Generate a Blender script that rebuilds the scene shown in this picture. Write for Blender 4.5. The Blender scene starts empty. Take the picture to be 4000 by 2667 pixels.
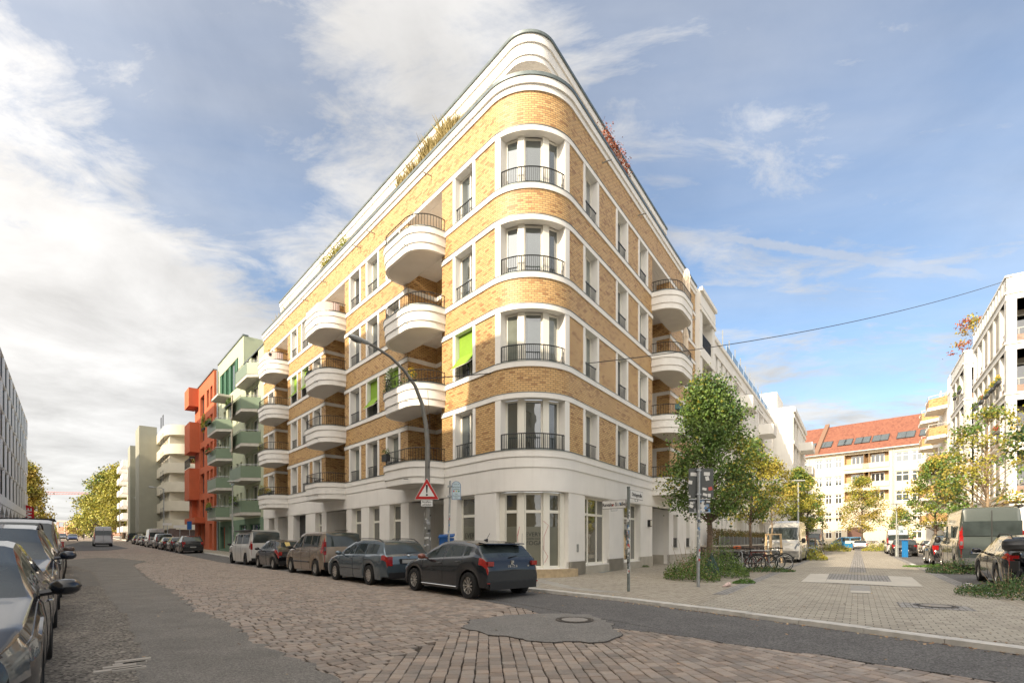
import bpy, bmesh, math, random
from mathutils import Vector, Matrix
rnd = random.Random(7)
scene = bpy.context.scene
COL = scene.collection
R_ = math.radians
# ---------------------------------------------------------------- camera
CH = 1.42                                   # eye height
cd = bpy.data.cameras.new("camera"); cam = bpy.data.objects.new("camera", cd); COL.objects.link(cam)
cam.location = (0, 0, CH); cam.rotation_euler = (R_(90), 0, 0)
cd.sensor_width = 36; cd.lens = 18; cd.shift_y = 0.1946; cd.clip_end = 4000; cd.clip_start = 0.1
scene.camera = cam
# ---------------------------------------------------------------- light
SUN_EL = 27.0
SH = Vector((-0.700, -0.714)).normalized()     # horizontal direction towards the sun
sun_dir = Vector((SH.x*math.cos(R_(SUN_EL)), SH.y*math.cos(R_(SUN_EL)), math.sin(R_(SUN_EL))))
sd = bpy.data.lights.new("sun", 'SUN'); sun = bpy.data.objects.new("sun", sd); COL.objects.link(sun)
sd.energy = 2.5; sd.angle = R_(0.5); sd.color = (1.0, 0.84, 0.64)
sun.rotation_euler = sun_dir.to_track_quat('Z', 'Y').to_euler()
world = bpy.data.worlds.new("World"); scene.world = world; world.use_nodes = True
def sky_world():
    nt = world.node_tree; N = nt.nodes; K = nt.links; N.clear()
    out = N.new('ShaderNodeOutputWorld'); bg = N.new('ShaderNodeBackground'); bg.inputs[1].default_value = 0.15
    K.new(bg.outputs[0], out.inputs[0])
    sky = N.new('ShaderNodeTexSky'); sky.sky_type = 'NISHITA'; sky.sun_disc = False
    sky.sun_elevation = R_(SUN_EL); sky.sun_rotation = math.atan2(SH.x, SH.y); sky.air_density = 1.0
    sky.dust_density = 0.6; sky.ozone_density = 1.2
    tc = N.new('ShaderNodeTexCoord'); sep = N.new('ShaderNodeSeparateXYZ'); K.new(tc.outputs['Generated'], sep.inputs[0])
    def m(op, a, b=None, c=None, clamp=False):
        n = N.new('ShaderNodeMath'); n.operation = op; n.use_clamp = clamp
        for i, v in enumerate((a, b, c)):
            if v is None: continue
            if isinstance(v, (int, float)): n.inputs[i].default_value = v
            else: K.new(v, n.inputs[i])
        return n.outputs[0]
    X, Y, Z = sep.outputs
    zz = m('ADD', m('MAXIMUM', Z, 0.0), 0.10)
    px = m('DIVIDE', X, zz); py = m('DIVIDE', Y, zz)
    comb = N.new('ShaderNodeCombineXYZ'); K.new(px, comb.inputs[0]); K.new(py, comb.inputs[1])
    def noise(scale, detail, rough, sx, sy, rot, off, dist=0.0, vec=None):
        mp = N.new('ShaderNodeMapping'); mp.inputs['Scale'].default_value = (sx, sy, 1)
        mp.inputs['Rotation'].default_value = (0, 0, R_(rot)); mp.inputs['Location'].default_value = off
        K.new(vec or comb.outputs[0], mp.inputs[0])
        n = N.new('ShaderNodeTexNoise'); n.inputs['Scale'].default_value = scale; n.inputs['Detail'].default_value = detail
        n.inputs['Roughness'].default_value = rough; n.inputs['Distortion'].default_value = dist
        K.new(mp.outputs[0], n.inputs['Vector']); return n.outputs[0]
    big = noise(0.55, 4, 0.5, 1, 1, 0, (3.1, 7.7, 0), 0.3)
    streak = noise(1.15, 9, 0.60, 0.55, 1.3, 62, (1.2, 0.4, 0), 0.55)
    fine = noise(4.2, 8, 0.66, 0.8, 1.5, 62, (4, 2, 0), 0.5)
    veil = noise(0.9, 6, 0.55, 0.4, 1.0, -20, (9, 5, 0), 0.8)
    # thick bank low on the left (its edge is a great circle), thin streaks elsewhere
    def dotn(v):
        q = N.new('ShaderNodeVectorMath'); q.operation = 'DOT_PRODUCT'; K.new(tc.outputs['Generated'], q.inputs[0]); q.inputs[1].default_value = v; return q.outputs['Value']
    bank = m('MULTIPLY', dotn((-0.733, -0.047, -0.679)), 3.4)
    bank = m('MINIMUM', m('MAXIMUM', bank, -0.16), 0.34)
    yy = m('MAXIMUM', Y, 0.05); u = m('DIVIDE', X, yy)
    du = m('DIVIDE', m('ADD', u, 0.16), 0.30); mid = m('MULTIPLY', m('EXPONENT', m('MULTIPLY', m('MULTIPLY', du, du), -1.0)), 0.33)
    low = m('MULTIPLY', m('SUBTRACT', 0.36, Z, clamp=True), 0.95)
    dens = m('ADD', m('MULTIPLY_ADD', streak, 1.75, -0.27), m('MULTIPLY', m('SUBTRACT', big, 0.5), 0.70))
    dens = m('ADD', dens, m('MULTIPLY', m('SUBTRACT', fine, 0.5), 0.95))
    dens = m('ADD', m('ADD', dens, bank), m('ADD', low, mid))
    dens = m('SUBTRACT', dens, m('MULTIPLY', m('MINIMUM', m('MAXIMUM', m('SUBTRACT', u, 0.02), 0.0), 0.5), 0.24))
    cr = N.new('ShaderNodeMapRange'); cr.interpolation_type = 'SMOOTHSTEP'
    K.new(dens, cr.inputs[0]); cr.inputs[1].default_value = 0.26; cr.inputs[2].default_value = 0.84
    vr = N.new('ShaderNodeMapRange'); K.new(veil, vr.inputs[0]); vr.inputs[1].default_value = 0.30; vr.inputs[2].default_value = 0.72
    vr.inputs[4].default_value = 0.52
    cover = m('MAXIMUM', m('MULTIPLY', cr.outputs[0], 0.95), vr.outputs[0])
    # haze added behind the viewer and overhead, out of view, to brighten the shade
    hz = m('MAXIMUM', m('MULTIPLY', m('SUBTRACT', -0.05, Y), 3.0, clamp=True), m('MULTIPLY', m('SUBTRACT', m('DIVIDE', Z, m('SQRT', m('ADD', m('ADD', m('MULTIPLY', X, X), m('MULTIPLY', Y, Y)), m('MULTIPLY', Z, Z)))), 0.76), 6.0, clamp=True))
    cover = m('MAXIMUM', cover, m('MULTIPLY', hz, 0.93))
    # vapour trail: a thin arc in the sky on the right
    nrm = Vector((0.05, -0.39, 0.92)).normalized()
    A = Vector((0.245, 1.0, 0.617)).normalized(); B = Vector((0.98, 1.0, 0.507)).normalized()
    nrm = A.cross(B).normalized()
    vm = N.new('ShaderNodeVectorMath'); vm.operation = 'DOT_PRODUCT'; K.new(tc.outputs['Generated'], vm.inputs[0]); vm.inputs[1].default_value = nrm
    vn = N.new('ShaderNodeVectorMath'); vn.operation = 'NORMALIZE'; K.new(tc.outputs['Generated'], vn.inputs[0])
    K.new(vn.outputs[0], vm.inputs[0])
    puff = N.new('ShaderNodeTexNoise'); puff.inputs['Scale'].default_value = 70; puff.inputs['Detail'].default_value = 3; K.new(tc.outputs['Generated'], puff.inputs['Vector'])
    d = m('ABSOLUTE', m('ADD', vm.outputs['Value'], m('MULTIPLY', m('SUBTRACT', puff.outputs[0], 0.5), 0.012)))
    tr = N.new('ShaderNodeMapRange'); tr.interpolation_type = 'SMOOTHSTEP'; K.new(d, tr.inputs[0])
    tr.inputs[1].default_value = 0.0105; tr.inputs[2].default_value = 0.003; tr.inputs[3].default_value = 0; tr.inputs[4].default_value = 0.55
    fade = m('MULTIPLY', m('MULTIPLY', m('SUBTRACT', X, 0.22), 9.0, clamp=True), m('MULTIPLY', m('SUBTRACT', 0.68, X), 14.0, clamp=True))
    fwd = m('GREATER_THAN', Y, 0)
    trail = m('MULTIPLY', m('MULTIPLY', tr.outputs[0], fade), fwd)
    cover = m('MAXIMUM', cover, trail)
    # cloud brightness: shaded bellies, and a glow added near the unseen sun as fill
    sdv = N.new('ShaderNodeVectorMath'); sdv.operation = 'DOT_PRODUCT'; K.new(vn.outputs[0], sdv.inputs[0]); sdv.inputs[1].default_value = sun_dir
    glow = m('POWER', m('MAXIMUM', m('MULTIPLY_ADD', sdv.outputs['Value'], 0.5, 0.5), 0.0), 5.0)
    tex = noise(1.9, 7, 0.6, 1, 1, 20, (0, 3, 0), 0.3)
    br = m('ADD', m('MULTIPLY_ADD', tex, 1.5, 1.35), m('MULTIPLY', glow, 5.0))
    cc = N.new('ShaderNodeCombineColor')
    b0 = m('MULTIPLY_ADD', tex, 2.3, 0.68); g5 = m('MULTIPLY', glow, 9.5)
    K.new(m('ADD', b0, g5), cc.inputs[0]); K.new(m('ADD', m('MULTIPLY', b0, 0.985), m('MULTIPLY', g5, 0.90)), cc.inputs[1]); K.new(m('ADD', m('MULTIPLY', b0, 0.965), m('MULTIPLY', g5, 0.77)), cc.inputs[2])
    hs = N.new('ShaderNodeMix'); hs.data_type = 'RGBA'; hs.blend_type = 'MULTIPLY'; hs.inputs[0].default_value = 1.0
    K.new(sky.outputs[0], hs.inputs[6]); hs.inputs[7].default_value = (0.42, 0.475, 0.51, 1)
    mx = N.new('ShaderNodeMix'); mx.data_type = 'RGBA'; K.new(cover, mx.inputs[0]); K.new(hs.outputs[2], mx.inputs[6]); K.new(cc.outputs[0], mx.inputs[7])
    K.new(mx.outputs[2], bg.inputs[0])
sky_world()
vs = scene.view_settings; vs.view_transform = 'Standard'; vs.look = 'None'; vs.exposure = 1.5; vs.gamma = 1
scene.cycles.max_bounces = 6; scene.cycles.transparent_max_bounces = 8
scene.cycles.sample_clamp_indirect = 6
# ---------------------------------------------------------------- maths of the place
F_ = 2000.0; YH = 2112.0
def gp(x, y, z=0.0):                       # point of the ground (height z) seen at photograph pixel x, y
    d = F_*(CH - z)/(y - YH); return Vector(((x - 2000)/F_*d, d, z))
C0 = Vector((0.878, 17.2)); Ld = Vector((-0.6527, 0.7576)); Rd = Vector((0.5595, 0.8288))
nL = Vector((-0.7576, -0.6527)); nR = Vector((0.8288, -0.5595))
def LP(a, o, z=0.0): p = C0 + Ld*a + nL*o; return Vector((p.x, p.y, z))     # along / out from the left facade line
def RP(b, o, z=0.0): p = C0 + Rd*b + nR*o; return Vector((p.x, p.y, z))
ANG_L = math.atan2(Ld.y, Ld.x); ANG_R = math.atan2(Rd.y, Rd.x)
# ---------------------------------------------------------------- mesh helpers
class MB:
    def __init__(s): s.v = []; s.f = []; s.uv = []; s.mi = []
    def face(s, pts, uvs=None, mi=0):
        b = len(s.v); s.v += [tuple(p) for p in pts]; s.f.append(tuple(range(b, b+len(pts))))
        if uvs is None:
            p0, p1, p2 = Vector(pts[0]), Vector(pts[1]), Vector(pts[2])
            n = (p1-p0).cross(p2-p0)
            if n.length < 1e-12 and len(pts) > 3: n = (Vector(pts[2])-p0).cross(Vector(pts[3])-p0)
            if n.length > 1e-12: n.normalize()
            if abs(n.z) > 0.8: uvs = [(p[0], p[1]) for p in pts]
            else:
                t = Vector((-n.y, n.x, 0));
                if t.length < 1e-6: t = Vector((1, 0, 0))
                t.normalize(); uvs = [(t.x*p[0]+t.y*p[1], p[2]) for p in pts]
        s.uv += list(uvs); s.mi.append(mi)
    def hexa(s, c, mi=0):                  # 8 corners: 4 bottom ccw, 4 top
        for q in ((3,2,1,0),(4,5,6,7),(0,1,5,4),(1,2,6,5),(2,3,7,6),(3,0,4,7)): s.face([c[i] for i in q], mi=mi)
    def box(s, lo, hi, M=None, mi=0):
        x0,y0,z0 = lo; x1,y1,z1 = hi
        c = [Vector(p) for p in ((x0,y0,z0),(x1,y0,z0),(x1,y1,z0),(x0,y1,z0),(x0,y0,z1),(x1,y0,z1),(x1,y1,z1),(x0,y1,z1))]
        if M is not None: c = [M @ p for p in c]
        s.hexa(c, mi)
    def tube(s, pts, r, n=6, mi=0, cap=True):
        pts = [Vector(p) for p in pts]; rs = r if isinstance(r, (list, tuple)) else [r]*len(pts)
        base = len(s.v); prev = None
        for i, p in enumerate(pts):
            d = (pts[min(i+1, len(pts)-1)] - pts[max(i-1, 0)])
            if d.length < 1e-9: d = Vector((0, 0, 1))
            d.normalize()
            if prev is None:
                u = d.cross(Vector((0, 0, 1)));
                if u.length < 0.05: u = d.cross(Vector((1, 0, 0)))
            else:
                u = prev - d*prev.dot(d)
                if u.length < 1e-4: u = d.cross(Vector((0.3, 0.5, 0.8)))
            u.normalize(); w = d.cross(u); prev = u
            for k in range(n):
                a = 2*math.pi*k/n; s.v.append(tuple(p + (u*math.cos(a) + w*math.sin(a))*rs[i]))
        for i in range(len(pts)-1):
            for k in range(n):
                q = (base+i*n+k, base+i*n+(k+1)%n, base+(i+1)*n+(k+1)%n, base+(i+1)*n+k)
                s.f.append(q); s.uv += [(k/n, i), ((k+1)/n, i), ((k+1)/n, i+1), (k/n, i+1)]; s.mi.append(mi)
        if cap:
            for e in (0, len(pts)-1):
                q = tuple(base+e*n+k for k in range(n))
                if e == 0: q = q[::-1]
                s.f.append(q); s.uv += [(0, 0)]*n; s.mi.append(mi)
    def lathe(s, prof, n=16, M=None, mi=0):     # prof: (r, z) list, axis z
        base = len(s.v)
        for r, z in prof:
            for k in range(n):
                a = 2*math.pi*k/n; p = Vector((r*math.cos(a), r*math.sin(a), z))
                s.v.append(tuple(M @ p if M is not None else p))
        for i in range(len(prof)-1):
            for k in range(n):
                s.f.append((base+i*n+k, base+i*n+(k+1)%n, base+(i+1)*n+(k+1)%n, base+(i+1)*n+k)); s.uv += [(0,0)]*4; s.mi.append(mi)
    def poly(s, pts, z0, z1, mi=0, bottom=True):        # extruded polygon (ccw)
        n = len(pts)
        s.face([(p[0], p[1], z1) for p in pts], mi=mi)
        if bottom: s.face([(p[0], p[1], z0) for p in pts][::-1], mi=mi)
        for i in range(n):
            a, b = pts[i], pts[(i+1) % n]; s.face([(a[0],a[1],z0),(b[0],b[1],z0),(b[0],b[1],z1),(a[0],a[1],z1)], mi=mi)
    def build(s, name, mats, parent=None, smooth=None, merge=True, **props):
        me = bpy.data.meshes.new(name); me.from_pydata(s.v, [], s.f)
        if len(s.uv) == sum(len(f) for f in s.f):
            ul = me.uv_layers.new(name="UVMap"); ul.data.foreach_set("uv", [c for u in s.uv for c in u])
        if not isinstance(mats, (list, tuple)): mats = [mats]
        for m_ in mats: me.materials.append(m_)
        me.polygons.foreach_set("material_index", s.mi)
        if smooth is not None:
            if merge:
                bm = bmesh.new(); bm.from_mesh(me); bmesh.ops.remove_doubles(bm, verts=bm.verts, dist=0.0004); bm.to_mesh(me); bm.free()
            me.polygons.foreach_set("use_smooth", [True]*len(me.polygons)); me.set_sharp_from_angle(angle=R_(smooth))
        me.update()
        o = bpy.data.objects.new(name, me); COL.objects.link(o)
        if parent is not None: o.parent = parent; 
        for k, v in props.items(): o[k] = v
        return o
def tag(o, label, cat, group=None):
    o['label'] = label; o['category'] = cat
    if group: o['group'] = group
    return o
def thing(name, label, cat, loc=(0,0,0), rz=0.0, group=None, sc=1.0):
    o = bpy.data.objects.new(name, None); COL.objects.link(o); o.location = loc; o.rotation_euler = (0,0,rz); o.empty_display_size = 0.2
    if sc != 1.0: o.scale = (sc,)*3
    return tag(o, label, cat, group)
def dup(root, loc, rz=0.0, label=None, sc=1.0, group=None):
    r = root.copy(); COL.objects.link(r); r.location = loc; r.rotation_euler = (0,0,rz); r.scale = (sc,)*3
    if label: r['label'] = label
    if group: r['group'] = group
    for ch in list(root.children):
        c = ch.copy(); COL.objects.link(c); c.parent = r
        for g in list(ch.children):
            d = g.copy(); COL.objects.link(d); d.parent = c
    return r
def text_mesh(txt, size, M, name, mat_, parent, align='CENTER', ext=0.002, bold=0.0, **props):
    cu = bpy.data.curves.new(name, 'FONT'); cu.body = txt; cu.size = size; cu.align_x = align; cu.align_y = 'CENTER'; cu.extrude = ext; cu.offset = bold
    cu.resolution_u = 3
    t = bpy.data.objects.new(name + "_tmp", cu); COL.objects.link(t)
    dg = bpy.context.evaluated_depsgraph_get(); me = bpy.data.meshes.new_from_object(t.evaluated_get(dg))
    bpy.data.objects.remove(t); bpy.data.curves.remove(cu)
    me.transform(M); me.name = name; me.materials.clear(); me.materials.append(mat_)
    o = bpy.data.objects.new(name, me); COL.objects.link(o)
    if parent is not None: o.parent = parent
    for k, v in props.items(): o[k] = v
    return o
# ---------------------------------------------------------------- materials
MATS = {}
def mat(name, col, rough=0.7, metal=0.0, var=0.0, scale=3.0, bump=0.0, bscale=40.0, spec=0.5, coat=0.0, col2=None, isl=0.0, emit=None, det=5, streak=0.0):
    if name in MATS: return MATS[name]
    m_ = bpy.data.materials.new(name); MATS[name] = m_; m_.use_nodes = True; nt = m_.node_tree; N = nt.nodes; K = nt.links
    bs = N['Principled BSDF']; bs.inputs['Base Color'].default_value = (*col, 1); bs.inputs['Roughness'].default_value = rough
    bs.inputs['Metallic'].default_value = metal; bs.inputs['Specular IOR Level'].default_value = spec
    if coat: bs.inputs['Coat Weight'].default_value = coat; bs.inputs['Coat Roughness'].default_value = 0.03
    tc = N.new('ShaderNodeTexCoord'); src = tc.outputs['Object']
    if var > 0 or col2:
        n = N.new('ShaderNodeTexNoise'); n.inputs['Scale'].default_value = scale; n.inputs['Detail'].default_value = det; K.new(src, n.inputs['Vector'])
        c2 = col2 or tuple(c*(1-var) for c in col); c1 = col if col2 else tuple(min(1, c*(1+var)) for c in col)
        mr = N.new('ShaderNodeMapRange'); mr.inputs[1].default_value = 0.3; mr.inputs[2].default_value = 0.7; K.new(n.outputs[0], mr.inputs[0])
        mx = N.new('ShaderNodeMix'); mx.data_type = 'RGBA'; mx.inputs[6].default_value = (*c1, 1); mx.inputs[7].default_value = (*c2, 1)
        K.new(mr.outputs[0], mx.inputs[0]); last = mx.outputs[2]
        K.new(last, bs.inputs['Base Color'])
    else: last = None
    if isl > 0:
        g = N.new('ShaderNodeNewGeometry'); hsv = N.new('ShaderNodeHueSaturation')
        if last is None: hsv.inputs['Color'].default_value = (*col, 1)
        else: K.new(last, hsv.inputs['Color'])
        mr2 = N.new('ShaderNodeMapRange'); mr2.inputs[3].default_value = 1-isl; mr2.inputs[4].default_value = 1+isl; K.new(g.outputs['Random Per Island'], mr2.inputs[0])
        K.new(mr2.outputs[0], hsv.inputs['Value']); K.new(hsv.outputs[0], bs.inputs['Base Color'])
    if streak > 0:                          # rain streaks and grime
        mp = N.new('ShaderNodeMapping'); mp.inputs['Scale'].default_value = (5, 5, 0.35); K.new(src, mp.inputs[0])
        ns = N.new('ShaderNodeTexNoise'); ns.inputs['Scale'].default_value = 1.0; ns.inputs['Detail'].default_value = 7; ns.inputs['Roughness'].default_value = 0.6; K.new(mp.outputs[0], ns.inputs['Vector'])
        ms_ = N.new('ShaderNodeMapRange'); ms_.inputs[1].default_value = 0.52; ms_.inputs[2].default_value = 0.80; ms_.inputs[3].default_value = 0.0; ms_.inputs[4].default_value = streak; K.new(ns.outputs[0], ms_.inputs[0])
        mk = N.new('ShaderNodeMix'); mk.data_type = 'RGBA'; K.new(ms_.outputs[0], mk.inputs[0]); mk.inputs[7].default_value = (col[0]*.45, col[1]*.42, col[2]*.38, 1)
        if bs.inputs['Base Color'].links: K.new(bs.inputs['Base Color'].links[0].from_socket, mk.inputs[6])
        else: mk.inputs[6].default_value = (*col, 1)
        K.new(mk.outputs[2], bs.inputs['Base Color'])
    if bump > 0:
        n2 = N.new('ShaderNodeTexNoise'); n2.inputs['Scale'].default_value = bscale; n2.inputs['Detail'].default_value = 6; K.new(src, n2.inputs['Vector'])
        b = N.new('ShaderNodeBump'); b.inputs['Strength'].default_value = bump; b.inputs['Distance'].default_value = 0.02; K.new(n2.outputs[0], b.inputs['Height']); K.new(b.outputs[0], bs.inputs['Normal'])
    if emit: bs.inputs['Emission Color'].default_value = (*emit, 1); bs.inputs['Emission Strength'].default_value = 1
    return m_
def brick_mat(name, c1, c2, dark, mortar, bw=0.215, bh=0.078, ms=0.010, uv=True, rough=0.55, spot=0.60, offset=0.5):
    m_ = bpy.data.materials.new(name); MATS[name] = m_; m_.use_nodes = True; nt = m_.node_tree; N = nt.nodes; K = nt.links
    bs = N['Principled BSDF']; bs.inputs['Roughness'].default_value = rough
    tc = N.new('ShaderNodeTexCoord'); src = tc.outputs['UV']
    br = N.new('ShaderNodeTexBrick'); br.inputs['Scale'].default_value = 1; br.inputs['Brick Width'].default_value = bw; br.inputs['Row Height'].default_value = bh
    br.inputs['Mortar Size'].default_value = ms; br.inputs['Mortar Smooth'].default_value = 0.3; br.inputs['Bias'].default_value = 0; br.offset = offset
    br.inputs['Color1'].default_value = (0,0,0,1); br.inputs['Color2'].default_value = (1,1,1,1); br.inputs['Mortar'].default_value = (0.5,0.5,0.5,1)
    K.new(src, br.inputs['Vector'])
    cr = N.new('ShaderNodeValToRGB'); e = cr.color_ramp.elements; e[0].position = 0.0; e[0].color = (*dark, 1); e[1].position = 1.0; e[1].color = (*c2, 1)
    a = e.new(0.12); a.color = (*tuple((x+y)/2 for x, y in zip(dark, c1)), 1); b = e.new(0.24); b.color = (*c1, 1)
    K.new(br.outputs['Color'], cr.inputs[0])
    n = N.new('ShaderNodeTexNoise'); n.inputs['Scale'].default_value = 0.9; n.inputs['Detail'].default_value = 5; K.new(src, n.inputs['Vector'])
    mr = N.new('ShaderNodeMapRange'); mr.inputs[1].default_value = 0.3; mr.inputs[2].default_value = 0.7; mr.inputs[3].default_value = 0.93; mr.inputs[4].default_value = 1.06; K.new(n.outputs[0], mr.inputs[0])
    hs = N.new('ShaderNodeHueSaturation'); K.new(cr.outputs[0], hs.inputs['Color']); K.new(mr.outputs[0], hs.inputs['Value'])
    mx = N.new('ShaderNodeMix'); mx.data_type = 'RGBA'; K.new(br.outputs['Fac'], mx.inputs[0]); K.new(hs.outputs[0], mx.inputs[6]); mx.inputs[7].default_value = (*mortar, 1)
    K.new(mx.outputs[2], bs.inputs['Base Color'])
    b = N.new('ShaderNodeBump'); b.invert = True; b.inputs['Strength'].default_value = 0.5; b.inputs['Distance'].default_value = 0.008; K.new(br.outputs['Fac'], b.inputs['Height']); K.new(b.outputs[0], bs.inputs['Normal'])
    return m_
def glass_mat(name, tint, refl=0.22, rough=0.015, var=0.5, scale=0.7, kf=1.5):
    m_ = bpy.data.materials.new(name); MATS[name] = m_; m_.use_nodes = True; nt = m_.node_tree; N = nt.nodes; K = nt.links; N.clear()
    out = N.new('ShaderNodeOutputMaterial'); df = N.new('ShaderNodeBsdfDiffuse'); gl = N.new('ShaderNodeBsdfGlossy'); gl.inputs['Roughness'].default_value = rough
    gl.inputs['Color'].default_value = (0.93, 0.96, 1, 1)
    mx = N.new('ShaderNodeMixShader'); fr = N.new('ShaderNodeFresnel'); fr.inputs['IOR'].default_value = 1.5
    a = N.new('ShaderNodeMath'); a.operation = 'MULTIPLY_ADD'; a.inputs[1].default_value = kf; a.inputs[2].default_value = refl-0.06; a.use_clamp = True
    K.new(fr.outputs[0], a.inputs[0]); K.new(a.outputs[0], mx.inputs[0]); K.new(df.outputs[0], mx.inputs[1]); K.new(gl.outputs[0], mx.inputs[2]); K.new(mx.outputs[0], out.inputs[0])
    tc = N.new('ShaderNodeTexCoord'); n = N.new('ShaderNodeTexNoise'); n.inputs['Scale'].default_value = scale; n.inputs['Detail'].default_value = 3; K.new(tc.outputs['Object'], n.inputs['Vector'])
    m2 = N.new('ShaderNodeMix'); m2.data_type = 'RGBA'; K.new(n.outputs[0], m2.inputs[0]); m2.inputs[6].default_value = (*tuple(c*(1-var) for c in tint), 1); m2.inputs[7].default_value = (*tuple(c*(1+var) for c in tint), 1)
    K.new(m2.outputs[2], df.inputs['Color'])
    # faint waviness of large panes
    n3 = N.new('ShaderNodeTexNoise'); n3.inputs['Scale'].default_value = 1.3; K.new(tc.outputs['Object'], n3.inputs['Vector'])
    b = N.new('ShaderNodeBump'); b.inputs['Strength'].default_value = 0.05; b.inputs['Distance'].default_value = 0.05; K.new(n3.outputs[0], b.inputs['Height']); K.new(b.outputs[0], gl.inputs['Normal'])
    return m_
BRICK = brick_mat('yellow_clinker', (0.57,0.35,0.135), (0.65,0.42,0.18), (0.33,0.16,0.055), (0.21,0.135,0.075), bw=0.205, ms=0.011)
DBRICK = brick_mat('dark_clinker', (0.085,0.055,0.045), (0.13,0.08,0.065), (0.05,0.035,0.03), (0.12,0.10,0.09))
WHITE = mat('white_render', (0.80,0.78,0.74), 0.85, var=0.045, scale=0.9, bump=0.25, bscale=70, streak=0.13)
WHITE2 = mat('white_render_cool', (0.78,0.77,0.745), 0.85, var=0.04, scale=0.8, bump=0.1, bscale=60, streak=0.2)
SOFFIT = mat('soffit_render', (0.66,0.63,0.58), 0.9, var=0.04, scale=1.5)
PLINTH = mat('grey_plinth', (0.42,0.39,0.33), 0.85, var=0.12, scale=2.5)
STEP = mat('sandstone_step', (0.45,0.35,0.22), 0.85, var=0.2, scale=6, bump=0.3)
FLASH = mat('zinc_flashing', (0.16,0.19,0.19), 0.45, metal=0.6, var=0.2, scale=4)
FRAME = mat('window_frame_cream', (0.76,0.74,0.66), 0.45)
IRON = mat('black_iron', (0.018,0.02,0.022), 0.45)
GLASS = glass_mat('window_glass', (0.05,0.065,0.065), 0.20, var=0.6, scale=0.9)
GLASS_S = glass_mat('shop_glass', (0.075,0.072,0.05), 0.13, var=0.5, scale=0.8)
GLASS_L = glass_mat('bright_glass', (0.11,0.13,0.135), 0.27, var=0.5, scale=1.4)
GLASS_D = glass_mat('dark_glass', (0.018,0.02,0.02), 0.14)
GLASS_O = mat('office_glass', (0.012,0.014,0.016), 0.35, spec=0.15)
GLASS_C = glass_mat('curtained_glass', (0.17,0.19,0.165), 0.14, var=0.5, scale=2.5)
BLIND = mat('green_blind', (0.21,0.36,0.03), 0.8, var=0.05)
STEEL = mat('galvanised_steel', (0.36,0.38,0.39), 0.45, metal=0.7, var=0.15, scale=8)
DARK = mat('black_plastic', (0.014,0.014,0.015), 0.5)
DOORD = mat('dark_door', (0.03,0.03,0.032), 0.5, var=0.2)
# ================================================================ generic building pieces
def wall_holes(mb, fn, x0, x1, z0, z1, holes, depth=0.25, cuts=(), mi=0, inner=False):
    xs = sorted(set([x0, x1] + [h[0] for h in holes] + [h[1] for h in holes] + list(cuts))); xs = [x for x in xs if x0-1e-6 <= x <= x1+1e-6]
    zs = sorted(set([z0, z1] + [h[2] for h in holes] + [h[3] for h in holes])); zs = [z for z in zs if z0-1e-6 <= z <= z1+1e-6]
    for i in range(len(xs)-1):
        for j in range(len(zs)-1):
            cx, cz = (xs[i]+xs[i+1])/2, (zs[j]+zs[j+1])/2
            if any(h[0] < cx < h[1] and h[2] < cz < h[3] for h in holes): continue
            a, b, c, d = xs[i], xs[i+1], zs[j], zs[j+1]
            mb.face([fn(a,0,c), fn(b,0,c), fn(b,0,d), fn(a,0,d)], [(a,c),(b,c),(b,d),(a,d)], mi)
    for h in holes:
        a, b, c, d = h[:4]; sub = [a] + [x for x in xs if a < x < b] + [b]
        mb.face([fn(a,0,c), fn(a,0,d), fn(a,depth,d), fn(a,depth,c)], [(a,c),(a,d),(a+depth,d),(a+depth,c)], mi)
        mb.face([fn(b,0,d), fn(b,0,c), fn(b,depth,c), fn(b,depth,d)], [(b,d),(b,c),(b+depth,c),(b+depth,d)], mi)
        for p, q in zip(sub, sub[1:]):
            mb.face([fn(p,0,d), fn(q,0,d), fn(q,depth,d), fn(p,depth,d)], [(p,0),(q,0),(q,depth),(p,depth)], mi)
            mb.face([fn(q,0,c), fn(p,0,c), fn(p,depth,c), fn(q,depth,c)], [(q,0),(p,0),(p,depth),(q,depth)], mi)
def frame_M(pa, pb, z=0.0):                 # local x from pa to pb, local y inwards, z up
    d = Vector((pb[0]-pa[0], pb[1]-pa[1])); w = d.length; d.normalize()
    M = Matrix(((d.x, -d.y, 0, pa[0]), (d.y, d.x, 0, pa[1]), (0, 0, 1, z), (0, 0, 0, 1)))
    return M, w
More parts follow.
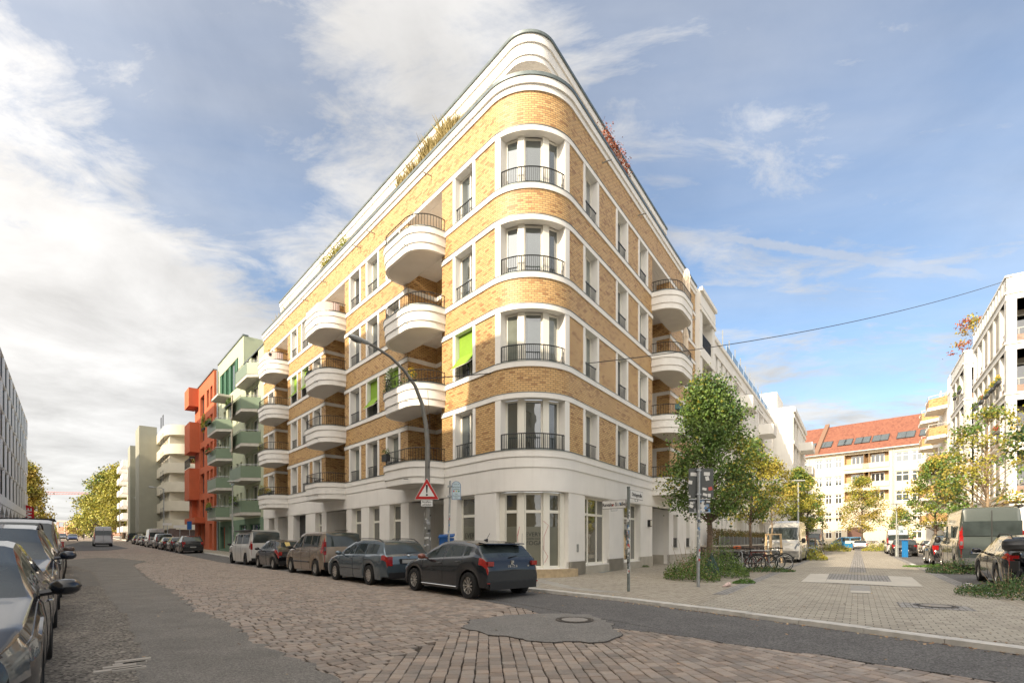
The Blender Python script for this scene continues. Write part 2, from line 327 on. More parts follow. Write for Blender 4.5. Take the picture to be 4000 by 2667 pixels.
def make_window(parent, M, w, z0, z1, mull=(), trans=(), fw=0.07, glass=None, frame=None, rail=None, rail_y=-0.22, blind=None, sill=None, name='window', th=0.07, half=False, lower=None):
    mb = MB(); fm = frame or FRAME
    mb.box((0,0,z0), (fw,th,z1), M); mb.box((w-fw,0,z0), (w,th,z1), M); mb.box((fw,0,z1-fw), (w-fw,th,z1), M); mb.box((fw,0,z0), (w-fw,th,z0+fw), M)
    for f in mull: x = f*w; mb.box((x-fw*0.55,-0.006,z0+fw*0.5), (x+fw*0.55,th-0.004,z1-fw*0.5), M)
    for t in trans: mb.box((fw*0.5,-0.012,t-fw*0.6), (w-fw*0.5,th-0.008,t+fw*0.6), M)
    if sill: mb.box((-0.08,-sill,z0-0.05), (w+0.08,0.05,z0), M)
    f = mb.build(name, fm, parent)
    pm = MB(); t1 = min(trans) if trans else z1
    pm.box((fw*0.6,0.028,z0+fw*0.6), (w-fw*0.6,0.04,z1-fw*0.6), M); pm.build('pane', glass or GLASS, f)
    if blind:
        bm_ = MB(); zb = z0 + (z1-z0)*blind[0]
        bm_.box((0.02,-0.10,zb), (w-0.02,-0.085,z1-0.02), M); zo = z0 + (z1-z0)*blind[1]; o = blind[2]
        c = [M @ Vector(p) for p in ((0.02,-0.10,zb),(w-0.02,-0.10,zb),(w-0.02,-0.11-o,zo),(0.02,-0.11-o,zo))]
        n_ = [p + Vector((0,0,0.012)) for p in c]; bm_.hexa([c[0],c[1],c[2],c[3]] + [n_[0],n_[1],n_[2],n_[3]])
        bm_.build('blind', BLIND, f)
        am = MB(); am.tube([M @ Vector((0.05,-0.05,zb-0.15)), c[3]], 0.012, 4); am.tube([M @ Vector((w-0.05,-0.05,zb-0.15)), c[2]], 0.012, 4); am.tube([c[3], c[2]], 0.015, 4); am.build('blind_arm', FRAME, f)
    if rail:
        rm = MB(); zr = z0+rail; y = rail_y; a, b = -0.02, w+0.02
        rm.box((a,y,zr-0.03), (b,y+0.04,zr), M); rm.box((a,y,z0+0.06), (b,y+0.03,z0+0.085), M)
        n = max(3, int(round((b-a)/0.115)))
        for i in range(n+1):
            x = a+(b-a)*i/n; rm.box((x-0.009,y+0.008,z0+0.07), (x+0.009,y+0.028,zr-0.02), M)
        rm.build('window_railing', IRON, f)
    return f
def leaves(mb, c, r, n, size, rn, M=None, drop=0.0):
    for _ in range(n):
        while True:
            p = Vector((rn.uniform(-1,1), rn.uniform(-1,1), rn.uniform(-1,1)))
            if p.length <= 1: break
        p = Vector((c[0]+p.x*r[0], c[1]+p.y*r[1], c[2]+p.z*r[2]-drop*rn.random()))
        s = size*rn.uniform(0.6, 1.3); a = Vector((rn.gauss(0,1), rn.gauss(0,1), rn.gauss(0,0.7)+0.3)); a.normalize()
        u = a.cross(Vector((rn.gauss(0,1), rn.gauss(0,1), rn.gauss(0,1)))); u.normalize(); w = a.cross(u)
        q = [p-u*s*0.5, p+w*s*0.32, p+u*s*0.5, p-w*s*0.32]
        if M is not None: q = [M @ k for k in q]
        mb.face(q)
LEAF_G = mat('leaf_green', (0.075,0.145,0.025), 0.55, isl=0.5, col2=(0.12,0.18,0.03), scale=2.0)
LEAF_Y = mat('leaf_autumn', (0.20,0.25,0.03), 0.6, isl=0.4, col2=(0.36,0.28,0.035), scale=1.2)
LEAF_O = mat('leaf_gold', (0.40,0.26,0.035), 0.6, isl=0.35, col2=(0.22,0.23,0.04), scale=0.5)
LEAF_H = mat('leaf_hedge', (0.055,0.095,0.022), 0.6, isl=0.5, col2=(0.20,0.11,0.03), scale=1.6)
LEAF_R = mat('leaf_red', (0.28,0.075,0.03), 0.6, isl=0.4)
LEAF_DG = mat('leaf_dark', (0.055,0.115,0.03), 0.6, isl=0.45)
GRASS_D = mat('dry_grass', (0.36,0.29,0.12), 0.8, isl=0.3)
FLOWER_Y = mat('yellow_flower', (0.75,0.50,0.02), 0.7, isl=0.2)
FLOWER_R = mat('red_flower', (0.6,0.04,0.03), 0.7, isl=0.3)
BARK = mat('bark', (0.14,0.10,0.07), 0.9, var=0.35, scale=14, bump=0.6, bscale=25)
BARK_L = mat('young_bark', (0.30,0.22,0.14), 0.9, var=0.25, scale=14, bump=0.5, bscale=25)
POT = mat('planter_dark', (0.04,0.045,0.05), 0.6); POT_T = mat('planter_teal', (0.07,0.17,0.18), 0.6); POT_O = mat('terracotta', (0.36,0.13,0.06), 0.8)
def planter(label, M, x, y, z, w, h=0.18, d=0.2, lm=None, n=60, lh=0.25, ls=0.07, pot=None, lw=None, drop=0.05, group='planters on the balconies', name='planter_box', cat='planter', extra=None, root=None):
    t = root or thing(name, label, cat, M @ Vector((x+w/2, y+d/2, z)), 0, group)
    I = Matrix.Translation(-(M @ Vector((x+w/2, y+d/2, z))))
    MM = I @ M if root is None else M
    mb = MB(); mb.box((x,y,z), (x+w,y+d,z+h), MM); mb.build('box', pot or POT, t)
    lb = MB(); leaves(lb, (x+w/2, y+d/2, z+h+lh*0.4), ((lw or w*0.6), d*0.9, lh*0.75), n, ls, rnd, MM, drop); lb.build('plant', lm or LEAF_G, t)
    if extra:
        eb = MB(); leaves(eb, (x+w/2, y+d/2, z+h+lh*0.7), (w*0.5, d*0.7, lh*0.5), n//2, ls, rnd, MM); eb.build('flowers', extra, t)
    return t
# ================================================================ the corner building
TT = 2.5; PHI = math.radians(52.65); RAD = TT*math.tan(math.radians(90)-PHI) if False else TT*math.tan(math.radians(37.35))
ARC = RAD*2*PHI; BIS = (Ld+Rd).normalized(); CC = C0 + BIS*(TT/math.cos(math.radians(37.35)) if False else (RAD/math.sin(math.radians(37.35))))
A0 = math.atan2(-BIS.y, -BIS.x)
def sa(a): return -ARC/2-(a-TT)
def sb(b): return ARC/2+(b-TT)
def PP(s, o):                                # point of the facade path at arc length s, o metres outwards
    if s < -ARC/2: p = C0 + Ld*(TT - s - ARC/2) + nL*o
    elif s > ARC/2: p = C0 + Rd*(TT + s - ARC/2) + nR*o
    else:
        t = A0 + s/RAD; p = CC + Vector((math.cos(t), math.sin(t)))*(RAD+o)
    return p
ARCS = [-ARC/2 + ARC*i/22 for i in range(23)]
def stations(s0, s1): return [s0] + [s for s in ARCS if s0+0.01 < s < s1-0.01] + [s1]
def sweep(mb, s0, s1, z0, z1, o0, o1, mi=0):
    st = stations(s0, s1)
    def q(s, o, z): p = PP(s, o); return (p.x, p.y, z)
    for a, b in zip(st, st[1:]):
        mb.face([q(a,o1,z0), q(b,o1,z0), q(b,o1,z1), q(a,o1,z1)], [(a,z0),(b,z0),(b,z1),(a,z1)], mi)
        mb.face([q(b,o0,z0), q(a,o0,z0), q(a,o0,z1), q(b,o0,z1)], [(b,z0),(a,z0),(a,z1),(b,z1)], mi)
        mb.face([q(a,o1,z1), q(b,o1,z1), q(b,o0,z1), q(a,o0,z1)], None, mi)
        mb.face([q(b,o1,z0), q(a,o1,z0), q(a,o0,z0), q(b,o0,z0)], None, mi)
    for s, fl in ((s0, 1), (s1, 0)):
        f = [q(s,o0,z0), q(s,o1,z0), q(s,o1,z1), q(s,o0,z1)]
        mb.face(f if fl else f[::-1], None, mi)
SL, SR = sa(32.3), sb(20.0)
ZS = [4.70+3.2*k for k in range(4)]          # sill tops
LT, BT = 2.07, 0.19
HW = 'corner apartment block'
bld = thing('apartment_building', 'yellow brick corner apartment block with white bands and a rounded glazed prow', 'building', PP(0,0).to_3d())
bld.location = (0,0,0)
# openings as (s0, s1) of the outer surround
WL = [(3.50,5.03),(9.45,10.93),(11.68,13.21),(13.84,15.38),(19.58,21.10),(21.71,23.30),(24.0,25.47),(29.35,31.0)]
WR = [(3.38,4.84),(6.65,8.09),(9.43,10.83),(17.75,19.25)]
LG_L = [(5.88,8.76),(16.02,18.94),(26.22,28.93)]; LG_R = [(11.54,14.49)]
WIN = [(sa(b),sa(a),'L',i) for i,(a,b) in enumerate(WL)] + [(sb(a),sb(b),'R',i) for i,(a,b) in enumerate(WR)]
LOG = [(sa(b),sa(a),'L',i) for i,(a,b) in enumerate(LG_L)] + [(sb(a),sb(b),'R',i) for i,(a,b) in enumerate(LG_R)]
BAY = (sa(2.29), sb(2.25))
fnW = lambda s, y, z: (lambda p: (p.x, p.y, z))(PP(s, -y))
holes = []
for k, z in enumerate(ZS):
    for w in WIN: holes.append((w[0]+0.02, w[1]-0.02, z-0.02, z+LT-BT+0.02))
    holes.append((BAY[0]+0.02, BAY[1]-0.02, z-0.02, z+LT-BT+0.02))
for l in LOG: holes.append((l[0], l[1], ZS[0], ZS[3]+LT-BT+0.02))
mb = MB(); wall_holes(mb, fnW, SL, SR, 4.6, 17.62, holes, 0.30, ARCS); mb.build('brick_wall', BRICK, bld, smooth=25)
def spans(s0, s1, cuts):
    out = []; cur = s0
    for a, b in sorted(cuts):
        if a > cur: out.append((cur, a))
        cur = max(cur, b)
    if cur < s1: out.append((cur, s1))
    return out
lcut = [(l[0], l[1]) for l in LOG]
mbS = MB(); mbF = MB()
for k, z in enumerate(ZS):
    for a, b in spans(SL, SR, lcut):
        if k: sweep(mbS, a, b, z-0.20, z, -0.28, 0.045); sweep(mbF, a, b, z, z+0.018, 0.0, 0.06)
    for a, b in spans(SL, SR, lcut if k < 3 else []):
        e = 0.04
        sweep(mbS, a, b, z+LT-BT, z+LT, -0.28 if k < 3 else -0.30, 0.045); sweep(mbF, a, b, z+LT, z+LT+0.018, 0.0, 0.06)
mbS.build('storey_band', WHITE, bld, smooth=25)
# first-floor mouldings, cornice
mb = MB()
for z0, z1, o in ((4.455,4.70,0.10),(4.08,4.455,0.065),(3.23,4.08,0.03)):
    sweep(mb, SL, SR, z0, z1, -0.3, o)
sweep(mbF, SL, SR, 4.70, 4.725, -0.05, 0.125)
mb.build('fascia', WHITE, bld, smooth=25)
mb = MB(); sweep(mb, SL, SR, 17.60, 17.82, -0.3, 0.05); sweep(mb, SL, SR, 17.82, 18.08, -0.3, 0.12); mb.build('cornice', WHITE, bld, smooth=25)
sweep(mbF, SL, SR, 18.08, 18.20, -0.35, 0.16)
mbF.build('metal_flashing', FLASH, bld, smooth=25)
# flat roof deck behind the cornice and the mass of the building
inn = [PP(SR,-11.5), PP(SL,-11.5)]
deck = [PP(s,-0.3) for s in stations(SL, SR)] + [C0+Rd*19.5+nR*-11.0, C0+BIS*20.0, C0+Ld*32.0+nL*-11.0]
mb = MB(); mb.poly([(p.x,p.y) for p in deck], 17.7, 17.9); mb.build('roof_deck', SOFFIT, bld)
# surrounds + windows
mb = MB()
for k, z in enumerate(ZS):
    for a, b, sd_, i in WIN:
        mb = MB(); sweep(mb, a, a+0.17, z, z+LT-BT, -0.30, 0.03); mb.build('window_surround', WHITE, bld); mb = MB(); sweep(mb, b-0.17, b, z, z+LT-BT, -0.30, 0.03); mb.build('window_surround', WHITE, bld)
    mb = MB(); sweep(mb, BAY[0], BAY[0]+0.26, z, z+LT-BT, -0.34, 0.03); mb.build('window_surround', WHITE, bld, smooth=25); mb = MB(); sweep(mb, BAY[1]-0.26, BAY[1], z, z+LT-BT, -0.34, 0.03); mb.build('window_surround', WHITE, bld, smooth=25)
BL = {('L',0,1),('L',1,1),('L',3,1),('L',5,2),('L',6,2)}
for k, z in enumerate(ZS):
    for a, b, sd_, i in WIN:
        M, w = frame_M(PP(a+0.17,-0.26), PP(b-0.17,-0.26))
        bl = None
        if (sd_, i, k) in {('L',0,1),('L',1,1),('L',2,1)}: bl = (0.52, 0.22, 0.42)
        if (sd_, i, k) in {('L',5,2),('L',6,2)} : bl = (0.5, 0.2, 0.42)
        gl = [GLASS,GLASS_C,GLASS,GLASS_D,GLASS_L,GLASS_C,GLASS][(i*5+k*3+(sd_=='R')*2) % 7]
        make_window(bld, M, w, z, z+LT-BT, mull=(0.56,), fw=0.075, glass=gl, rail=0.60, rail_y=-0.24, blind=bl)
    # glazed prow: three panes between two posts
    sp = [BAY[0]+0.26, -0.53, 0.53, BAY[1]-0.26]
    pts = [PP(s,-0.30) for s in sp]
    for j in range(3):
        dv = (pts[j+1]-pts[j]).normalized(); a_ = pts[j] + dv*(0.09 if j else 0.0); b_ = pts[j+1] - dv*(0.09 if j < 2 else 0.0)
        M, w = frame_M(a_, b_)
        make_window(bld, M, w, z, z+LT-BT, fw=0.075, glass=[GLASS,GLASS_C,GLASS,GLASS][(k+j*2)%4] if not (k >= 2) else GLASS)
    pm = MB()
    for j in (1, 2):
        p = pts[j]; M, w = frame_M(p - (PP(sp[j]+0.1,0)-PP(sp[j]-0.1,0)), p + (PP(sp[j]+0.1,0)-PP(sp[j]-0.1,0)))
        pm.box((w/2-0.12,-0.07,z), (w/2+0.12,0.10,z+LT-BT), M)
    pm.build('window_post', FRAME, bld)
    rm = MB(); n = 34
    ss = [BAY[0]+0.28 + (BAY[1]-BAY[0]-0.56)*i/n for i in range(n+1)]
    for i, s in enumerate(ss):
        p = PP(s, 0.0); q_ = (p.x, p.y); r_ = 0.010 if i % 11 else 0.02
        rm.tube([(p.x,p.y,z+0.05), (p.x,p.y,z+0.60)], r_, 4)
    rm.tube([PP(s,0.0).to_3d()+Vector((0,0,z+0.60)) for s in ss], 0.022, 5); rm.tube([PP(s,0.0).to_3d()+Vector((0,0,z+0.07)) for s in ss], 0.013, 4)
    rm.build('bay_railing', IRON, bld)
# loggias: back wall, sides, soffit, door
for a, b, sd_, i in LOG:
    if sd_ == 'L': X0 = PP(a,0); X1 = PP(b,0)
    else: X0 = PP(a,0); X1 = PP(b,0)
    M, w = frame_M(X0, X1); D = 1.55
    mb = MB(); 
    mb.box((-0.25,0.30,4.6), (0.0,D,17.6), M); mb.box((w,0.30,4.6), (w+0.25,D,17.6), M)
    holes2 = []
    for k, z in enumerate(ZS): holes2.append((w*0.42, w*0.42+0.95, z-0.1, z+LT-BT))
    fn = lambda x, y, zz, M=M, D=D: tuple(M @ Vector((x, D+y, zz)))
    wall_holes(mb, fn, -0.02, w+0.02, 4.6, 17.6, holes2, 0.2)
    mb.build('loggia_wall', BRICK, bld)
    bm2 = MB()
    for k, z in enumerate(ZS):
        if k < 3:
            bm2.box((-0.01,0.02,z+LT-BT), (0.05,D,z+LT), M); bm2.box((w-0.05,0.02,z+LT-BT), (w+0.01,D,z+LT), M); bm2.box((0.05,D-0.05,z+LT-BT), (w-0.05,D+0.03,z+LT), M)
        if k: bm2.box((0.0,0.0,z-0.36), (w,D,z-0.12), M)
        bm2.box((w*0.42-0.14,D-0.04,z-0.1), (w*0.42,D+0.06,z+LT-BT), M); bm2.box((w*0.42+0.95,D-0.04,z-0.1), (w*0.42+1.09,D+0.06,z+LT-BT), M)
        bm2.box((w-0.055,0.75,z-0.1), (w-0.005,1.45,z+LT-BT), M)
    bm2.box((0.0,0.31,ZS[3]+LT-BT), (w,D,ZS[3]+LT), M)
    bm2.build('loggia_trim', WHITE, bld)
    for k, z in enumerate(ZS):
        Md, wd = frame_M(M @ Vector((w*0.42, D+0.1, 0)), M @ Vector((w*0.42+0.95, D+0.1, 0)))
        make_window(bld, Md, wd, z-0.1, z+LT-BT, fw=0.09, glass=GLASS_D, name='balcony_door')
# balconies
def balcony(M, w, D, z, r, parent, nm='balcony'):
    def outline(ins):
        pts = [(0+ins, 0.05)]
        for i in range(9): t = math.pi*0.5*i/8; pts.append((r-(r-ins)*math.cos(t), -(D-r)-(r-ins)*math.sin(t)))
        for i in range(9): t = math.pi*0.5*i/8; pts.append((w-r+(r-ins)*math.sin(t), -(D-r)-(r-ins)*math.cos(t)))
        pts.append((w-ins, 0.05)); return pts
    mb = MB()
    for z0, z1, ins in ((z-0.24,z,0.0),(z-0.62,z-0.24,0.045),(z-0.90,z-0.62,0.09)):
        o = [M @ Vector((p[0],p[1],0)) for p in outline(ins)]; inner = [M @ Vector((p[0],p[1],0)) for p in outline(0.22)]
        n = len(o)
        for i in range(n-1):
            mb.face([(o[i].x,o[i].y,z0),(o[i+1].x,o[i+1].y,z0),(o[i+1].x,o[i+1].y,z1),(o[i].x,o[i].y,z1)])
            mb.face([(o[i].x,o[i].y,z1),(o[i+1].x,o[i+1].y,z1),(inner[i+1].x,inner[i+1].y,z1),(inner[i].x,inner[i].y,z1)])
            mb.face([(o[i+1].x,o[i+1].y,z0),(o[i].x,o[i].y,z0),(inner[i].x,inner[i].y,z0),(inner[i+1].x,inner[i+1].y,z0)])
            mb.face([(inner[i+1].x,inner[i+1].y,z0),(inner[i].x,inner[i].y,z0),(inner[i].x,inner[i].y,z1),(inner[i+1].x,inner[i+1].y,z1)])
    ob = mb.build(nm, WHITE, parent, smooth=30)
    fb = MB(); o = [M @ Vector((p[0],p[1],0)) for p in outline(0.10)]
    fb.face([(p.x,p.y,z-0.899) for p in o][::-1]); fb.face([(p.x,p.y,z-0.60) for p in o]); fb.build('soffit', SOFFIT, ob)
    gb = MB(); o = [M @ Vector((p[0],p[1],z+0.012)) for p in outline(0.05)]
    for i in range(len(o)-1):
        d = (o[i+1]-o[i]); nn = Vector((-d.y, d.x, 0)).normalized()*0.07
        gb.hexa([o[i]-nn-Vector((0,0,.01)), o[i+1]-nn-Vector((0,0,.01)), o[i+1]+nn-Vector((0,0,.01)), o[i]+nn-Vector((0,0,.01)), o[i]-nn+Vector((0,0,.018)), o[i+1]-nn+Vector((0,0,.018)), o[i+1]+nn+Vector((0,0,.018)), o[i]+nn+Vector((0,0,.018))])
    gb.build('coping', FLASH, ob)
    sp_ = MB(); sp_.tube([M @ Vector((w*0.78,-D+0.1,z-0.72)), M @ Vector((w*0.78,-D-0.10,z-0.73))], 0.02, 6); sp_.build('waterspout', STEEL, ob)
    rb = MB(); oo = outline(0.10); 
    path = [M @ Vector((p[0],p[1],0)) for p in oo]
    rb.tube([p+Vector((0,0,z+0.56)) for p in path], 0.02, 5); rb.tube([p+Vector((0,0,z+0.09)) for p in path], 0.013, 4)
    L = 0; acc = 0.0
    for i in range(len(path)-1):
        seg = (path[i+1]-path[i]).length; t = acc
        while t < seg:
            p = path[i].lerp(path[i+1], t/seg); rb.tube([p+Vector((0,0,z+0.02)), p+Vector((0,0,z+0.55))], 0.0095, 4); t += 0.125
        acc = t-seg
    rb.build('railing', IRON, ob)
    return ob
BALC = {}
for i, (a0, a1) in enumerate(((5.56,9.22),(15.77,19.35),(25.9,29.4))):
    for k, z in enumerate(ZS):
        M, w = frame_M(PP(sa(a1),0.02), PP(sa(a0),0.02)); BALC['L',i,k] = (M, w); balcony(M, w, 1.42, z, 1.12, bld)
for k, z in enumerate(ZS):
    M, w = frame_M(PP(sb(11.35),0.02), PP(sb(14.95),0.02)); BALC['R',0,k] = (M, w); balcony(M, w, 1.42, z, 1.12, bld)
# ground floor
GLn = [(3.57,4.80,'w'),(5.75,8.68,'r'),(9.46,10.6,'w'),(11.68,12.9,'w'),(13.84,15.1,'w'),(15.8,18.8,'r'),(19.6,20.7,'w'),(22.5,25.0,'g'),(26.2,28.5,'r'),(29.4,30.9,'g')]
GRn = [(3.56,5.95,'s'),(7.50,9.80,'s'),(11.54,14.40,'r'),(15.2,16.05,'n'),(17.9,18.75,'n')]
GO = [(sa(b),sa(a),t) for a,b,t in GLn] + [(sb(a),sb(b),t) for a,b,t in GRn] 
gh = [(BAY[0]+0.02, BAY[1]-0.02, 0.42, 3.22)]
for a, b, t in GO:
    gh.append((a, b, {'w':0.55,'r':0.05,'g':0.05,'s':0.46,'n':1.02}[t], {'n':2.95}.get(t,3.20)))
mb = MB(); wall_holes(mb, fnW, SL, SR, 0.0, 3.235, gh, 0.32, ARCS); mb.build('ground_floor_wall', WHITE, bld, smooth=25)
mb = MB()
for a, b in spans(SL, SR, [(h[0],h[1]) for h in gh if h[2] < 0.3] + [(BAY[0]-0.02,BAY[1]+0.02)] ):
    mb = MB(); segs = spans(a, b, [(h[0],h[1]) for h in gh if 0.3 <= h[2] < 0.9])
    for c, d in segs: sweep(mb, c, d, 0.1, 0.64, -0.1, 0.035)
    for h in gh:
        if 0.3 <= h[2] < 0.9 and h[0] >= a-0.01 and h[1] <= b+0.01: sweep(mb, h[0], h[1], 0.1, h[2]-0.03, -0.25, 0.012)
    mb.build('plinth', PLINTH, bld, smooth=25)
mb = MB(); sweep(mb, BAY[0]-0.15, BAY[1]+0.15, 0.1, 0.40, -0.3, 0.30); mb.build('door_step', STEP, bld, smooth=25)
for a, b, t in GO:
    if t == 'w':
        M, w = frame_M(PP(a,-0.26), PP(b,-0.26)); make_window(bld, M, w, 0.55, 3.2, trans=(2.42,), fw=0.09, glass=GLASS_S)
    elif t == 's':
        M, w = frame_M(PP(a,-0.28), PP(b,-0.28)); make_window(bld, M, w, 0.46, 3.2, mull=(0.34,0.70), trans=(2.50,), fw=0.08, glass=GLASS_S, name='shop_window')
    elif t == 'n':
        M, w = frame_M(PP(a,-0.24), PP(b,-0.24)); make_window(bld, M, w, 1.02, 2.95, mull=(0.5,), fw=0.07, glass=GLASS_C, rail=0.58, sill=0.3)
    elif t == 'g':
        M, w = frame_M(PP(a,-0.45), PP(b,-0.45)); mb = MB(); mb.box((-0.1,0,0.05), (w+0.1,0.08,3.3), M)
        for q in range(26): mb.box((0.02,-0.012,0.15+q*0.12), (w-0.02,0.0,0.22+q*0.12), M)
        mb.build('roller_gate', DOORD, bld); mb = MB(); mb.box((-0.1,-0.16,0.05),(0.0,0.0,3.2),M); mb.box((w,-0.16,0.05),(w+0.1,0.0,3.2),M); mb.build('gate_jamb', WHITE, bld)
    else:
        M, w = frame_M(PP(a,0), PP(b,0)); D = 2.2; mb = MB()
        mb.box((-0.2,0.32,0.05), (0,D,3.2), M); mb.box((w,0.32,0.05), (w+0.2,D,3.2), M); mb.box((0,D,0.05), (w,D+0.1,3.2), M); mb.box((-0.1,0.0,3.2), (w+0.1,D+0.1,3.3), M)
        mb.build('entrance_recess', WHITE2, bld)
        dm = MB(); dm.box((w*0.62,D-0.06,0.12), (w*0.62+1.0,D-0.01,2.4), M); dm.box((w*0.62+0.06,D-0.075,0.9), (w*0.62+0.10,D-0.06,1.3), M); dm.build('entrance_door', DOORD, bld)
        pm = MB(); pm.box((0.0,0.3,0.1),(0.03,D-0.08,0.62),M); pm.box((w-0.03,0.3,0.1),(w,D-0.08,0.62),M); pm.build('recess_plinth', PLINTH, bld)
sp = [BAY[0]+0.16, -0.53, 0.53, BAY[1]-0.16]; pts = [PP(s,-0.26) for s in sp]
shopM = None
for j in range(3):
    dv = (pts[j+1]-pts[j]).normalized(); a_ = pts[j] + dv*(0.09 if j else 0.0); b_ = pts[j+1] - dv*(0.09 if j < 2 else 0.0)
    M, w = frame_M(a_, b_); make_window(bld, M, w, 0.42, 3.2, trans=(2.50,), fw=0.09, glass=GLASS_S, name='shop_window')
    FILM = mat('frosted_film', (0.15,0.15,0.115), 0.35, var=0.08, scale=2)
    fb = MB(); fb.box((0.09,0.023,0.52),(w-0.09,0.027,1.95),M); fb.build('frosted_film', FILM, bld)
    if j == 1: shopM, shopW = M, w
pm = MB()
for j in (0, 1, 2, 3):
    p = pts[j]; dlt = (PP(sp[j]+0.1,0)-PP(sp[j]-0.1,0)); M, w = frame_M(p-dlt, p+dlt)
    pm = MB(); pm.box((w/2-0.12,-0.06,0.42), (w/2+0.12,0.12,3.2), M); pm.build('shopfront_post', FRAME, bld)
# red scrawls on the posts, lettering on the shop windows
RED = mat('red_spray', (0.42,0.03,0.05), 0.6); LET = mat('window_lettering', (0.02,0.022,0.02), 0.5); GREYS = mat('grey_spray', (0.22,0.22,0.23), 0.6)
for j, pl, mt in ((1, ((-0.13,1.6),(-0.05,1.95),(-0.12,1.55),(-0.10,1.3)), RED), (2, ((-0.12,2.15),(0.08,2.0),(-0.09,1.6),(-0.10,1.1),(0.06,0.85),(-0.08,0.62)), RED), (2, ((-0.14,1.25),(-0.13,0.9),(-0.12,0.55)), GREYS), (1, ((0.05,1.7),(0.04,1.1),(0.05,0.6)), GREYS)):
    p = pts[j]; dlt = (PP(sp[j]+0.1,0)-PP(sp[j]-0.1,0)); M, w = frame_M(p-dlt, p+dlt)
    gm = MB(); gm.tube([M @ Vector((w/2+x, -0.064, z)) for x, z in pl], 0.0065, 4); gm.build('graffiti', mt, bld)
def sign_text(txt, size, M, x, z, y, mat_, name, parent, bold=0.0, align='CENTER', **kw):
    T = M @ Matrix.Translation((x, y, z)) @ Matrix.Rotation(R_(90), 4, 'X')
    return text_mesh(txt, size, T, name, mat_, parent, align, 0.002, bold, **kw)
for tx, sz, z in (("EVERY", 0.21, 1.66), ("DAMN DAY", 0.095, 1.50), ("YOGA", 0.22, 1.34)):
    sign_text(tx, sz, shopM, shopW*0.5, z, 0.019, LET, 'lettering', bld)
Mg, wg = frame_M(PP(GO[0][0],-0.26), PP(GO[0][1],-0.26))
fb = MB(); fb.box((0.09,0.023,0.62),(wg-0.09,0.027,2.0),Mg); fb.build('frosted_film', FILM, bld)
for tx, sz, z in (("EVERY", 0.30, 1.62), ("DAMN DAY", 0.12, 1.38), ("YOGA", 0.30, 1.16)):
    sign_text(tx, sz, Mg, wg*0.50, z, 0.019, LET, 'lettering', bld)
# penthouse, set back, with its long eaves fascia
pent = MB(); E_ = 0.9
def pen(o): return lambda s, y, z: (lambda p: (p.x, p.y, z))(PP(s, -E_-o-y))
SPL, SPR = sa(31.0), sb(19.9-3.2)
for z0, z1, o in ((20.22,20.52,0.06),(19.80,20.22,0.0),(19.58,19.80,-0.05)): sweep(pent, SPL, SPR, z0, z1, -E_-0.55, -E_+o)
pent.build('roof_fascia', WHITE, bld, smooth=25)
mb = MB(); sweep(mb, SPL-0.03, SPR+0.03, 20.52, 20.62, -E_-0.5, -E_+0.12); mb.build('roof_edge', FLASH, bld, smooth=25)
rp = [PP(s,-E_-0.5) for s in stations(SPL, SPR)] + [C0+Rd*16.5+nR*-10.0, C0+BIS*18.0, C0+Ld*31.0+nL*-10.0]
mb = MB(); mb.poly([(p.x,p.y) for p in rp], 19.60, 20.54); mb.build('penthouse_roof', SOFFIT, bld)
mb = MB(); hp = [(sa(4+3.4*q), sa(4+3.4*q)+1.8, 18.0, 19.5) for q in range(1, 8)] 
sweep(mb, SPL+0.05, sa(4.2), 17.9, 19.60, -E_-0.40, -E_-0.12); sweep(mb, sb(3.3), SPR-0.05, 17.9, 19.60, -E_-0.40, -E_-0.12)
mb.build('penthouse_wall', WHITE, bld, smooth=25)
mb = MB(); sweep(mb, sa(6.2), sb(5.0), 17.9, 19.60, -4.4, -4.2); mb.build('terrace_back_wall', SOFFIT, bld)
for q in range(6):
    a = 6.6+4.0*q; M, w = frame_M(PP(sa(a+2.2),-E_-0.11), PP(sa(a),-E_-0.11)); make_window(bld, M, w, 17.95, 19.2, mull=(0.5,), fw=0.07, glass=GLASS, th=0.05)
# awning box on the terrace
mb = MB(); M, w = frame_M(PP(sa(7.6),-E_+0.1), PP(sa(3.0),-E_+0.1)); mb.box((0,-0.12,19.18),(w,0.10,19.36),M)
mb.build('awning_case', FRAME, bld); mb = MB(); mb.tube([M @ Vector((w*0.2,-0.25,18.2)), M @ Vector((w*0.2,0.0,19.2))], 0.02, 5); mb.tube([M @ Vector((0.0,-0.30,18.75)), M @ Vector((w,-0.30,18.75))], 0.05, 6); mb.build('awning_arm', STEEL, bld)
mb = MB()
for s in [sa(a) for a in (6.7,12.2,13.9,18.8,22.0,27.0)] + [sb(b) for b in (5.2,9.4)]:
    p = PP(s,0.0); q = PP(s,0.42); mb.tube([(p.x,p.y,17.28),(q.x,q.y,17.25)], 0.028, 6)
mb.build('waterspout', STEEL, bld)
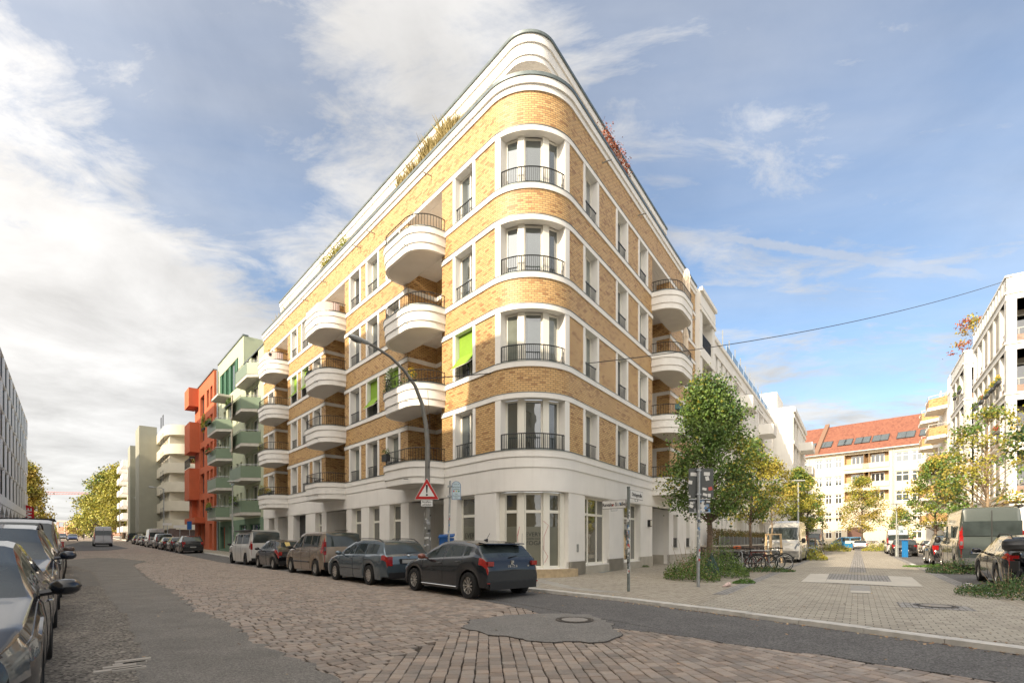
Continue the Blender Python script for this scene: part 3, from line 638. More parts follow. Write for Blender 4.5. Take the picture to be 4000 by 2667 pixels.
# building-side details at street level
mb = MB(); M, w = frame_M(PP(sb(2.9),0.0), PP(sb(3.1),0.0)); mb.box((-0.05,-0.03,1.0),(0.07,0.0,1.3),M); mb.build('vent_grille', STEEL, bld)
mb = MB(); M, w = frame_M(PP(sb(10.9),0.0), PP(sb(11.2),0.0)); mb.box((-0.1,-0.14,2.15),(0.15,0.0,2.5),M); mb.build('wall_lamp', DARK, bld); mb = MB(); mb.box((-0.06,-0.15,2.2),(0.11,-0.14,2.45),M); mb.build('house_number_plate', FRAME, bld)
mb = MB(); M, w = frame_M(PP(sb(11.56),-0.2), PP(sb(11.9),-0.2)); mb.tube([M @ Vector((0.12,0.0,0.12)), M @ Vector((0.12,0.0,3.2))], 0.055, 8); mb.build('downpipe', STEEL, bld)
for k in range(3):
    M, w = BALC['R',0,k+1]; mb = MB(); mb.tube([M @ Vector((0.42,1.2,ZS[k]-0.1)), M @ Vector((0.42,1.2,ZS[k+1]-0.4))], 0.05, 8); mb.build('downpipe', STEEL, bld)
# ================================================================ ground
def gz(p): a = (p[0]-C0.x)*Ld.x + (p[1]-C0.y)*Ld.y; return 0.014*(a-27) if 27 < a < 260 else (0.014*233 if a >= 260 else 0.0)
def sheet(name, pts, z, m_, thick=None, uvdir=None, uv0=(0,0), parent=None, **props):
    bm = bmesh.new(); vs_ = [bm.verts.new((p[0], p[1], z)) for p in pts]; f = bm.faces.new(vs_)
    if f.normal.z < 0 or f.calc_center_median() is None: pass
    f.normal_update()
    if f.normal.z < 0: f.normal_flip()
    if thick:
        r = bmesh.ops.extrude_face_region(bm, geom=[f]); nv = [e for e in r['geom'] if isinstance(e, bmesh.types.BMVert)]
        for v in nv: v.co.z += 0.0
        for v in vs_: v.co.z -= thick
    else: bmesh.ops.triangulate(bm, faces=bm.faces[:])
    for aa in (27, 60, 110, 260):
        P = LP(aa, 0); bmesh.ops.bisect_plane(bm, geom=bm.verts[:]+bm.edges[:]+bm.faces[:], plane_co=P, plane_no=(Ld.x, Ld.y, 0))
    for v in bm.verts: v.co.z += gz(v.co)
    bmesh.ops.recalc_face_normals(bm, faces=bm.faces[:])
    if not thick and bm.faces and bm.faces[:][0].normal.z < 0: bmesh.ops.reverse_faces(bm, faces=bm.faces[:])
    ul = bm.loops.layers.uv.new("UVMap"); d = uvdir or Vector((1,0)); e = Vector((-d.y, d.x))
    for f in bm.faces:
        for l in f.loops: l[ul].uv = ((l.vert.co.x*d.x+l.vert.co.y*d.y), (l.vert.co.x*e.x+l.vert.co.y*e.y))
    me = bpy.data.meshes.new(name); bm.to_mesh(me); bm.free(); me.materials.append(m_)
    o = bpy.data.objects.new(name, me); COL.objects.link(o)
    if parent: o.parent = parent
    for k, v in props.items(): o[k] = v
    return o
def asphalt(name, c, var=0.18, scale=1.2, agg=0.35, ascale=90, c2=None):
    m_ = bpy.data.materials.new(name); m_.use_nodes = True; nt = m_.node_tree; N = nt.nodes; K = nt.links; bs = N['Principled BSDF']; bs.inputs['Roughness'].default_value = 0.9
    tc = N.new('ShaderNodeTexCoord')
    n = N.new('ShaderNodeTexNoise'); n.inputs['Scale'].default_value = scale; n.inputs['Detail'].default_value = 9; n.inputs['Roughness'].default_value = 0.65; K.new(tc.outputs['Object'], n.inputs['Vector'])
    v = N.new('ShaderNodeTexVoronoi'); v.inputs['Scale'].default_value = ascale; K.new(tc.outputs['Object'], v.inputs['Vector'])
    sp = N.new('ShaderNodeSeparateColor'); K.new(v.outputs['Color'], sp.inputs[0])
    mr = N.new('ShaderNodeMapRange'); mr.inputs[3].default_value = 1-agg; mr.inputs[4].default_value = 1+agg; K.new(sp.outputs[0], mr.inputs[0])
    m1 = N.new('ShaderNodeMapRange'); m1.inputs[1].default_value = 0.3; m1.inputs[2].default_value = 0.7; m1.inputs[3].default_value = 1-var; m1.inputs[4].default_value = 1+var; K.new(n.outputs[0], m1.inputs[0])
    mu = N.new('ShaderNodeMath'); mu.operation = 'MULTIPLY'; K.new(mr.outputs[0], mu.inputs[0]); K.new(m1.outputs[0], mu.inputs[1])
    hs = N.new('ShaderNodeHueSaturation'); hs.inputs['Color'].default_value = (*c, 1); K.new(mu.outputs[0], hs.inputs['Value']); K.new(hs.outputs[0], bs.inputs['Base Color'])
    b = N.new('ShaderNodeBump'); b.inputs['Strength'].default_value = 0.6; b.inputs['Distance'].default_value = 0.006; K.new(v.outputs['Distance'], b.inputs['Height']); K.new(b.outputs[0], bs.inputs['Normal'])
    return m_
ASPH = asphalt('asphalt', (0.18,0.168,0.15), 0.18, 1.2, 0.35, 70); ASPH_R = asphalt('worn_asphalt', (0.165,0.148,0.125), 0.25, 2.5, 0.8, 40); ASPH_D = asphalt('dark_asphalt', (0.115,0.111,0.107), 0.16, 1.5, 0.5, 60)
ASPH_P = asphalt('patch_asphalt', (0.19,0.18,0.165), 0.14, 1.2, 0.3, 60); SOIL = asphalt('joint_soil', (0.055,0.044,0.033), 0.3, 3, 0.3, 60)
PAVE = brick_mat('paving_bricks', (0.33,0.295,0.235), (0.39,0.35,0.285), (0.28,0.245,0.195), (0.13,0.11,0.085), 0.205, 0.105, 0.006, rough=0.85)
PAVE2 = brick_mat('lane_bricks', (0.34,0.31,0.255), (0.40,0.365,0.30), (0.29,0.26,0.215), (0.13,0.115,0.09), 0.205, 0.155, 0.008, rough=0.85)
SLABS = brick_mat('pavement_slabs', (0.33,0.31,0.27), (0.38,0.36,0.32), (0.29,0.27,0.24), (0.15,0.14,0.12), 0.35, 0.35, 0.007, rough=0.85, offset=0.0)
SETTG = brick_mat('grey_setts', (0.27,0.26,0.25), (0.36,0.35,0.33), (0.19,0.185,0.18), (0.11,0.10,0.09), 0.11, 0.10, 0.010, rough=0.8)
FARS = brick_mat('far_cobbles', (0.32,0.255,0.205), (0.37,0.30,0.245), (0.26,0.215,0.18), (0.12,0.10,0.08), 0.22, 0.17, 0.02, rough=0.8)
KERB = mat('granite_kerb', (0.52,0.50,0.46), 0.75, var=0.15, scale=6, bump=0.3, bscale=80)
LIGHTP = mat('light_paving', (0.50,0.47,0.41), 0.85, var=0.08, scale=3); MARK = mat('road_marking', (0.72,0.70,0.66), 0.8, var=0.12, scale=9)
big = [(-1500,-80),(1500,-80),(1500,1500),(-1500,1500)]
sheet('ground', big, -0.035, SOIL, kind='structure')
# kerb line of the near street, in (along, out) of the left facade
KL = [(-30,5.6),(-21,4.25),(-16,3.72),(-12,3.25),(-8.2,2.72),(-5.3,2.42),(-1.7,2.40),(12,2.40),(27,2.40),(60,2.40),(110,2.4),(260,2.4)]
pave = [LP(a, o-0.27) for a, o in KL] + [LP(900,2.3), Vector((1400,1400,0)), Vector((1400,-70,0)), LP(-60,8)]
sheet('pavement', [(p.x,p.y) for p in pave], 0.115, PAVE, uvdir=Rd, kind='structure')
mbk = MB(); pk = [LP(a,o) for a,o in KL]
for i in range(len(pk)-1):
    a, b = pk[i], pk[i+1]; L = (b-a).length; n = max(1, int(round(L/(1.0 if KL[i+1][0] < 60 else 6.0))))
    for j in range(n):
        p = a.lerp(b, j/n); q = a.lerp(b, (j+1)/n - (0.008/ (L/n))/n); d = (q-p).normalized(); nn = Vector((-d.y, d.x, 0))*-0.28; h = 0.122+rnd.uniform(-0.004,0.004)
        g0, g1 = gz(p), gz(q)
        if nn.x*nL.x+nn.y*nL.y > 0: nn = -nn
        c = [p+Vector((0,0,g0-0.1)), q+Vector((0,0,g1-0.1)), q+nn+Vector((0,0,g1-0.1)), p+nn+Vector((0,0,g0-0.1)), p+nn*0.08+Vector((0,0,g0+h)), q+nn*0.08+Vector((0,0,g1+h)), q+nn+Vector((0,0,g1+h)), p+nn+Vector((0,0,g0+h))]
        mbk.hexa(c)
mbk.build('kerb', KERB, kind='structure')
# far side pavement and kerb of the near street
sheet('far_pavement', [(LP(a,o).x,LP(a,o).y) for a,o in ((-40,14.4),(900,14.4),(900,20.5),(-40,20.5))], 0.10, SLABS, uvdir=Ld, kind='structure')
def interp0(P, x):
    for (a,b),(c,d) in zip(P, P[1:]):
        if x <= c: return b+(d-b)*(x-a)/(c-a)
    return P[-1][1]
def px(pts, z=0.0): return [tuple(gp(x, y, z).xy) for x, y in pts]
# asphalt areas
def wob(pts, amp=0.03, step=0.12, closed=False):
    out = []; n = len(pts)
    for i in range(n if closed else n-1):
        a, b = Vector(pts[i]), Vector(pts[(i+1)%n]); L = (b-a).length; k = max(1, min(60, int(L/step)))
        for j in range(k):
            t = j/k; p = a.lerp(b, t); d = (b-a)/max(L,1e-6); w = rnd.uniform(-amp, amp)*(1 if 0 < j else 0.3)
            out.append((p.x - d.y*w, p.y + d.x*w))
    if not closed: out.append(tuple(pts[-1]))
    return out
edge = [(1400,2740),(1326,2667),(1258,2626),(1180,2585),(1122,2550),(1054,2533),(978,2490),(893,2448),(816,2401),(748,2380),(731,2350),(663,2299),(595,2265),(561,2243),(519,2205),(571,2194),(480,2187),(380,2185)]
far_l = [tuple(LP(30,14.4).xy), tuple(LP(-4,14.4).xy)]
areaA = wob(px(edge), 0.11, 0.15) + far_l + [(-1.5,2.6),(-1.2,3.9)]
sheet('asphalt_lane', areaA, 0.006, ASPH, thick=0.03, kind='structure')
rough = wob(px([(560,2720),(545,2667),(527,2610),(544,2524),(510,2465),(490,2400),(476,2397),(408,2311),(366,2235),(300,2212)]), 0.05) + [tuple(LP(26,14.3).xy), tuple(LP(-4,14.3).xy)]
sheet('worn_asphalt', rough, 0.012, ASPH_R, kind='structure')
slab = wob(px([(280,2297),(390,2287),(378,2262),(352,2233),(290,2231)]), 0.01, 0.5); sheet('asphalt_patch', slab, 0.018, asphalt('pale_asphalt',(0.15,0.14,0.125),0.12,2,0.25,80), kind='structure')
areaB = wob(px([(296,2166),(420,2164),(500,2156),(455,2148),(430,2140),(400,2131),(380,2127),(330,2124),(296,2124)]), 0.04, 0.5) + [tuple(LP(75,8).xy), tuple(LP(75,14).xy), tuple(LP(36,14).xy), tuple(LP(36,9.5).xy)]
areaB = px([(296,2166),(420,2164),(500,2158),(455,2151),(430,2146),(400,2141),(330,2138)]) + [tuple(LP(60,14).xy), tuple(LP(34,14).xy)]
sheet('asphalt_patch', areaB, 0.006, ASPH_D, thick=0.02, kind='structure')
ce = [(1640,2290),(1740,2318),(1859,2340),(1950,2357),(2031,2372),(2135,2402),(2210,2412),(2330,2430),(2400,2453),(2550,2468),(2704,2488),(2838,2511),(2960,2527),(3061,2542),(3240,2560),(3507,2604),(3730,2637),(3945,2667),(4400,2735)]
bandp = [tuple(LP(62,4.2).xy), tuple(LP(27,4.3).xy), tuple(LP(12,4.25).xy)] + wob(px(ce), 0.03, 0.15)[:-1] + [tuple(LP(a,o).xy) for a,o in KL[:10]]
k0 = wob(px(ce), 0.03, 0.15)
bandp = [tuple(LP(60,4.2).xy), tuple(LP(27,4.3).xy), tuple(LP(6,4.2).xy)]
for i in range(len(ce)-1):
    a, b = Vector(px([ce[i]])[0]), Vector(px([ce[i+1]])[0]); k = max(1, int((b-a).length/0.12))
    for j in range(k):
        p = a.lerp(b, j/k); d = (b-a).normalized(); w = rnd.uniform(-0.03,0.03); bandp.append((p.x-d.y*w, p.y+d.x*w))
bandp += [tuple(LP(a,o).xy) for a,o in KL[:10]]
ka = sheet('kerbside_asphalt', bandp, 0.004, ASPH_D, thick=0.03, kind='structure')
for v in ka.data.vertices:                     # the asphalt rises towards the kerb
    q = LP(0,0); a_ = (v.co.x-C0.x)*Ld.x+(v.co.y-C0.y)*Ld.y; o_ = (v.co.x-C0.x)*nL.x+(v.co.y-C0.y)*nL.y
    ko = interp0([(a,o) for a,o in KL], a_)
    if abs(o_-ko) < 0.06: v.co.z += 0.05
patch = wob(px([(1800,2451),(1836,2434),(1838,2422),(1974,2404),(2080,2399),(2150,2396),(2300,2400),(2400,2440),(2392,2452),(2420,2470),(2425,2485),(2385,2500),(2330,2510),(2200,2506),(2130,2509),(2060,2503),(1980,2484),(1905,2480),(1860,2464)]), 0.05, 0.11, True)
pc_ = Vector((sum(p[0] for p in patch)/len(patch), sum(p[1] for p in patch)/len(patch)))
sheet('patch_edge', [tuple(pc_+(Vector(p)-pc_)*1.012+Vector((rnd.uniform(-.01,.01),rnd.uniform(-.01,.01)))) for p in patch], 0.008, mat('tar_edge',(0.05,0.045,0.04),.9), kind='structure')
sheet('asphalt_patch', patch, 0.014, ASPH_P, thick=0.03, kind='structure')
# ---- cobblestones as real setts
def inside(p, poly):
    x, y = p; c = False; n = len(poly); j = n-1
    for i in range(n):
        xi, yi = poly[i]; xj, yj = poly[j]
        if (yi > y) != (yj > y) and x < (xj-xi)*(y-yi)/(yj-yi)+xi: c = not c
        j = i
    return c
dA, dB = Vector(px([(1790,2462)])[0]), Vector(px([(1290,2680)])[0])
def side(p): return (dB.x-dA.x)*(p[1]-dA.y) - (dB.y-dA.y)*(p[0]-dA.x)
def setts():
    mb = MB(); V = mb.v; Fc = mb.f
    def add(u, v, du, dv, c, a0, a1, cut, gs=1.0):
        # u along axis a0, v along axis a1
        g = rnd.uniform(0.007,0.012)*gs; j = 0.007; far = (c[0]**2+c[1]**2) > 22**2
        q = [(-du/2+g,-dv/2+g),(du/2-g,-dv/2+g),(du/2-g,dv/2-g),(-du/2+g,dv/2-g)]
        q = [(x+rnd.uniform(-j,j), y+rnd.uniform(-j,j)) for x, y in q]
        h = rnd.uniform(-0.004,0.003); tx, ty = rnd.uniform(-0.016,0.016), rnd.uniform(-0.016,0.016); zz = gz(c)
        def W(x, y, z): return (c[0]+a0.x*x+a1.x*y, c[1]+a0.y*x+a1.y*y, zz+h+z+x*tx+y*ty)
        b = len(V); V.extend(W(x,y,-0.04) for x,y in q); V.extend(W(x,y,-0.007) for x,y in q); V.extend(W(x*0.88,y*0.88,0.0) for x,y in q)
        for i in range(4):
            k = (i+1)%4
            if not far: Fc.append((b+i,b+k,b+4+k,b+4+i))
            Fc.append((b+4+i,b+4+k,b+8+k,b+8+i))
        Fc.append((b+8,b+9,b+10,b+11))
        mb.mi.extend([0]*(9 if not far else 5))
    shrinkA = areaA; 
    def ok(c, du):
        if c[1] < 3.9 or abs(c[0]) > c[1]*1.06+0.6: return False
        a = (c[0]-C0.x)*Ld.x+(c[1]-C0.y)*Ld.y; o = (c[0]-C0.x)*nL.x+(c[1]-C0.y)*nL.y
        if o < 2.45 or a > 46: return False
        return True
    covered = lambda p: inside(p, areaA) or inside(p, patch) or inside(p, bandp)
    v = -8.0; a0, a1 = nL, Ld                       # main carriageway: courses run across the street
    while v < 47:
        dv = rnd.uniform(0.140,0.158); u = 2.3 + rnd.uniform(0,0.2)
        while u < 16.5:
            du = rnd.uniform(0.16,0.23); cc = C0 + a0*(u+du/2) + a1*(v+dv/2 + 0.03*math.sin(u*0.9+v*0.2)); c = (cc.x, cc.y); u += du
            if side(c) < 0 and ok(c, du):
                if covered(c) and covered((c[0]+a0.x*.18, c[1]+a0.y*.18)) and covered((c[0]-a0.x*.18, c[1]-a0.y*.18)): continue
                add(u, v, du, dv, c, a0, a1, None)
        v += dv
    # mouth of the junction: the courses swing round in a fan
    FAN = [(-3,-.03),(0.9,-.055),(2.9,-.25),(4.2,-.55),(6,-.75),(14,-.75)]
    x0 = -2.6
    while x0 < 11:
        s_ = interp0(FAN, x0); L_ = math.hypot(s_, 1); w0 = rnd.uniform(0.135,0.158); dx = w0*L_; x1 = x0+dx; s1 = interp0(FAN, x1); sm = (s_+s1)/2
        t = -2.2 - rnd.uniform(0, .2)
        while t < 6.5:
            dl = rnd.uniform(0.14,0.21); tm = t+dl/2/L_; xa, xb = x0+s_*tm, x1+s1*tm; wd = (xb-xa)/L_
            t += dl/L_
            if wd < .07: continue
            c = ((xa+xb)/2, 5.9+tm)
            if side(c) >= 0 and ok(c, dl):
                d0 = Vector((sm, 1)).normalized(); d1 = Vector((-d0.y, d0.x))
                if covered(c) and covered((c[0]+.15*d0.x, c[1]+.15*d0.y)) and covered((c[0]-.15*d0.x, c[1]-.15*d0.y)): continue
                add(0, 0, dl, wd, c, d0, d1, None, 0.62)
        x0 = x1
    mb.uv = []
    return mb
SETT = mat('granite_setts', (0.315,0.243,0.19), 0.62, isl=0.26, col2=(0.265,0.235,0.205), scale=3.5, bump=0.5, bscale=35, det=8)
so = setts().build('cobblestones', SETT, kind='structure')
sheet('cobbled_road', [tuple(LP(a,o).xy) for a,o in ((45.8,2.4),(400,2.4),(400,14.3),(45.8,14.3))], -0.012, FARS, uvdir=Ld, kind='structure')
# loose setts breaking through the asphalt on the left
mb = MB()
for x, y, w in ((520,2578,0.34),(505,2590,0.30),(468,2602,0.30),(462,2614,0.42),(505,2612,0.3),(528,2588,0.22)):
    p = gp(x,y,0.02); M = Matrix.Translation(p) @ Matrix.Rotation(math.atan2(nL.y,nL.x)+rnd.uniform(-.06,.06),4,'Z'); mb.box((-w/2,-0.045,-0.03),(w/2,0.045,0.012),M)
mb.build('exposed_setts', mat('pale_sett',(0.42,0.38,0.33),0.8,isl=0.1), kind='structure')
# ---- side street surfaces (laid flush, a few mm above one another)
def b_at_kerb(o):
    b = 4.0
    while b > -20:
        p = RP(b,o); a_ = (p.x-C0.x)*Ld.x+(p.y-C0.y)*Ld.y; o_ = (p.x-C0.x)*nL.x+(p.y-C0.y)*nL.y
        if o_ > interp0(KL, a_)-0.36: return b
        b -= 0.02
    return b
sheet('side_street', [tuple(RP(b_at_kerb(6.2+5.3*i/12),6.2+5.3*i/12).xy) for i in range(13)] + [tuple(RP(b,o).xy) for b,o in ((150,11.6),(150,6.1))], 0.119, PAVE2, uvdir=nR, kind='structure')
sheet('gutter_strip', [tuple(RP(b,o).xy) for b,o in ((-1.6,5.95),(-1.6,6.28),(150,6.2),(150,5.9))], 0.123, SETTG, uvdir=Rd, kind='structure')
sheet('gutter_strip', [tuple(RP(b,o).xy) for b,o in ((3.0,11.25),(3.0,11.6),(150,11.6),(150,11.3))], 0.123, SETTG, uvdir=Rd, kind='structure')
sheet('centre_gutter', [tuple(RP(b,o).xy) for b,o in ((11,8.6),(11,9.2),(120,9.2),(120,8.6))], 0.123, SETTG, uvdir=Rd, kind='structure')
sheet('slab_pavement', [tuple(p.xy) for p in (gp(2060,2262,.12),gp(2200,2294,.12),gp(2330,2312,.12),gp(2447,2312,.12),gp(2360,2304,.12),gp(2250,2292,.12),gp(2120,2262,.12))], 0.119, SLABS, uvdir=Ld, kind='structure')
sheet('small_sett_strip', [tuple(LP(a,o).xy) for a,o in ((-1.2,1.0),(20,1.0),(20,2.2),(-2.2,2.2))], 0.119, SLABS, uvdir=Ld, kind='structure')
Q = lambda pts: px(pts, 0.12)
sheet('raised_crossing', Q([(3224,2275),(3494,2289),(3467,2248),(3240,2240)]), 0.128, SETTG, uvdir=Rd, kind='structure')
sheet('raised_crossing_edge', Q([(3128,2272),(3222,2275),(3240,2240),(3166,2240)]), 0.127, LIGHTP, uvdir=Rd, kind='structure')
sheet('raised_crossing_edge', Q([(3494,2289),(3606,2291),(3562,2254),(3467,2248)]), 0.127, LIGHTP, uvdir=Rd, kind='structure')
sheet('raised_crossing_edge', Q([(3222,2275),(3494,2288),(3485,2273),(3232,2262)]), 0.131, LIGHTP, uvdir=Rd, kind='structure')
sheet('drain_slab', Q([(3322,2314),(3402,2317),(3396,2286),(3322,2285)]), 0.124, mat('drain_stone',(0.30,0.29,0.27),0.8,var=0.15,scale=8), uvdir=Rd, kind='structure')
sheet('drain_slab_edge', Q([(3322,2314),(3402,2317),(3398,2309),(3323,2306)]), 0.128, LIGHTP, uvdir=Rd, kind='structure')
sheet('manhole_setts', Q([(3500,2350),(3779,2368),(3821,2387),(3515,2370)]), 0.124, SETTG, uvdir=Rd, kind='structure')
sheet('parking_line', Q([(3770,2276),(3795,2277),(3905,2322),(3875,2323)]), 0.124, MARK, kind='structure')
sheet('parking_line', Q([(3550,2201),(3562,2200),(3600,2213),(3590,2215)]), 0.124, MARK, kind='structure')
sheet('parking_bay', [tuple(RP(b,o).xy) for b,o in ((2.8,11.6),(150,11.6),(150,14.2),(2.8,14.2))], 0.120, ASPH_D, uvdir=Rd, kind='structure')
sheet('cellar_cover', Q([(2310,2232),(2355,2222),(2425,2218),(2400,2228),(2350,2236)]), 0.121, mat('slate_cover',(0.20,0.24,0.24),0.6,var=0.2,scale=5), kind='structure')
CAST = mat('cast_iron', (0.055,0.05,0.045), 0.55, metal=0.4, var=0.3, scale=20); CONC = mat('concrete_lid', (0.27,0.25,0.225), 0.85, var=0.15, scale=30)
def manhole(label, p, r):
    t = thing('manhole_cover', label, 'manhole cover', p)
    mb = MB(); n = 40
    for r0, r1, z in ((r*0.70,r*0.86,0.006),(r*0.92,r,0.004)):
        for k in range(n):
            a, b = 2*math.pi*k/n, 2*math.pi*(k+1)/n
            if z == 0.006 and k % 2: 
                continue
            mb.face([(r0*math.cos(a),r0*math.sin(a),z),(r1*math.cos(a),r1*math.sin(a),z),(r1*math.cos(b),r1*math.sin(b),z),(r0*math.cos(b),r0*math.sin(b),z)])
    mb.build('iron_ring', CAST, t)
    mb = MB(); mb.face([(r*math.cos(2*math.pi*k/n), r*math.sin(2*math.pi*k/n), 0.001) for k in range(n)]); mb.build('rim', mat('manhole_rim',(0.16,0.14,0.12),0.7,var=0.3,scale=15), t)
    mb = MB(); mb.face([(r*.69*math.cos(2*math.pi*k/n), r*.69*math.sin(2*math.pi*k/n), 0.005) for k in range(n)]); mb.build('concrete_lid', CONC, t)
manhole('round manhole cover in the grey asphalt patch among the cobbles', gp(2245,2419,0.02)+Vector((0,0,0.0)), 0.34)
manhole('round manhole cover framed by pale setts in the brick side street', gp(3655,2366,0.12)+Vector((0,0,0.008)), 0.36)
# fallen leaves and litter along the kerb
def o_near(p):
    d = (p.x-C0.x)*nL.x+(p.y-C0.y)*nL.y - interp0(KL,(p.x-C0.x)*Ld.x+(p.y-C0.y)*Ld.y); return max(0.0, 1-d/1.6) if d > 0 else 0.0
mb = MB()
for _ in range(1500):
    i = rnd.randrange(0, 7); t = rnd.random(); a = KL[i][0]+(KL[i+1][0]-KL[i][0])*t; o = KL[i][1]+(KL[i+1][1]-KL[i][1])*t + abs(rnd.gauss(0,0.10))+0.01
    p = LP(a, o); 
    if rnd.random() < 0.35: p = LP(rnd.uniform(-14,14), o+rnd.uniform(-7,9))
    s = rnd.uniform(0.012,0.032); an = rnd.uniform(0,6.28); u = Vector((math.cos(an),math.sin(an),rnd.uniform(-.3,.3)))*s; w = Vector((-math.sin(an),math.cos(an),rnd.uniform(-.3,.3)))*s*0.7
    z = 0.022 if (p.x-C0.x)*nL.x+(p.y-C0.y)*nL.y > interp0(KL,(p.x-C0.x)*Ld.x+(p.y-C0.y)*Ld.y)+.02 else 0.137; z += 0.04*(o_near(p)); mb.face([p+Vector((0,0,z))-u, p+Vector((0,0,z))-w, p+Vector((0,0,z))+u, p+Vector((0,0,z))+w])
tag(mb.build('fallen_leaves', mat('fallen_leaf',(0.30,0.15,0.06),0.8,isl=0.6,col2=(0.42,0.33,0.2),scale=3), kind='stuff'), 'dry brown leaves lying along the kerb', 'leaves')
# ================================================================ background buildings
def facade_cells(M, w, h, holes, m_, parent, name='wall', depth=0.22, back=10.0, roofm=None, z0=-0.5):
    mb = MB(); fn = lambda x, y, z: tuple(M @ Vector((x, y, z)))
    wall_holes(mb, fn, 0, w, z0, h, holes, depth)
    P = [(0,0),(w,0),(w,back),(0,back)]
    for a, b in ((1,2),(2,3),(3,0)):
        p, q = P[a], P[b]; L_ = math.hypot(q[0]-p[0], q[1]-p[1])
        mb.face([fn(p[0],p[1],z0), fn(q[0],q[1],z0), fn(q[0],q[1],h), fn(p[0],p[1],h)], [(0,z0),(L_,z0),(L_,h),(0,h)])
    mb.face([fn(*p, h) for p in P])
    return mb.build(name, m_, parent)
def plain_windows(M, parent, holes, glass=None, frame=None, mull=(0.5,), depth=0.2, trans=(), fw=0.07):
    for h in holes:
        Mw = M @ Matrix.Translation((h[0], depth, 0)); make_window(parent, Mw, h[1]-h[0], h[2], h[3], mull=h[4] if len(h) > 4 else mull, trans=trans, fw=fw, glass=glass, frame=frame, th=0.05)
GREENW = mat('pale_green_render', (0.45,0.49,0.35), 0.85, var=0.05, scale=1); GREEND = mat('green_render', (0.16,0.25,0.17), 0.85, var=0.06, scale=1); GPAN = mat('green_shutter', (0.03,0.12,0.06), 0.5)
GBAL = mat('green_balcony_glass', (0.165,0.225,0.155), 0.35, var=0.06, scale=2); CONCB = mat('concrete_slab', (0.52,0.50,0.45), 0.85, var=0.1, scale=3)
REDW = mat('red_render', (0.52,0.13,0.055), 0.85, var=0.06, scale=1.2); CREAM = mat('cream_render', (0.58,0.54,0.43), 0.85, var=0.04, scale=1); GREYG = mat('grey_green_render', (0.31,0.31,0.25), 0.85, var=0.06, scale=0.6)
DFR = mat('dark_window_frame', (0.05,0.05,0.05), 0.5)
def fm(a0, a1, o=0.0): return frame_M(LP(a1,o), LP(a0,o))
def angular_balcony(M, x0, x1, z, D, parent, h=0.95, slab=0.25, body=None, plant=None):
    c = [(x0,0),(x0+0.5,-D),(x1-0.9,-D),(x1,0)]
    mb = MB(); mb.poly([tuple((M @ Vector((p[0],p[1],0))).xy) for p in c], z-slab, z); s = mb.build('balcony', CONCB, parent)
    gm = MB()
    for i in range(3):
        a, b = c[i], c[i+1]; A, B = M @ Vector((a[0],a[1],0)), M @ Vector((b[0],b[1],0)); d = (B-A).normalized(); n = Vector((-d.y,d.x,0))*0.02
        gm.hexa([A-n+Vector((0,0,z)),B-n+Vector((0,0,z)),B+n+Vector((0,0,z)),A+n+Vector((0,0,z)),A-n+Vector((0,0,z+h)),B-n+Vector((0,0,z+h)),B+n+Vector((0,0,z+h)),A+n+Vector((0,0,z+h))])
    gm.build('balustrade', body or GBAL, s)
    rm = MB(); rm.tube([M @ Vector((p[0],p[1],z+h+0.12)) for p in c], 0.025, 5)
    for p in c: rm.tube([M @ Vector((p[0],p[1],z+h-0.1)), M @ Vector((p[0],p[1],z+h+0.12))], 0.02, 4)
    rm.build('handrail', STEEL, s)
    return s
# green house
t = thing('apartment_building', 'pale green apartment house with angular glass balconies between the brick block and the red house', 'building')
M, w = fm(32.35, 49.4, -0.02)
hs = []
for k in range(5):
    z = 3.95+2.85*k
    hs += [(0.5,1.3,z,z+1.9,())] if k < 4 else []
    hs += [(2.6,3.5,z,z+2.1,()),(4.4,6.4,z,z+2.2,(0.5,)),(7.9,8.7,z,z+1.9,()),(9.4,10.0,z,z+1.9,()),(11.4,12.4,z,z+2.1,()),(13.2,15.4,z,z+2.2,(0.5,))]
hs = [h for h in hs if not (h[3] > 15.4 and h[0] < 9)]
hs += [(0.8,8.6,15.9,18.7,(0.12,0.25,0.37,0.5,0.62,0.75,0.87)),(1.0,3.2,0.6,2.9),(5.0,7.0,0.2,2.9),(9.0,11.6,0.4,2.9),(12.6,16.0,0.4,2.9)]
up = [h[:4] for h in hs if h[2] > 3.4]
facade_cells(M, 10.6, 20.1, [h for h in up if h[1] < 10.6], GREENW, t, z0=3.4, back=9)
M2, _ = frame_M(M @ Vector((10.6,0,0)), M @ Vector((w,0,0)))
facade_cells(M2, w-10.6, 17.4, [(h[0]-10.6,h[1]-10.6,h[2],h[3]) for h in up if h[0] > 10.6], GREENW, t, z0=3.4)
facade_cells(M, w, 3.4, [h[:4] for h in hs if h[3] < 3.4], GREEND, t, name='ground_floor_wall', z0=-0.5)
plain_windows(M, t, hs[:-5], glass=GLASS_D, frame=FRAME)
h = hs[-5]; make_window(t, M @ Matrix.Translation((h[0],0.12,0)), h[1]-h[0], h[2], h[3], mull=h[4], fw=0.1, glass=GLASS, frame=GPAN, th=0.05)
for h in hs[-4:]: make_window(t, M @ Matrix.Translation((h[0],0.12,0)), h[1]-h[0], h[2], h[3], mull=(0.35,0.7), fw=0.08, glass=GLASS, frame=GPAN, th=0.05)
for x in (0.8,2.7,4.7,7.4): mb = MB(); mb.box((x,0.02,15.95),(x+0.8,0.09,18.65),M); mb.build('shutter', GPAN, t)
mb = MB(); mb.box((-0.05,-0.08,20.1),(10.65,0.4,20.22),M); mb.build('roof_edge', FLASH, t)
mb = MB(); mb.box((10.65,-0.06,17.4),(w,0.3,17.5),M); mb.build('roof_edge', FLASH, t)
for k in range(4):
    z = 3.75+2.85*k
    angular_balcony(M, 0.9, 6.4, z, 1.25, t); angular_balcony(M, 10.9, 16.2, z+0.05, 1.3, t)
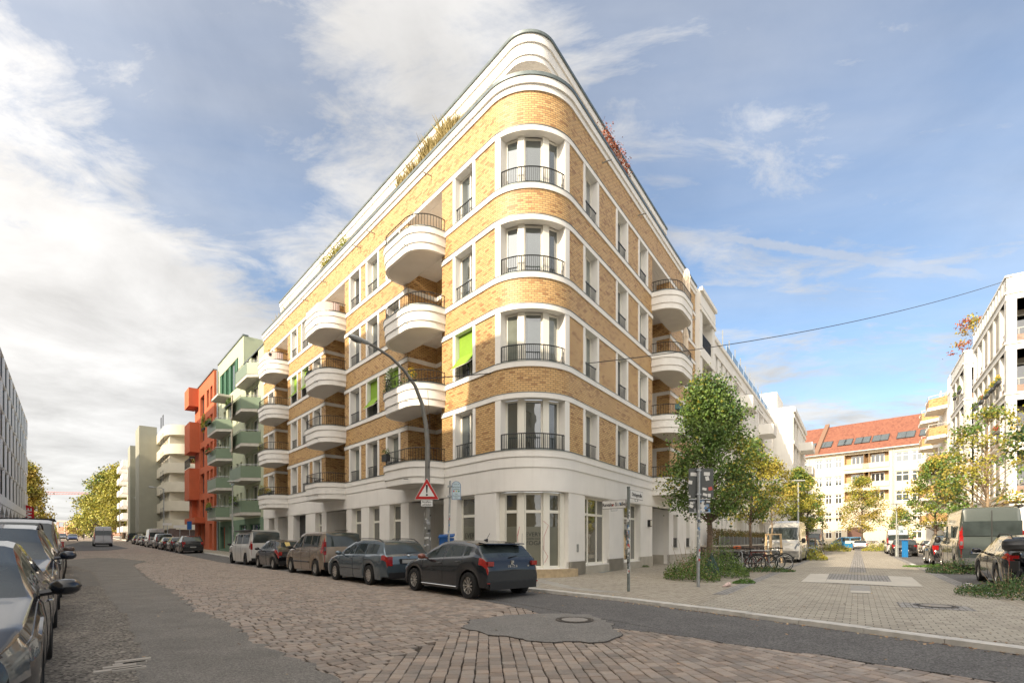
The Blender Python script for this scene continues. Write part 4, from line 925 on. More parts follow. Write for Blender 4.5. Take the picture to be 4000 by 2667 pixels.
angular_balcony(M, 11.2, 16.4, 3.8+2.85*4, 0.9, t)
mb = MB(); mb.tube([M @ Vector((0.15,-0.1,0)), M @ Vector((0.15,-0.1,19.5))], 0.08, 6); mb.build('downpipe', STEEL, t)
mb = MB(); mb.box((3.4,-1.3,15.3),(6.6,-0.02,15.5),M); mb.build('awning_case', CONCB, t)
BC = mat('beige_cloth',(0.52,0.46,0.36),0.9)
for zz in (13.6, 10.75):
    mb = MB(); mb.hexa([M @ Vector(p) for p in ((11.3,-1.15,zz-1.75),(13.4,-1.55,zz-1.75),(13.4,-1.5,zz-1.75),(11.3,-1.1,zz-1.75),(11.9,-1.35,zz),(14.4,-1.75,zz),(14.4,-1.7,zz),(11.9,-1.3,zz))]); mb.build('awning_cloth', BC, t)
# red house
t = thing('apartment_building', 'orange red apartment house with jutting boxes and tall windows beyond the green house', 'building')
M, w = fm(49.5, 60.6, 0.35)
hs = []
for k in range(6):
    z = 1.0+3.2*k
    if k == 0: hs += [(2.2,4.0,0.9,3.4,(0.5,)),(4.3,6.2,0.9,3.4,(0.5,)),(8.6,10.0,0.6,3.3,(0.5,))]
    else: hs += [(3.4,5.9,3.9+3.0*(k-1),6.2+3.0*(k-1),(0.5,)),(7.2,8.4,4.3+3.0*(k-1),6.2+3.0*(k-1),()),(9.1,10.3,4.4+3.0*(k-1),6.2+3.0*(k-1),())]
facade_cells(M, w, 19.6, [h[:4] for h in hs], REDW, t, depth=0.35)
plain_windows(M, t, hs, glass=GLASS, frame=DFR, depth=0.3)
for x0, x1, z0, z1, D in ((-0.6,2.4,17.4,19.55,1.0),(-0.6,2.9,11.9,15.4,1.0),(-0.6,2.7,6.3,10.0,1.0),(-0.6,6.2,3.45,4.1,1.0),(-0.6,1.2,4.1,6.3,0.5)):
    mb = MB(); mb.box((x0,-D,z0),(x1,0.02,z1),M); mb.build('oriel', REDW, t)
mb = MB()
for i in range(22): mb.box((-0.6+0.18*i,-1.0,10.1),(-0.58+0.18*i,-0.98,11.1),M)
mb.box((-0.6,-1.01,11.08),(3.4,-0.97,11.14),M); mb.build('balcony_railing', IRON, t)
mb = MB(); mb.box((-0.1,-0.1,19.6),(w,0.3,19.72),M); mb.build('roof_edge', FLASH, t)
# cream house with rounded corner, its long side faces the camera across the side lane
t = thing('apartment_building', 'cream apartment house with rounded wrap-around balconies beyond the red house', 'building')
Mc = Matrix.Translation(LP(88,0)) @ Matrix.Rotation(math.atan2(-nL.y,-nL.x),4,'Z')   # x inwards from the street, y away from camera
mb = MB(); DKR = mat('shadowed_recess',(0.30,0.28,0.22),0.9)
mb.box((0.6,1.6,3.5),(26,14,20.5),Mc); mb.build('wall', CREAM, t)
mb = MB(); mb.box((0.4,0.2,-0.5),(26,1.6,3.5),Mc); mb.build('ground_floor_wall', DBRICK, t)
for k in range(6):
    z = 4.0+3.15*k
    mb = MB(); pts = [(0.0,14),(0.0,3.0)] + [(3.0-3.0*math.cos(math.pi/2*i/8), 3.0-3.4*math.sin(math.pi/2*i/8)-0.0) for i in range(9)] + [(26,-0.4),(26,14)]
    mb.poly([tuple((Mc @ Vector((p[0],p[1],0))).xy) for p in pts[::1]], z-0.7, z+0.95); mb.build('balcony_band', CREAM, t, smooth=25)
    if k < 5:
        for x in (3.4, 6.2, 10.5, 14.5):
            Mw = Mc @ Matrix.Translation((x, 1.52, 0)); make_window(t, Mw, 2.2, z+0.95, z+2.4, mull=(0.33,0.66), fw=0.09, glass=GLASS_D, frame=DFR)
for k in range(6):
    for x in (5.0, 7.5):
        Mw = Matrix.Translation(LP(88,0)) @ Matrix.Rotation(math.atan2(-nL.y,-nL.x),4,'Z') @ Matrix.Translation((-0.02,x,0)) @ Matrix.Rotation(math.radians(-90),4,'Z')
        make_window(t, Mw, 0.9, 4.2+3.15*k+1.1, 4.2+3.15*k+2.9, fw=0.1, glass=GLASS_D, frame=DFR)
t = thing('apartment_building', 'grey green apartment slab with stacked wall fins, left of the cream house', 'building')
M, w = fm(101.0, 128.0, 0.0); mb = MB(); mb.box((0,0,-0.5),(w,12,20.5),M); mb.build('wall', GREYG, t)
mb = MB(); mb.box((w-7.0,-2.6,3.0),(w,0.05,22.2),M); mb.build('stair_tower', GREYG, t); mb = MB(); mb.box((3,-2.6,3.0),(8.5,0.05,21.2),M); mb.build('wing', GREYG, t)
for k in range(6):
    mb = MB(); mb.box((w-9.2,-2.4,4.0+3.2*k),(w-7.02,0.03,5.6+3.2*k),M); mb.build('balcony', GREYG, t)
    make_window(t, M @ Matrix.Translation((9.5,-0.04,0)), 2.0, 4.2+3.2*k, 6.2+3.2*k, mull=(0.5,), fw=0.1, glass=GLASS_D, frame=DFR)
t = thing('apartment_building', 'white house with stacked white balconies farthest along the cobbled street', 'building')
M, w = fm(130.0, 160.0, 0.5); mb = MB(); mb.box((0,0,-0.5),(w,12,21),M); mb.build('wall', WHITE2, t)
for k in range(6):
    mb = MB(); mb.box((2,-2.2,3.6+3.1*k),(9,0.02,4.9+3.1*k),M); mb.build('balcony', WHITE2, t); mb = MB(); mb.box((14,-2.2,3.6+3.1*k),(22,0.02,4.9+3.1*k),M); mb.build('balcony', WHITE2, t)
    for x in (3.5,10.5,16,24): make_window(t, M @ Matrix.Translation((x,-0.05,0)), 2.2, 5.0+3.1*k-0.2, 6.6+3.1*k-0.1, mull=(0.5,), fw=0.12, glass=GLASS_D, frame=DFR)
mb = MB(); mb.box((10.2,-0.6,3),(13.4,0.01,21.2),M); mb.build('brick_pier', brick_mat('pale_brick',(0.55,0.45,0.33),(0.6,0.5,0.38),(0.45,0.36,0.26),(0.5,0.45,0.38),0.25,0.08,0.01), t)
# office block with the slanted grid facade, on the camera's side of the street
t = thing('office_building', 'white office block with a grid of deep slanted window bays over a colonnade', 'building')
GRID = mat('grid_concrete', (0.66,0.66,0.65), 0.7, var=0.04, scale=0.5); COLD = mat('colonnade_grey', (0.16,0.165,0.17), 0.7, var=0.1, scale=0.3)
def LO(a, o): return LP(a, o)
OFO = 18.55                      # out coordinate of that facade
nb = 14; bw_ = 5.9; a_st = 46.0
for i in range(nb):
    a0, a1 = a_st+i*bw_, a_st+(i+1)*bw_
    am = (a0+a1)/2
    # storeys 2..6 : window openings with bevelled surrounds
    for k in range(5):
        z0 = 7.1+3.62*k; z1 = z0+3.62
        off = 0.5*bw_ if k % 2 else 0.0
        A0_, A1_ = a0+off, a1+off
        if i == nb-1 and off: continue
        mb = MB(); g = 0.75; z0w, z1w = z0+0.22, z1-0.22
        o = [LO(A0_,OFO).to_3d(), LO(A1_,OFO).to_3d()]
        ring = [(A0_,z0,0.0),(A1_,z0,0.0),(A1_,z1,0.0),(A0_,z1,0.0)]; inn_ = [(A0_+1.3,z0w,1.15),(A1_-1.0,z0w,0.05),(A1_-1.0,z1w,0.05),(A0_+1.3,z1w,1.15)]
        def V3(q): p = LP(q[0], OFO+q[2]); return (p.x, p.y, q[1])
        mid = [(A0_+0.25,z0w-0.1,-0.12),(A1_-g,z0w-0.1,-0.12),(A1_-g,z1w+0.1,-0.12),(A0_+0.25,z1w+0.1,-0.12)]
        for q in range(4):
            r_ = (q+1)%4; mb.face([V3(ring[q]),V3(ring[r_]),V3(mid[r_]),V3(mid[q])][::-1]); mb.face([V3(mid[q]),V3(mid[r_]),V3(inn_[r_]),V3(inn_[q])][::-1])
        bay = mb.build('window_bay', GRID, t)
        gm = MB(); gm.face([V3(q) for q in inn_][::-1]); gm.build('pane', GLASS_O, bay)
mb = MB()
p4 = [LP(a_st-2,OFO+1.1), LP(a_st-2,OFO+18), LP(a_st+nb*bw_,OFO+18), LP(a_st+nb*bw_,OFO+1.1)]
mb.poly([(p.x,p.y) for p in p4][::-1], 6.9, 25.25); mb.build('core_wall', GRID, t)
mb = MB(); p4 = [LP(a_st-2,OFO+3.0), LP(a_st-2,OFO+18), LP(a_st+nb*bw_,OFO+18), LP(a_st+nb*bw_,OFO+3.0)]; mb.poly([(p.x,p.y) for p in p4][::-1], -0.5, 6.9); mb.build('colonnade_wall', COLD, t)
mb = MB(); p4 = [LP(a_st-2,OFO-0.2), LP(a_st-2,OFO+18), LP(a_st+nb*bw_,OFO+18), LP(a_st+nb*bw_,OFO-0.2)]; mb.poly([(p.x,p.y) for p in p4][::-1], 6.0, 7.1); mb.build('slab', GRID, t)
for i in range(nb+1):
    a0 = a_st+i*bw_; mb = MB(); p4 = [LP(a0-0.5,OFO-0.1), LP(a0-0.5,OFO+1.5), LP(a0+0.5,OFO+1.5), LP(a0+0.5,OFO-0.1)]; mb.poly([(p.x,p.y) for p in p4][::-1], -0.5, 6.0); mb.build('column', GRID, t)
    if i < nb:
        mb = MB(); 
        for s_ in (0,1):
            b0 = LP(a0+(0.5 if s_ == 0 else bw_-0.5),OFO-0.1); b1 = LP(a0+bw_/2,OFO-0.1); b2 = LP(a0+bw_/2,OFO+1.2); b3 = LP(a0+(0.5 if s_ == 0 else bw_-0.5),OFO+1.2)
            mb.face([(b0.x,b0.y,4.9),(b1.x,b1.y,6.0),(b0.x,b0.y,6.0)]); mb.face([(b0.x,b0.y,4.9),(b3.x,b3.y,4.9),(b2.x,b2.y,6.0),(b1.x,b1.y,6.0)])
        mb.build('haunch', GRID, t)
# ---------------- white houses on the left of the side street
WW = mat('white_house', (0.76,0.74,0.69), 0.85, var=0.03, scale=0.8, streak=0.15)
def rm(b0, b1, o=0.0): return frame_M(RP(b0,o), RP(b1,o))
t = thing('apartment_building', 'tall white loggia bay with dark railings adjoining the right end of the brick block', 'building')
M, w = rm(20.05, 24.3, 0.3)
hs = [(0.7,3.6,1.4+3.2*k+3.4,1.4+3.2*k+6.0) for k in range(4)]
facade_cells(M, w, 18.0, hs, WW, t, depth=1.8)
mb = MB()
for z0, z1, o in ((16.6,16.85,0.10),(17.0,17.7,0.05),(17.85,18.1,0.18)): mb.box((-0.02,-o,z0),(w+0.02,0.0,z1),M)
for k in range(4): mb.box((-0.01,-0.07,4.0+3.2*k),(w+0.01,0.0,4.25+3.2*k),M)
mb.build('moulding', WW, t)
for k in range(4):
    z = 4.8+3.2*k; mb = MB(); 
    for i in range(24): mb.box((0.72+0.12*i,0.1,z),(0.75+0.12*i,0.13,z+1.0),M)
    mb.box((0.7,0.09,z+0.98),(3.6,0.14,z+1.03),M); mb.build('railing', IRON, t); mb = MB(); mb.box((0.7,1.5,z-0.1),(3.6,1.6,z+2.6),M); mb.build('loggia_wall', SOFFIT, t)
t = thing('apartment_building', 'long white apartment terrace with tall windows and roof terraces along the side street', 'building')
M, w = rm(24.4, 58.0, 0.0)
hs = []; x = 1.6; bal = []
while x < w-2:
    if 9.0 < x < 12.2 or 22.0 < x < 25.2: x += 3.4; continue
    for k in range(4): hs.append((x, x+0.62, 4.4+3.1*k-0.2, 6.6+3.1*k-0.2, ()))
    hs.append((x, x+0.62, 1.9, 3.2, ())); x += 1.75
facade_cells(M, w, 16.6, [h[:4] for h in hs] + [(9.0,12.0,4.0+3.1*k,6.6+3.1*k) for k in range(4)] + [(22.0,25.0,4.0+3.1*k,6.6+3.1*k) for k in range(4)], WW, t, depth=0.3)
plain_windows(M, t, hs, glass=GLASS_D, frame=DFR, depth=0.2)
for x0 in (9.0, 22.0):
    mb = MB(); mb.box((x0-0.1,0.31,4),(x0+3.1,0.4,16.4),M); mb.build('loggia_wall', SOFFIT, t)
    for k in range(4):
        z = 4.0+3.1*k; mb = MB(); c = [(x0-0.1,0.0),(x0-0.1,-1.0),(x0+0.3,-1.4),(x0+2.7,-1.4),(x0+3.2,-1.0),(x0+3.2,0)]
        mb.poly([tuple((M @ Vector((p[0],p[1],0))).xy) for p in c], z-0.35, z+0.75); mb.build('balcony', WW, t)
mb = MB(); mb.box((-0.02,-0.12,16.4),(w,0.0,16.7),M); mb.box((-0.02,-0.07,15.4),(w,0,15.6),M); mb.box((-0.02,-0.07,3.5),(w,0,3.75),M); mb.build('moulding', WW, t)
mb = MB(); mb.box((0.5,2.0,16.6),(w-1,9,18.6),M); mb.build('roof_storey', WW, t)
RGL = mat('blue_glass_balustrade',(0.13,0.20,0.26),0.2)
for i in range(10):
    mb = MB(); mb.box((6+2.6*i,0.12,16.7),(8.3+2.6*i,0.15,17.65),M); mb.build('glass_balustrade', RGL, t)
    mb = MB(); mb.tube([M @ Vector((5.9+2.6*i,0.4,16.7)), M @ Vector((5.9+2.6*i,0.4,18.9))], 0.05, 5); mb.build('terrace_post', STEEL, t)
t = thing('apartment_building', 'white corner house with column loggias where the terrace ends, sunlit on its near face', 'building')
M, w = rm(58.2, 76.0, 2.2)
hs = []
for k in range(5):
    for x in (0.9,4.3): hs.append((x, x+2.6, 1.2+3.3*k, 3.8+3.3*k))
hs += [(9+2.6*i,9.9+2.6*i,1.6+3.3*k,3.6+3.3*k) for i in range(3) for k in range(5)]
facade_cells(M, w, 18.3, hs, WW, t, depth=1.4)
mb = MB(); mb.box((-0.05,-0.25,17.6),(w,0.0,18.2),M)
for k in range(5): mb.box((-0.02,-0.12,0.6+3.3*(k+1)-0.2),(w,0,0.6+3.3*(k+1)+0.2),M)
mb.build('moulding', WW, t); mb = MB(); mb.box((1.5,2,18.3),(8,8,20.8),M); mb.build('roof_storey', WW, t); mb = MB(); mb.box((0.5,1.3,0),(w-0.5,1.38,18),M); mb.build('loggia_wall', SOFFIT, t)
for k in range(4):
    mb = MB(); mb.box((8.2,-1.6,4.0+3.3*k),(12.5,0.0,5.1+3.3*k),M); mb.build('balcony', WW, t)
# ---------------- yellow house closing the street
YW = mat('yellow_render', (0.60,0.52,0.39), 0.85, var=0.03, scale=0.4); TILE = brick_mat('roof_tiles', (0.19,0.075,0.047), (0.23,0.097,0.058), (0.145,0.056,0.036), (0.22,0.07,0.04), 0.3, 0.36, 0.03, rough=0.8)
t = thing('apartment_building', 'yellow five-storey apartment house with a red tiled roof closing the side street', 'building')
PM = Vector((66.5,98.0)); pl = PM + Ld*20.0; pr = PM - Ld*26.0
M, w = frame_M(pl, pr); YM = M
hs = []; xs = [2.2,9.0,11.2,13.6]; 
def yx(x): # src pixel x -> local x on that facade
    k = (x-2000)/2000; # solve pl + d*t
    d = (pr-pl).normalized(); tt = (pl.x-k*pl.y)/(k*d.y-d.x); return tt
cols = [yx(3000+v/1.568) for v in (215,312,370,430,822,912)]; wd = [1.7,1.2,1.2,1.2,2.1,1.5]
lg = [yx(3000+540/1.568), yx(3000+661/1.568)]
for k in range(5):
    z = 1.6+3.55*k
    for c, ww in zip(cols, wd): hs.append((c-ww/2, c+ww/2, z+ (0.0 if k else 0.3), z+1.9, (0.5,)))
lh = []
for k in range(2,5):
    z = 1.3+3.55*k
    for c in lg: lh.append((c-2.0, c+2.0, z+0.2, z+2.55))
eave = 18.6
facade_cells(M, w, eave, [h[:4] for h in hs]+lh, YW, t, depth=0.28, back=12)
for h in hs: make_window(t, M @ Matrix.Translation((h[0],0.16,0)), h[1]-h[0], h[2], h[3], mull=(0.5,), trans=(h[2]+1.25,), fw=0.13, glass=GLASS, th=0.06)
for h in lh:
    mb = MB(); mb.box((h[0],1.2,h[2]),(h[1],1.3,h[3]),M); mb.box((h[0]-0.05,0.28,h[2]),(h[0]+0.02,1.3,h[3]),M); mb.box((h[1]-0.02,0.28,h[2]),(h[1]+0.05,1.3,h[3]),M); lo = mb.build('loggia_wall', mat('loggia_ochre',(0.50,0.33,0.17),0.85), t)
    make_window(t, M @ Matrix.Translation((h[0]+0.9,1.12,0)), 2.2, h[2]+0.5, h[3]-0.2, mull=(0.33,0.66), fw=0.12, glass=GLASS_D, th=0.05)
    mb = MB(); mb.box((h[0]-0.1,-0.12,h[2]-0.5),(h[1]+0.1,0.0,h[2]+0.45),M); mb.build('parapet', YW, t)
mb = MB(); mb.box((0,-0.15,5.9),(w,0.0,6.15),M); mb.box((0,-0.4,eave-0.3),(w,0.0,eave),M); mb.build('cornice', YW, t)
mb = MB(); rh = 6.6
mb.face([M @ Vector(p) for p in ((-1,-0.6,eave),(w+1,-0.6,eave),(w+1,6.0,eave+rh),(-1,6.0,eave+rh))], [(0,0),(w+2,0),(w+2,9.5),(0,9.5)])
mb.face([M @ Vector(p) for p in ((-1,12.6,eave),(-1,6.0,eave+rh),(w+1,6.0,eave+rh),(w+1,12.6,eave))], [(0,0),(0,9.5),(w+2,9.5),(w+2,0)])
mb.face([M @ Vector(p) for p in ((-1,-0.6,eave),(-1,6,eave+rh),(-1,12.6,eave))]); mb.build('roof', TILE, t)
mb = MB(); mb.box((-1,-0.75,eave-0.12),(w+1,-0.55,eave+0.05),M); mb.build('gutter', STEEL, t)
RT = Matrix.Rotation(math.atan2(rh,6.6),4,'X')
for v in (218,250,318,352,440,475,545,585,655,698,808,858,950,985):
    x = yx(3000+v/1.568); S = M @ Matrix.Translation((x-0.75,0.9,eave+1.5+0.08)) @ RT
    mb = MB(); mb.box((0,0,0),(1.5,1.9,0.10),S); f = mb.build('skylight', DFR, t); mb = MB(); mb.box((0.1,0.1,0.10),(1.4,1.8,0.12),S); mb.build('pane', GLASS, f)
xg = yx(3000+300/1.568); mb = MB(); mb.hexa([M @ Vector(p) for p in ((xg-0.4,-0.4,eave-0.1),(xg+0.4,-0.4,eave-0.1),(xg+0.4,6,eave+rh-0.1),(xg-0.4,6,eave+rh-0.1),(xg-0.4,-0.4,eave+0.8),(xg+0.4,-0.4,eave+0.8),(xg+0.4,6,eave+rh+0.7),(xg-0.4,6,eave+rh+0.7))]); mb.build('firewall', mat('firewall_brown',(0.20,0.12,0.08),0.9), t)
for v in (768, 252): 
    x = yx(3000+v/1.568); mb = MB(); mb.tube([M @ Vector((x,-0.12,0)), M @ Vector((x,-0.12,eave-0.3))], 0.09, 6); mb.build('downpipe', STEEL, t)
x = yx(3000+530/1.568); mb = MB(); mb.box((x-1.2,-0.06,0),(x+1.2,0.0,4.0),M); mb.build('entrance_door', mat('brown_door',(0.10,0.045,0.03),0.6), t)
mb = MB(); mb.box((0,-0.1,0),(w,-0.005,1.5),M); mb.build('plinth', mat('stone_plinth',(0.42,0.38,0.30),0.9,var=0.1), t)
# ---------------- white loggia houses on the right of the side street
def lgx(M, w, nfl, h0, fh, ncol, t, end=3, cream=WW, first=0):
    cw = w/ncol
    for k in range(nfl+1):
        z = h0+fh*k; mb = MB(); mb.box((0,-0.02,z-0.25),(w,2.3,z+0.25),M); mb.box((-0.06,-0.10,z+0.12),(w+0.06,0.05,z+0.25),M); 
        mb.build('floor_band', cream, t)
    for k in range(nfl):
        z = h0+fh*k
        for i in range(ncol+1):
            x = min(max(cw*i-0.2, 0), w-0.4); mb = MB(); mb.box((x,0.0,z+0.25),(x+0.4,0.5,z+fh-0.25),M); mb.build('column', cream, t)
        for i in range(ncol):
            mb = MB(); mb.box((cw*i+0.21,0.1,z+0.25),(cw*(i+1)-0.21,0.25,z+0.72),M); p_ = mb.build('brick_parapet', DBRICK_L, t)
            mb = MB(); 
            for q in range(7): xx = cw*i+0.25+(cw-0.5)*q/6; mb.box((xx-0.02,0.15,z+0.72),(xx+0.02,0.19,z+1.12),M)
            mb.box((cw*i+0.21,0.14,z+1.10),(cw*(i+1)-0.21,0.2,z+1.16),M); mb.build('railing', mat('grey_rail',(0.35,0.36,0.34),0.5), p_)
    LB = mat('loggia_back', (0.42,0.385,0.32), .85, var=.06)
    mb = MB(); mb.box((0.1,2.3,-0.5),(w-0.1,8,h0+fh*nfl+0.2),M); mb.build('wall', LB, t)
    for k in range(nfl):
        for i in range(ncol): make_window(t, M @ Matrix.Translation((cw*i+.4,2.22,0)), cw-.8, h0+fh*k+.3, h0+fh*k+2.6, mull=(.5,), fw=.09, glass=GLASS_D, th=.06)
DBRICK_L = brick_mat('brown_parapet', (0.24,0.15,0.11), (0.30,0.20,0.15), (0.16,0.10,0.08), (0.25,0.2,0.16), 0.25, 0.08, 0.01)
t = thing('apartment_building', 'white loggia house with brown brick parapets at the right edge, nearer of the two', 'building')
# street face runs from b=30.6 (near corner) to b=42; its end face looks back at the camera
OO = 16.75; nR3 = nR.to_3d(); Rd3 = Rd.to_3d()
nearc, farc = RP(30.0,OO), RP(41.2,OO)
M, w = frame_M(farc, nearc); lgx(M, w, 4, 4.2, 3.2, 6, t)
M2, w2 = frame_M(nearc, nearc + nR3*11); lgx(M2, w2, 4, 4.2, 3.2, 4, t)
for MM, w_ in ((M, w), (M2, w2)):
    mb = MB(); mb.box((0,0,17.25),(w_,0.25,18.2),MM); mb.box((-0.05,-0.06,18.2),(w_+0.05,0.3,18.32),MM); 
    for i in range(int(w_/0.9)): mb.box((0.3+0.9*i,-0.05,17.35),(0.45+0.9*i,0.0,18.1),MM)
    mb.build('parapet', WW, t)
mb = MB(); pz = [nearc, farc, farc+nR3*11, nearc+nR3*11]; mb.poly([(p.x,p.y) for p in (nearc+Rd3*0.2+nR3*0.2, nearc+nR3*10.8, farc+nR3*11-Rd3*0.2, farc+nR3*0.2-Rd3*0.2)], -0.5, 3.8); mb.build('ground_floor_wall', WW, t)
t = thing('apartment_building', 'white loggia house with a red-leaved roof tree, behind the nearest loggia house on the right', 'building')
nearc, farc = RP(45.5,OO), RP(53.0,OO); M, w = frame_M(farc, nearc); lgx(M, w, 4, 4.2, 3.2, 3, t)
M2, w2 = frame_M(nearc, nearc + nR3*9); lgx(M2, w2, 4, 4.2, 3.2, 2, t)
for MM, w_ in ((M, w), (M2, w2)):
    mb = MB(); mb.box((0,0,17.25),(w_,0.25,18.2),MM); mb.box((-0.05,-0.06,18.2),(w_+0.05,0.3,18.32),MM); mb.build('parapet', WW, t)
mb = MB(); mb.poly([(p.x,p.y) for p in (nearc+Rd3*0.2+nR3*0.2, nearc+nR3*8.8, farc+nR3*9-Rd3*0.2, farc+nR3*0.2-Rd3*0.2)], -0.5, 3.8); mb.build('ground_floor_wall', WW, t)
t = thing('apartment_building', 'white gabled house with yellow brick balconies next to the red tiled roof', 'building')
nearc, farc = RP(56.0,OO+0.3), RP(80.0,OO+0.3); M, w = frame_M(farc, nearc)
mb = MB(); mb.box((0,0,-0.5),(w,10,18.0),M); mb.hexa([M @ Vector(p) for p in ((0,0.0,18.0),(w,0,18.0),(w,10,18.0),(0,10,18.0),(0,1.5,19.8),(w-1,1.5,20.8),(w-1,8,20.8),(0,8,19.8))]); mb.build('wall', WW, t)
for k in range(5):
    for j, x in enumerate((w-7.0, w-14.5)):
        z = 3.6+3.2*k; mb = MB(); c = [(x,0),(x+0.4,-1.5),(x+3.4,-1.5),(x+4.6,0)]
        mb.poly([tuple((M @ Vector((p[0],p[1],0))).xy) for p in c], z, z+0.95); b_ = mb.build('balcony', BRICK, t)
        mb = MB(); mb.poly([tuple((M @ Vector((p[0]*1.0,p[1]*1.08,0))).xy) for p in c], z-0.35, z-0.001); mb.build('slab', WW, b_)
        mb = MB(); mb.tube([M @ Vector((p[0],p[1],z+1.25)) for p in c], 0.03, 4); 
        for p in c: mb.tube([M @ Vector((p[0],p[1],z+0.95)), M @ Vector((p[0],p[1],z+1.25))], 0.025, 4)
        mb.build('railing', WW, b_)
for k in range(5):
    for x in (w-2.0, w-9.0, w-17): make_window(t, M @ Matrix.Translation((x,-0.04,0)), 1.4, 4.4+3.2*k, 6.3+3.2*k, mull=(0.5,), fw=0.1, glass=GLASS, th=0.05)
# ---------------- houses across the street behind the camera (they cast the street's shade)
BACK = mat('back_house', (0.50,0.40,0.26), 0.85, var=0.05, scale=0.5)
def back_house(label, a0, a1, o0, h, m_):
    t = thing('apartment_building', label, 'building'); M, w = frame_M(LP(a0,o0), LP(a1,o0)); hs = []
    n = int((a1-a0)/3.2)
    for k in range(int(h/3.3)):
        for i in range(n): hs.append((0.9+3.2*i, 2.2+3.2*i, 1.2+3.3*k, 3.0+3.3*k))
    hs = [q for q in hs if q[1] < w-0.3 and q[3] < h-0.3]
    mb = MB(); fn = lambda x, y, z: tuple(M @ Vector((x, y, z))); wall_holes(mb, fn, 0, w, -0.5, h, hs, 0.25)
    mb.box((0,0.3,-0.5),(w,11,h),M); mb.build('wall', m_, t)
    return t
BK = [back_house('ochre apartment house across the cobbled street behind the viewer', -34.0, 2.0, 20.5, 19.5, BACK), back_house('tall pale apartment house across the street, left behind the viewer', 5.5, 44.0, 20.5, 23.0, WW), back_house('lower unseen block added across the street behind the viewer to close a sunlit gap', 2.0, 5.5, 20.5, 16.5, BACK)]  # last block is added out of view to stop a sunbeam between the houses
# ================================================================ vehicles
def paint(name, col, metal=0.5, rough=0.24): return mat('paint_'+name, tuple(c*.8 for c in col), rough, metal=metal, coat=0.7, spec=0.5, var=0.06, scale=1.5)
CARGL = glass_mat('car_glass', (0.035,0.045,0.045), 0.09, var=0.8, scale=1.8, kf=0.9); TYRE = mat('tyre_rubber', (0.016,0.016,0.016), 0.85, bump=0.3); RIM = mat('alloy_rim', (0.62,0.60,0.57), 0.35, metal=0.8, var=0.2, scale=9); RIMD = mat('dark_rim', (0.05,0.05,0.055), 0.35, metal=0.6)
LAMPR = mat('red_lamp', (0.30,0.010,0.010), 0.15, coat=1.0, var=0.3, scale=12); LAMPW = mat('clear_lamp', (0.16,0.17,0.17), 0.06, metal=0.3, coat=1.0, var=0.25, scale=6); CHROME = mat('chrome', (0.6,0.6,0.6), 0.15, metal=1.0); TRIM = mat('car_trim', (0.013,0.013,0.014), 0.5); PLATE = mat('number_plate', (0.36,0.36,0.35), 0.5); SEATM = mat('seat_cloth', (0.035,0.035,0.04), 0.9)
def interp(pts, x):
    if x <= pts[0][0]: return pts[0][1]
    for (a, b), (c, d) in zip(pts, pts[1:]):
        if x <= c: return b+(d-b)*((x-a)/(c-a) if c > a else 1)
    return pts[-1][1]
T = {}
T['hatch'] = dict(L=4.06,W=1.78,wb=2.56,fo=.83,wr=.325,top=[(0,.55),(.04,.66),(.3,.80),(1.0,.94),(1.12,.97),(1.55,1.22),(1.98,1.40),(2.4,1.445),(3.0,1.43),(3.45,1.37),(3.62,1.31),(3.93,1.00),(4.02,.92),(4.06,.72)],belt=[(0,.6),(1.0,.90),(2.0,.935),(3.0,.99),(3.6,1.06),(4.06,.95)],ws=(1.12,1.98),rw=(3.60,3.93),sw=((1.45,2.28),(2.36,3.10),(3.16,3.42)),tum=.20,tail=(3.80,4.04),tailz=(.79,.98),seam=(1.28,2.32,3.15))
T['estate'] = dict(L=4.57,W=1.77,wb=2.58,fo=.93,wr=.32,top=[(0,.55),(.05,.68),(.4,.82),(1.1,.95),(1.2,.97),(1.65,1.25),(2.1,1.42),(2.6,1.47),(3.6,1.46),(4.05,1.41),(4.15,1.36),(4.42,1.0),(4.52,.94),(4.57,.7)],belt=[(0,.6),(1.1,.91),(2.2,.93),(4.57,.97)],ws=(1.2,2.1),rw=(4.13,4.42),sw=((1.55,2.35),(2.43,3.15),(3.23,3.95)),tum=.20,tail=(4.34,4.56),tailz=(.62,.98),rails=1,seam=(1.36,2.39,3.2))
T['city'] = dict(L=3.57,W=1.63,wb=2.3,fo=.69,wr=.30,top=[(0,.55),(.05,.70),(.3,.86),(.75,.97),(1.1,1.22),(1.45,1.42),(1.9,1.49),(2.5,1.46),(2.8,1.40),(3.2,1.10),(3.45,.95),(3.57,.65)],belt=[(0,.6),(.8,.92),(2.0,.95),(3.57,.98)],ws=(.75,1.42),rw=(2.86,3.2),sw=((1.05,2.0),(2.1,2.6)),tum=.20,tail=(3.2,3.5),tailz=(.68,.94),seam=(.95,2.05))
T['mpv'] = dict(L=4.38,W=1.84,wb=2.73,fo=.87,wr=.325,top=[(0,.6),(.05,.78),(.3,.98),(.85,1.12),(1.3,1.45),(1.75,1.72),(2.2,1.80),(3.6,1.80),(4.1,1.77),(4.2,1.70),(4.34,1.15),(4.38,.6)],belt=[(0,.6),(.85,1.04),(2.0,1.08),(4.38,1.12)],ws=(.85,1.75),rw=(4.14,4.34),sw=((1.25,2.10),(2.20,3.0),(3.08,3.85)),tum=.13,tail=(4.12,4.37),tailz=(.85,1.45),flat=1,seam=(1.2,2.15,3.05))
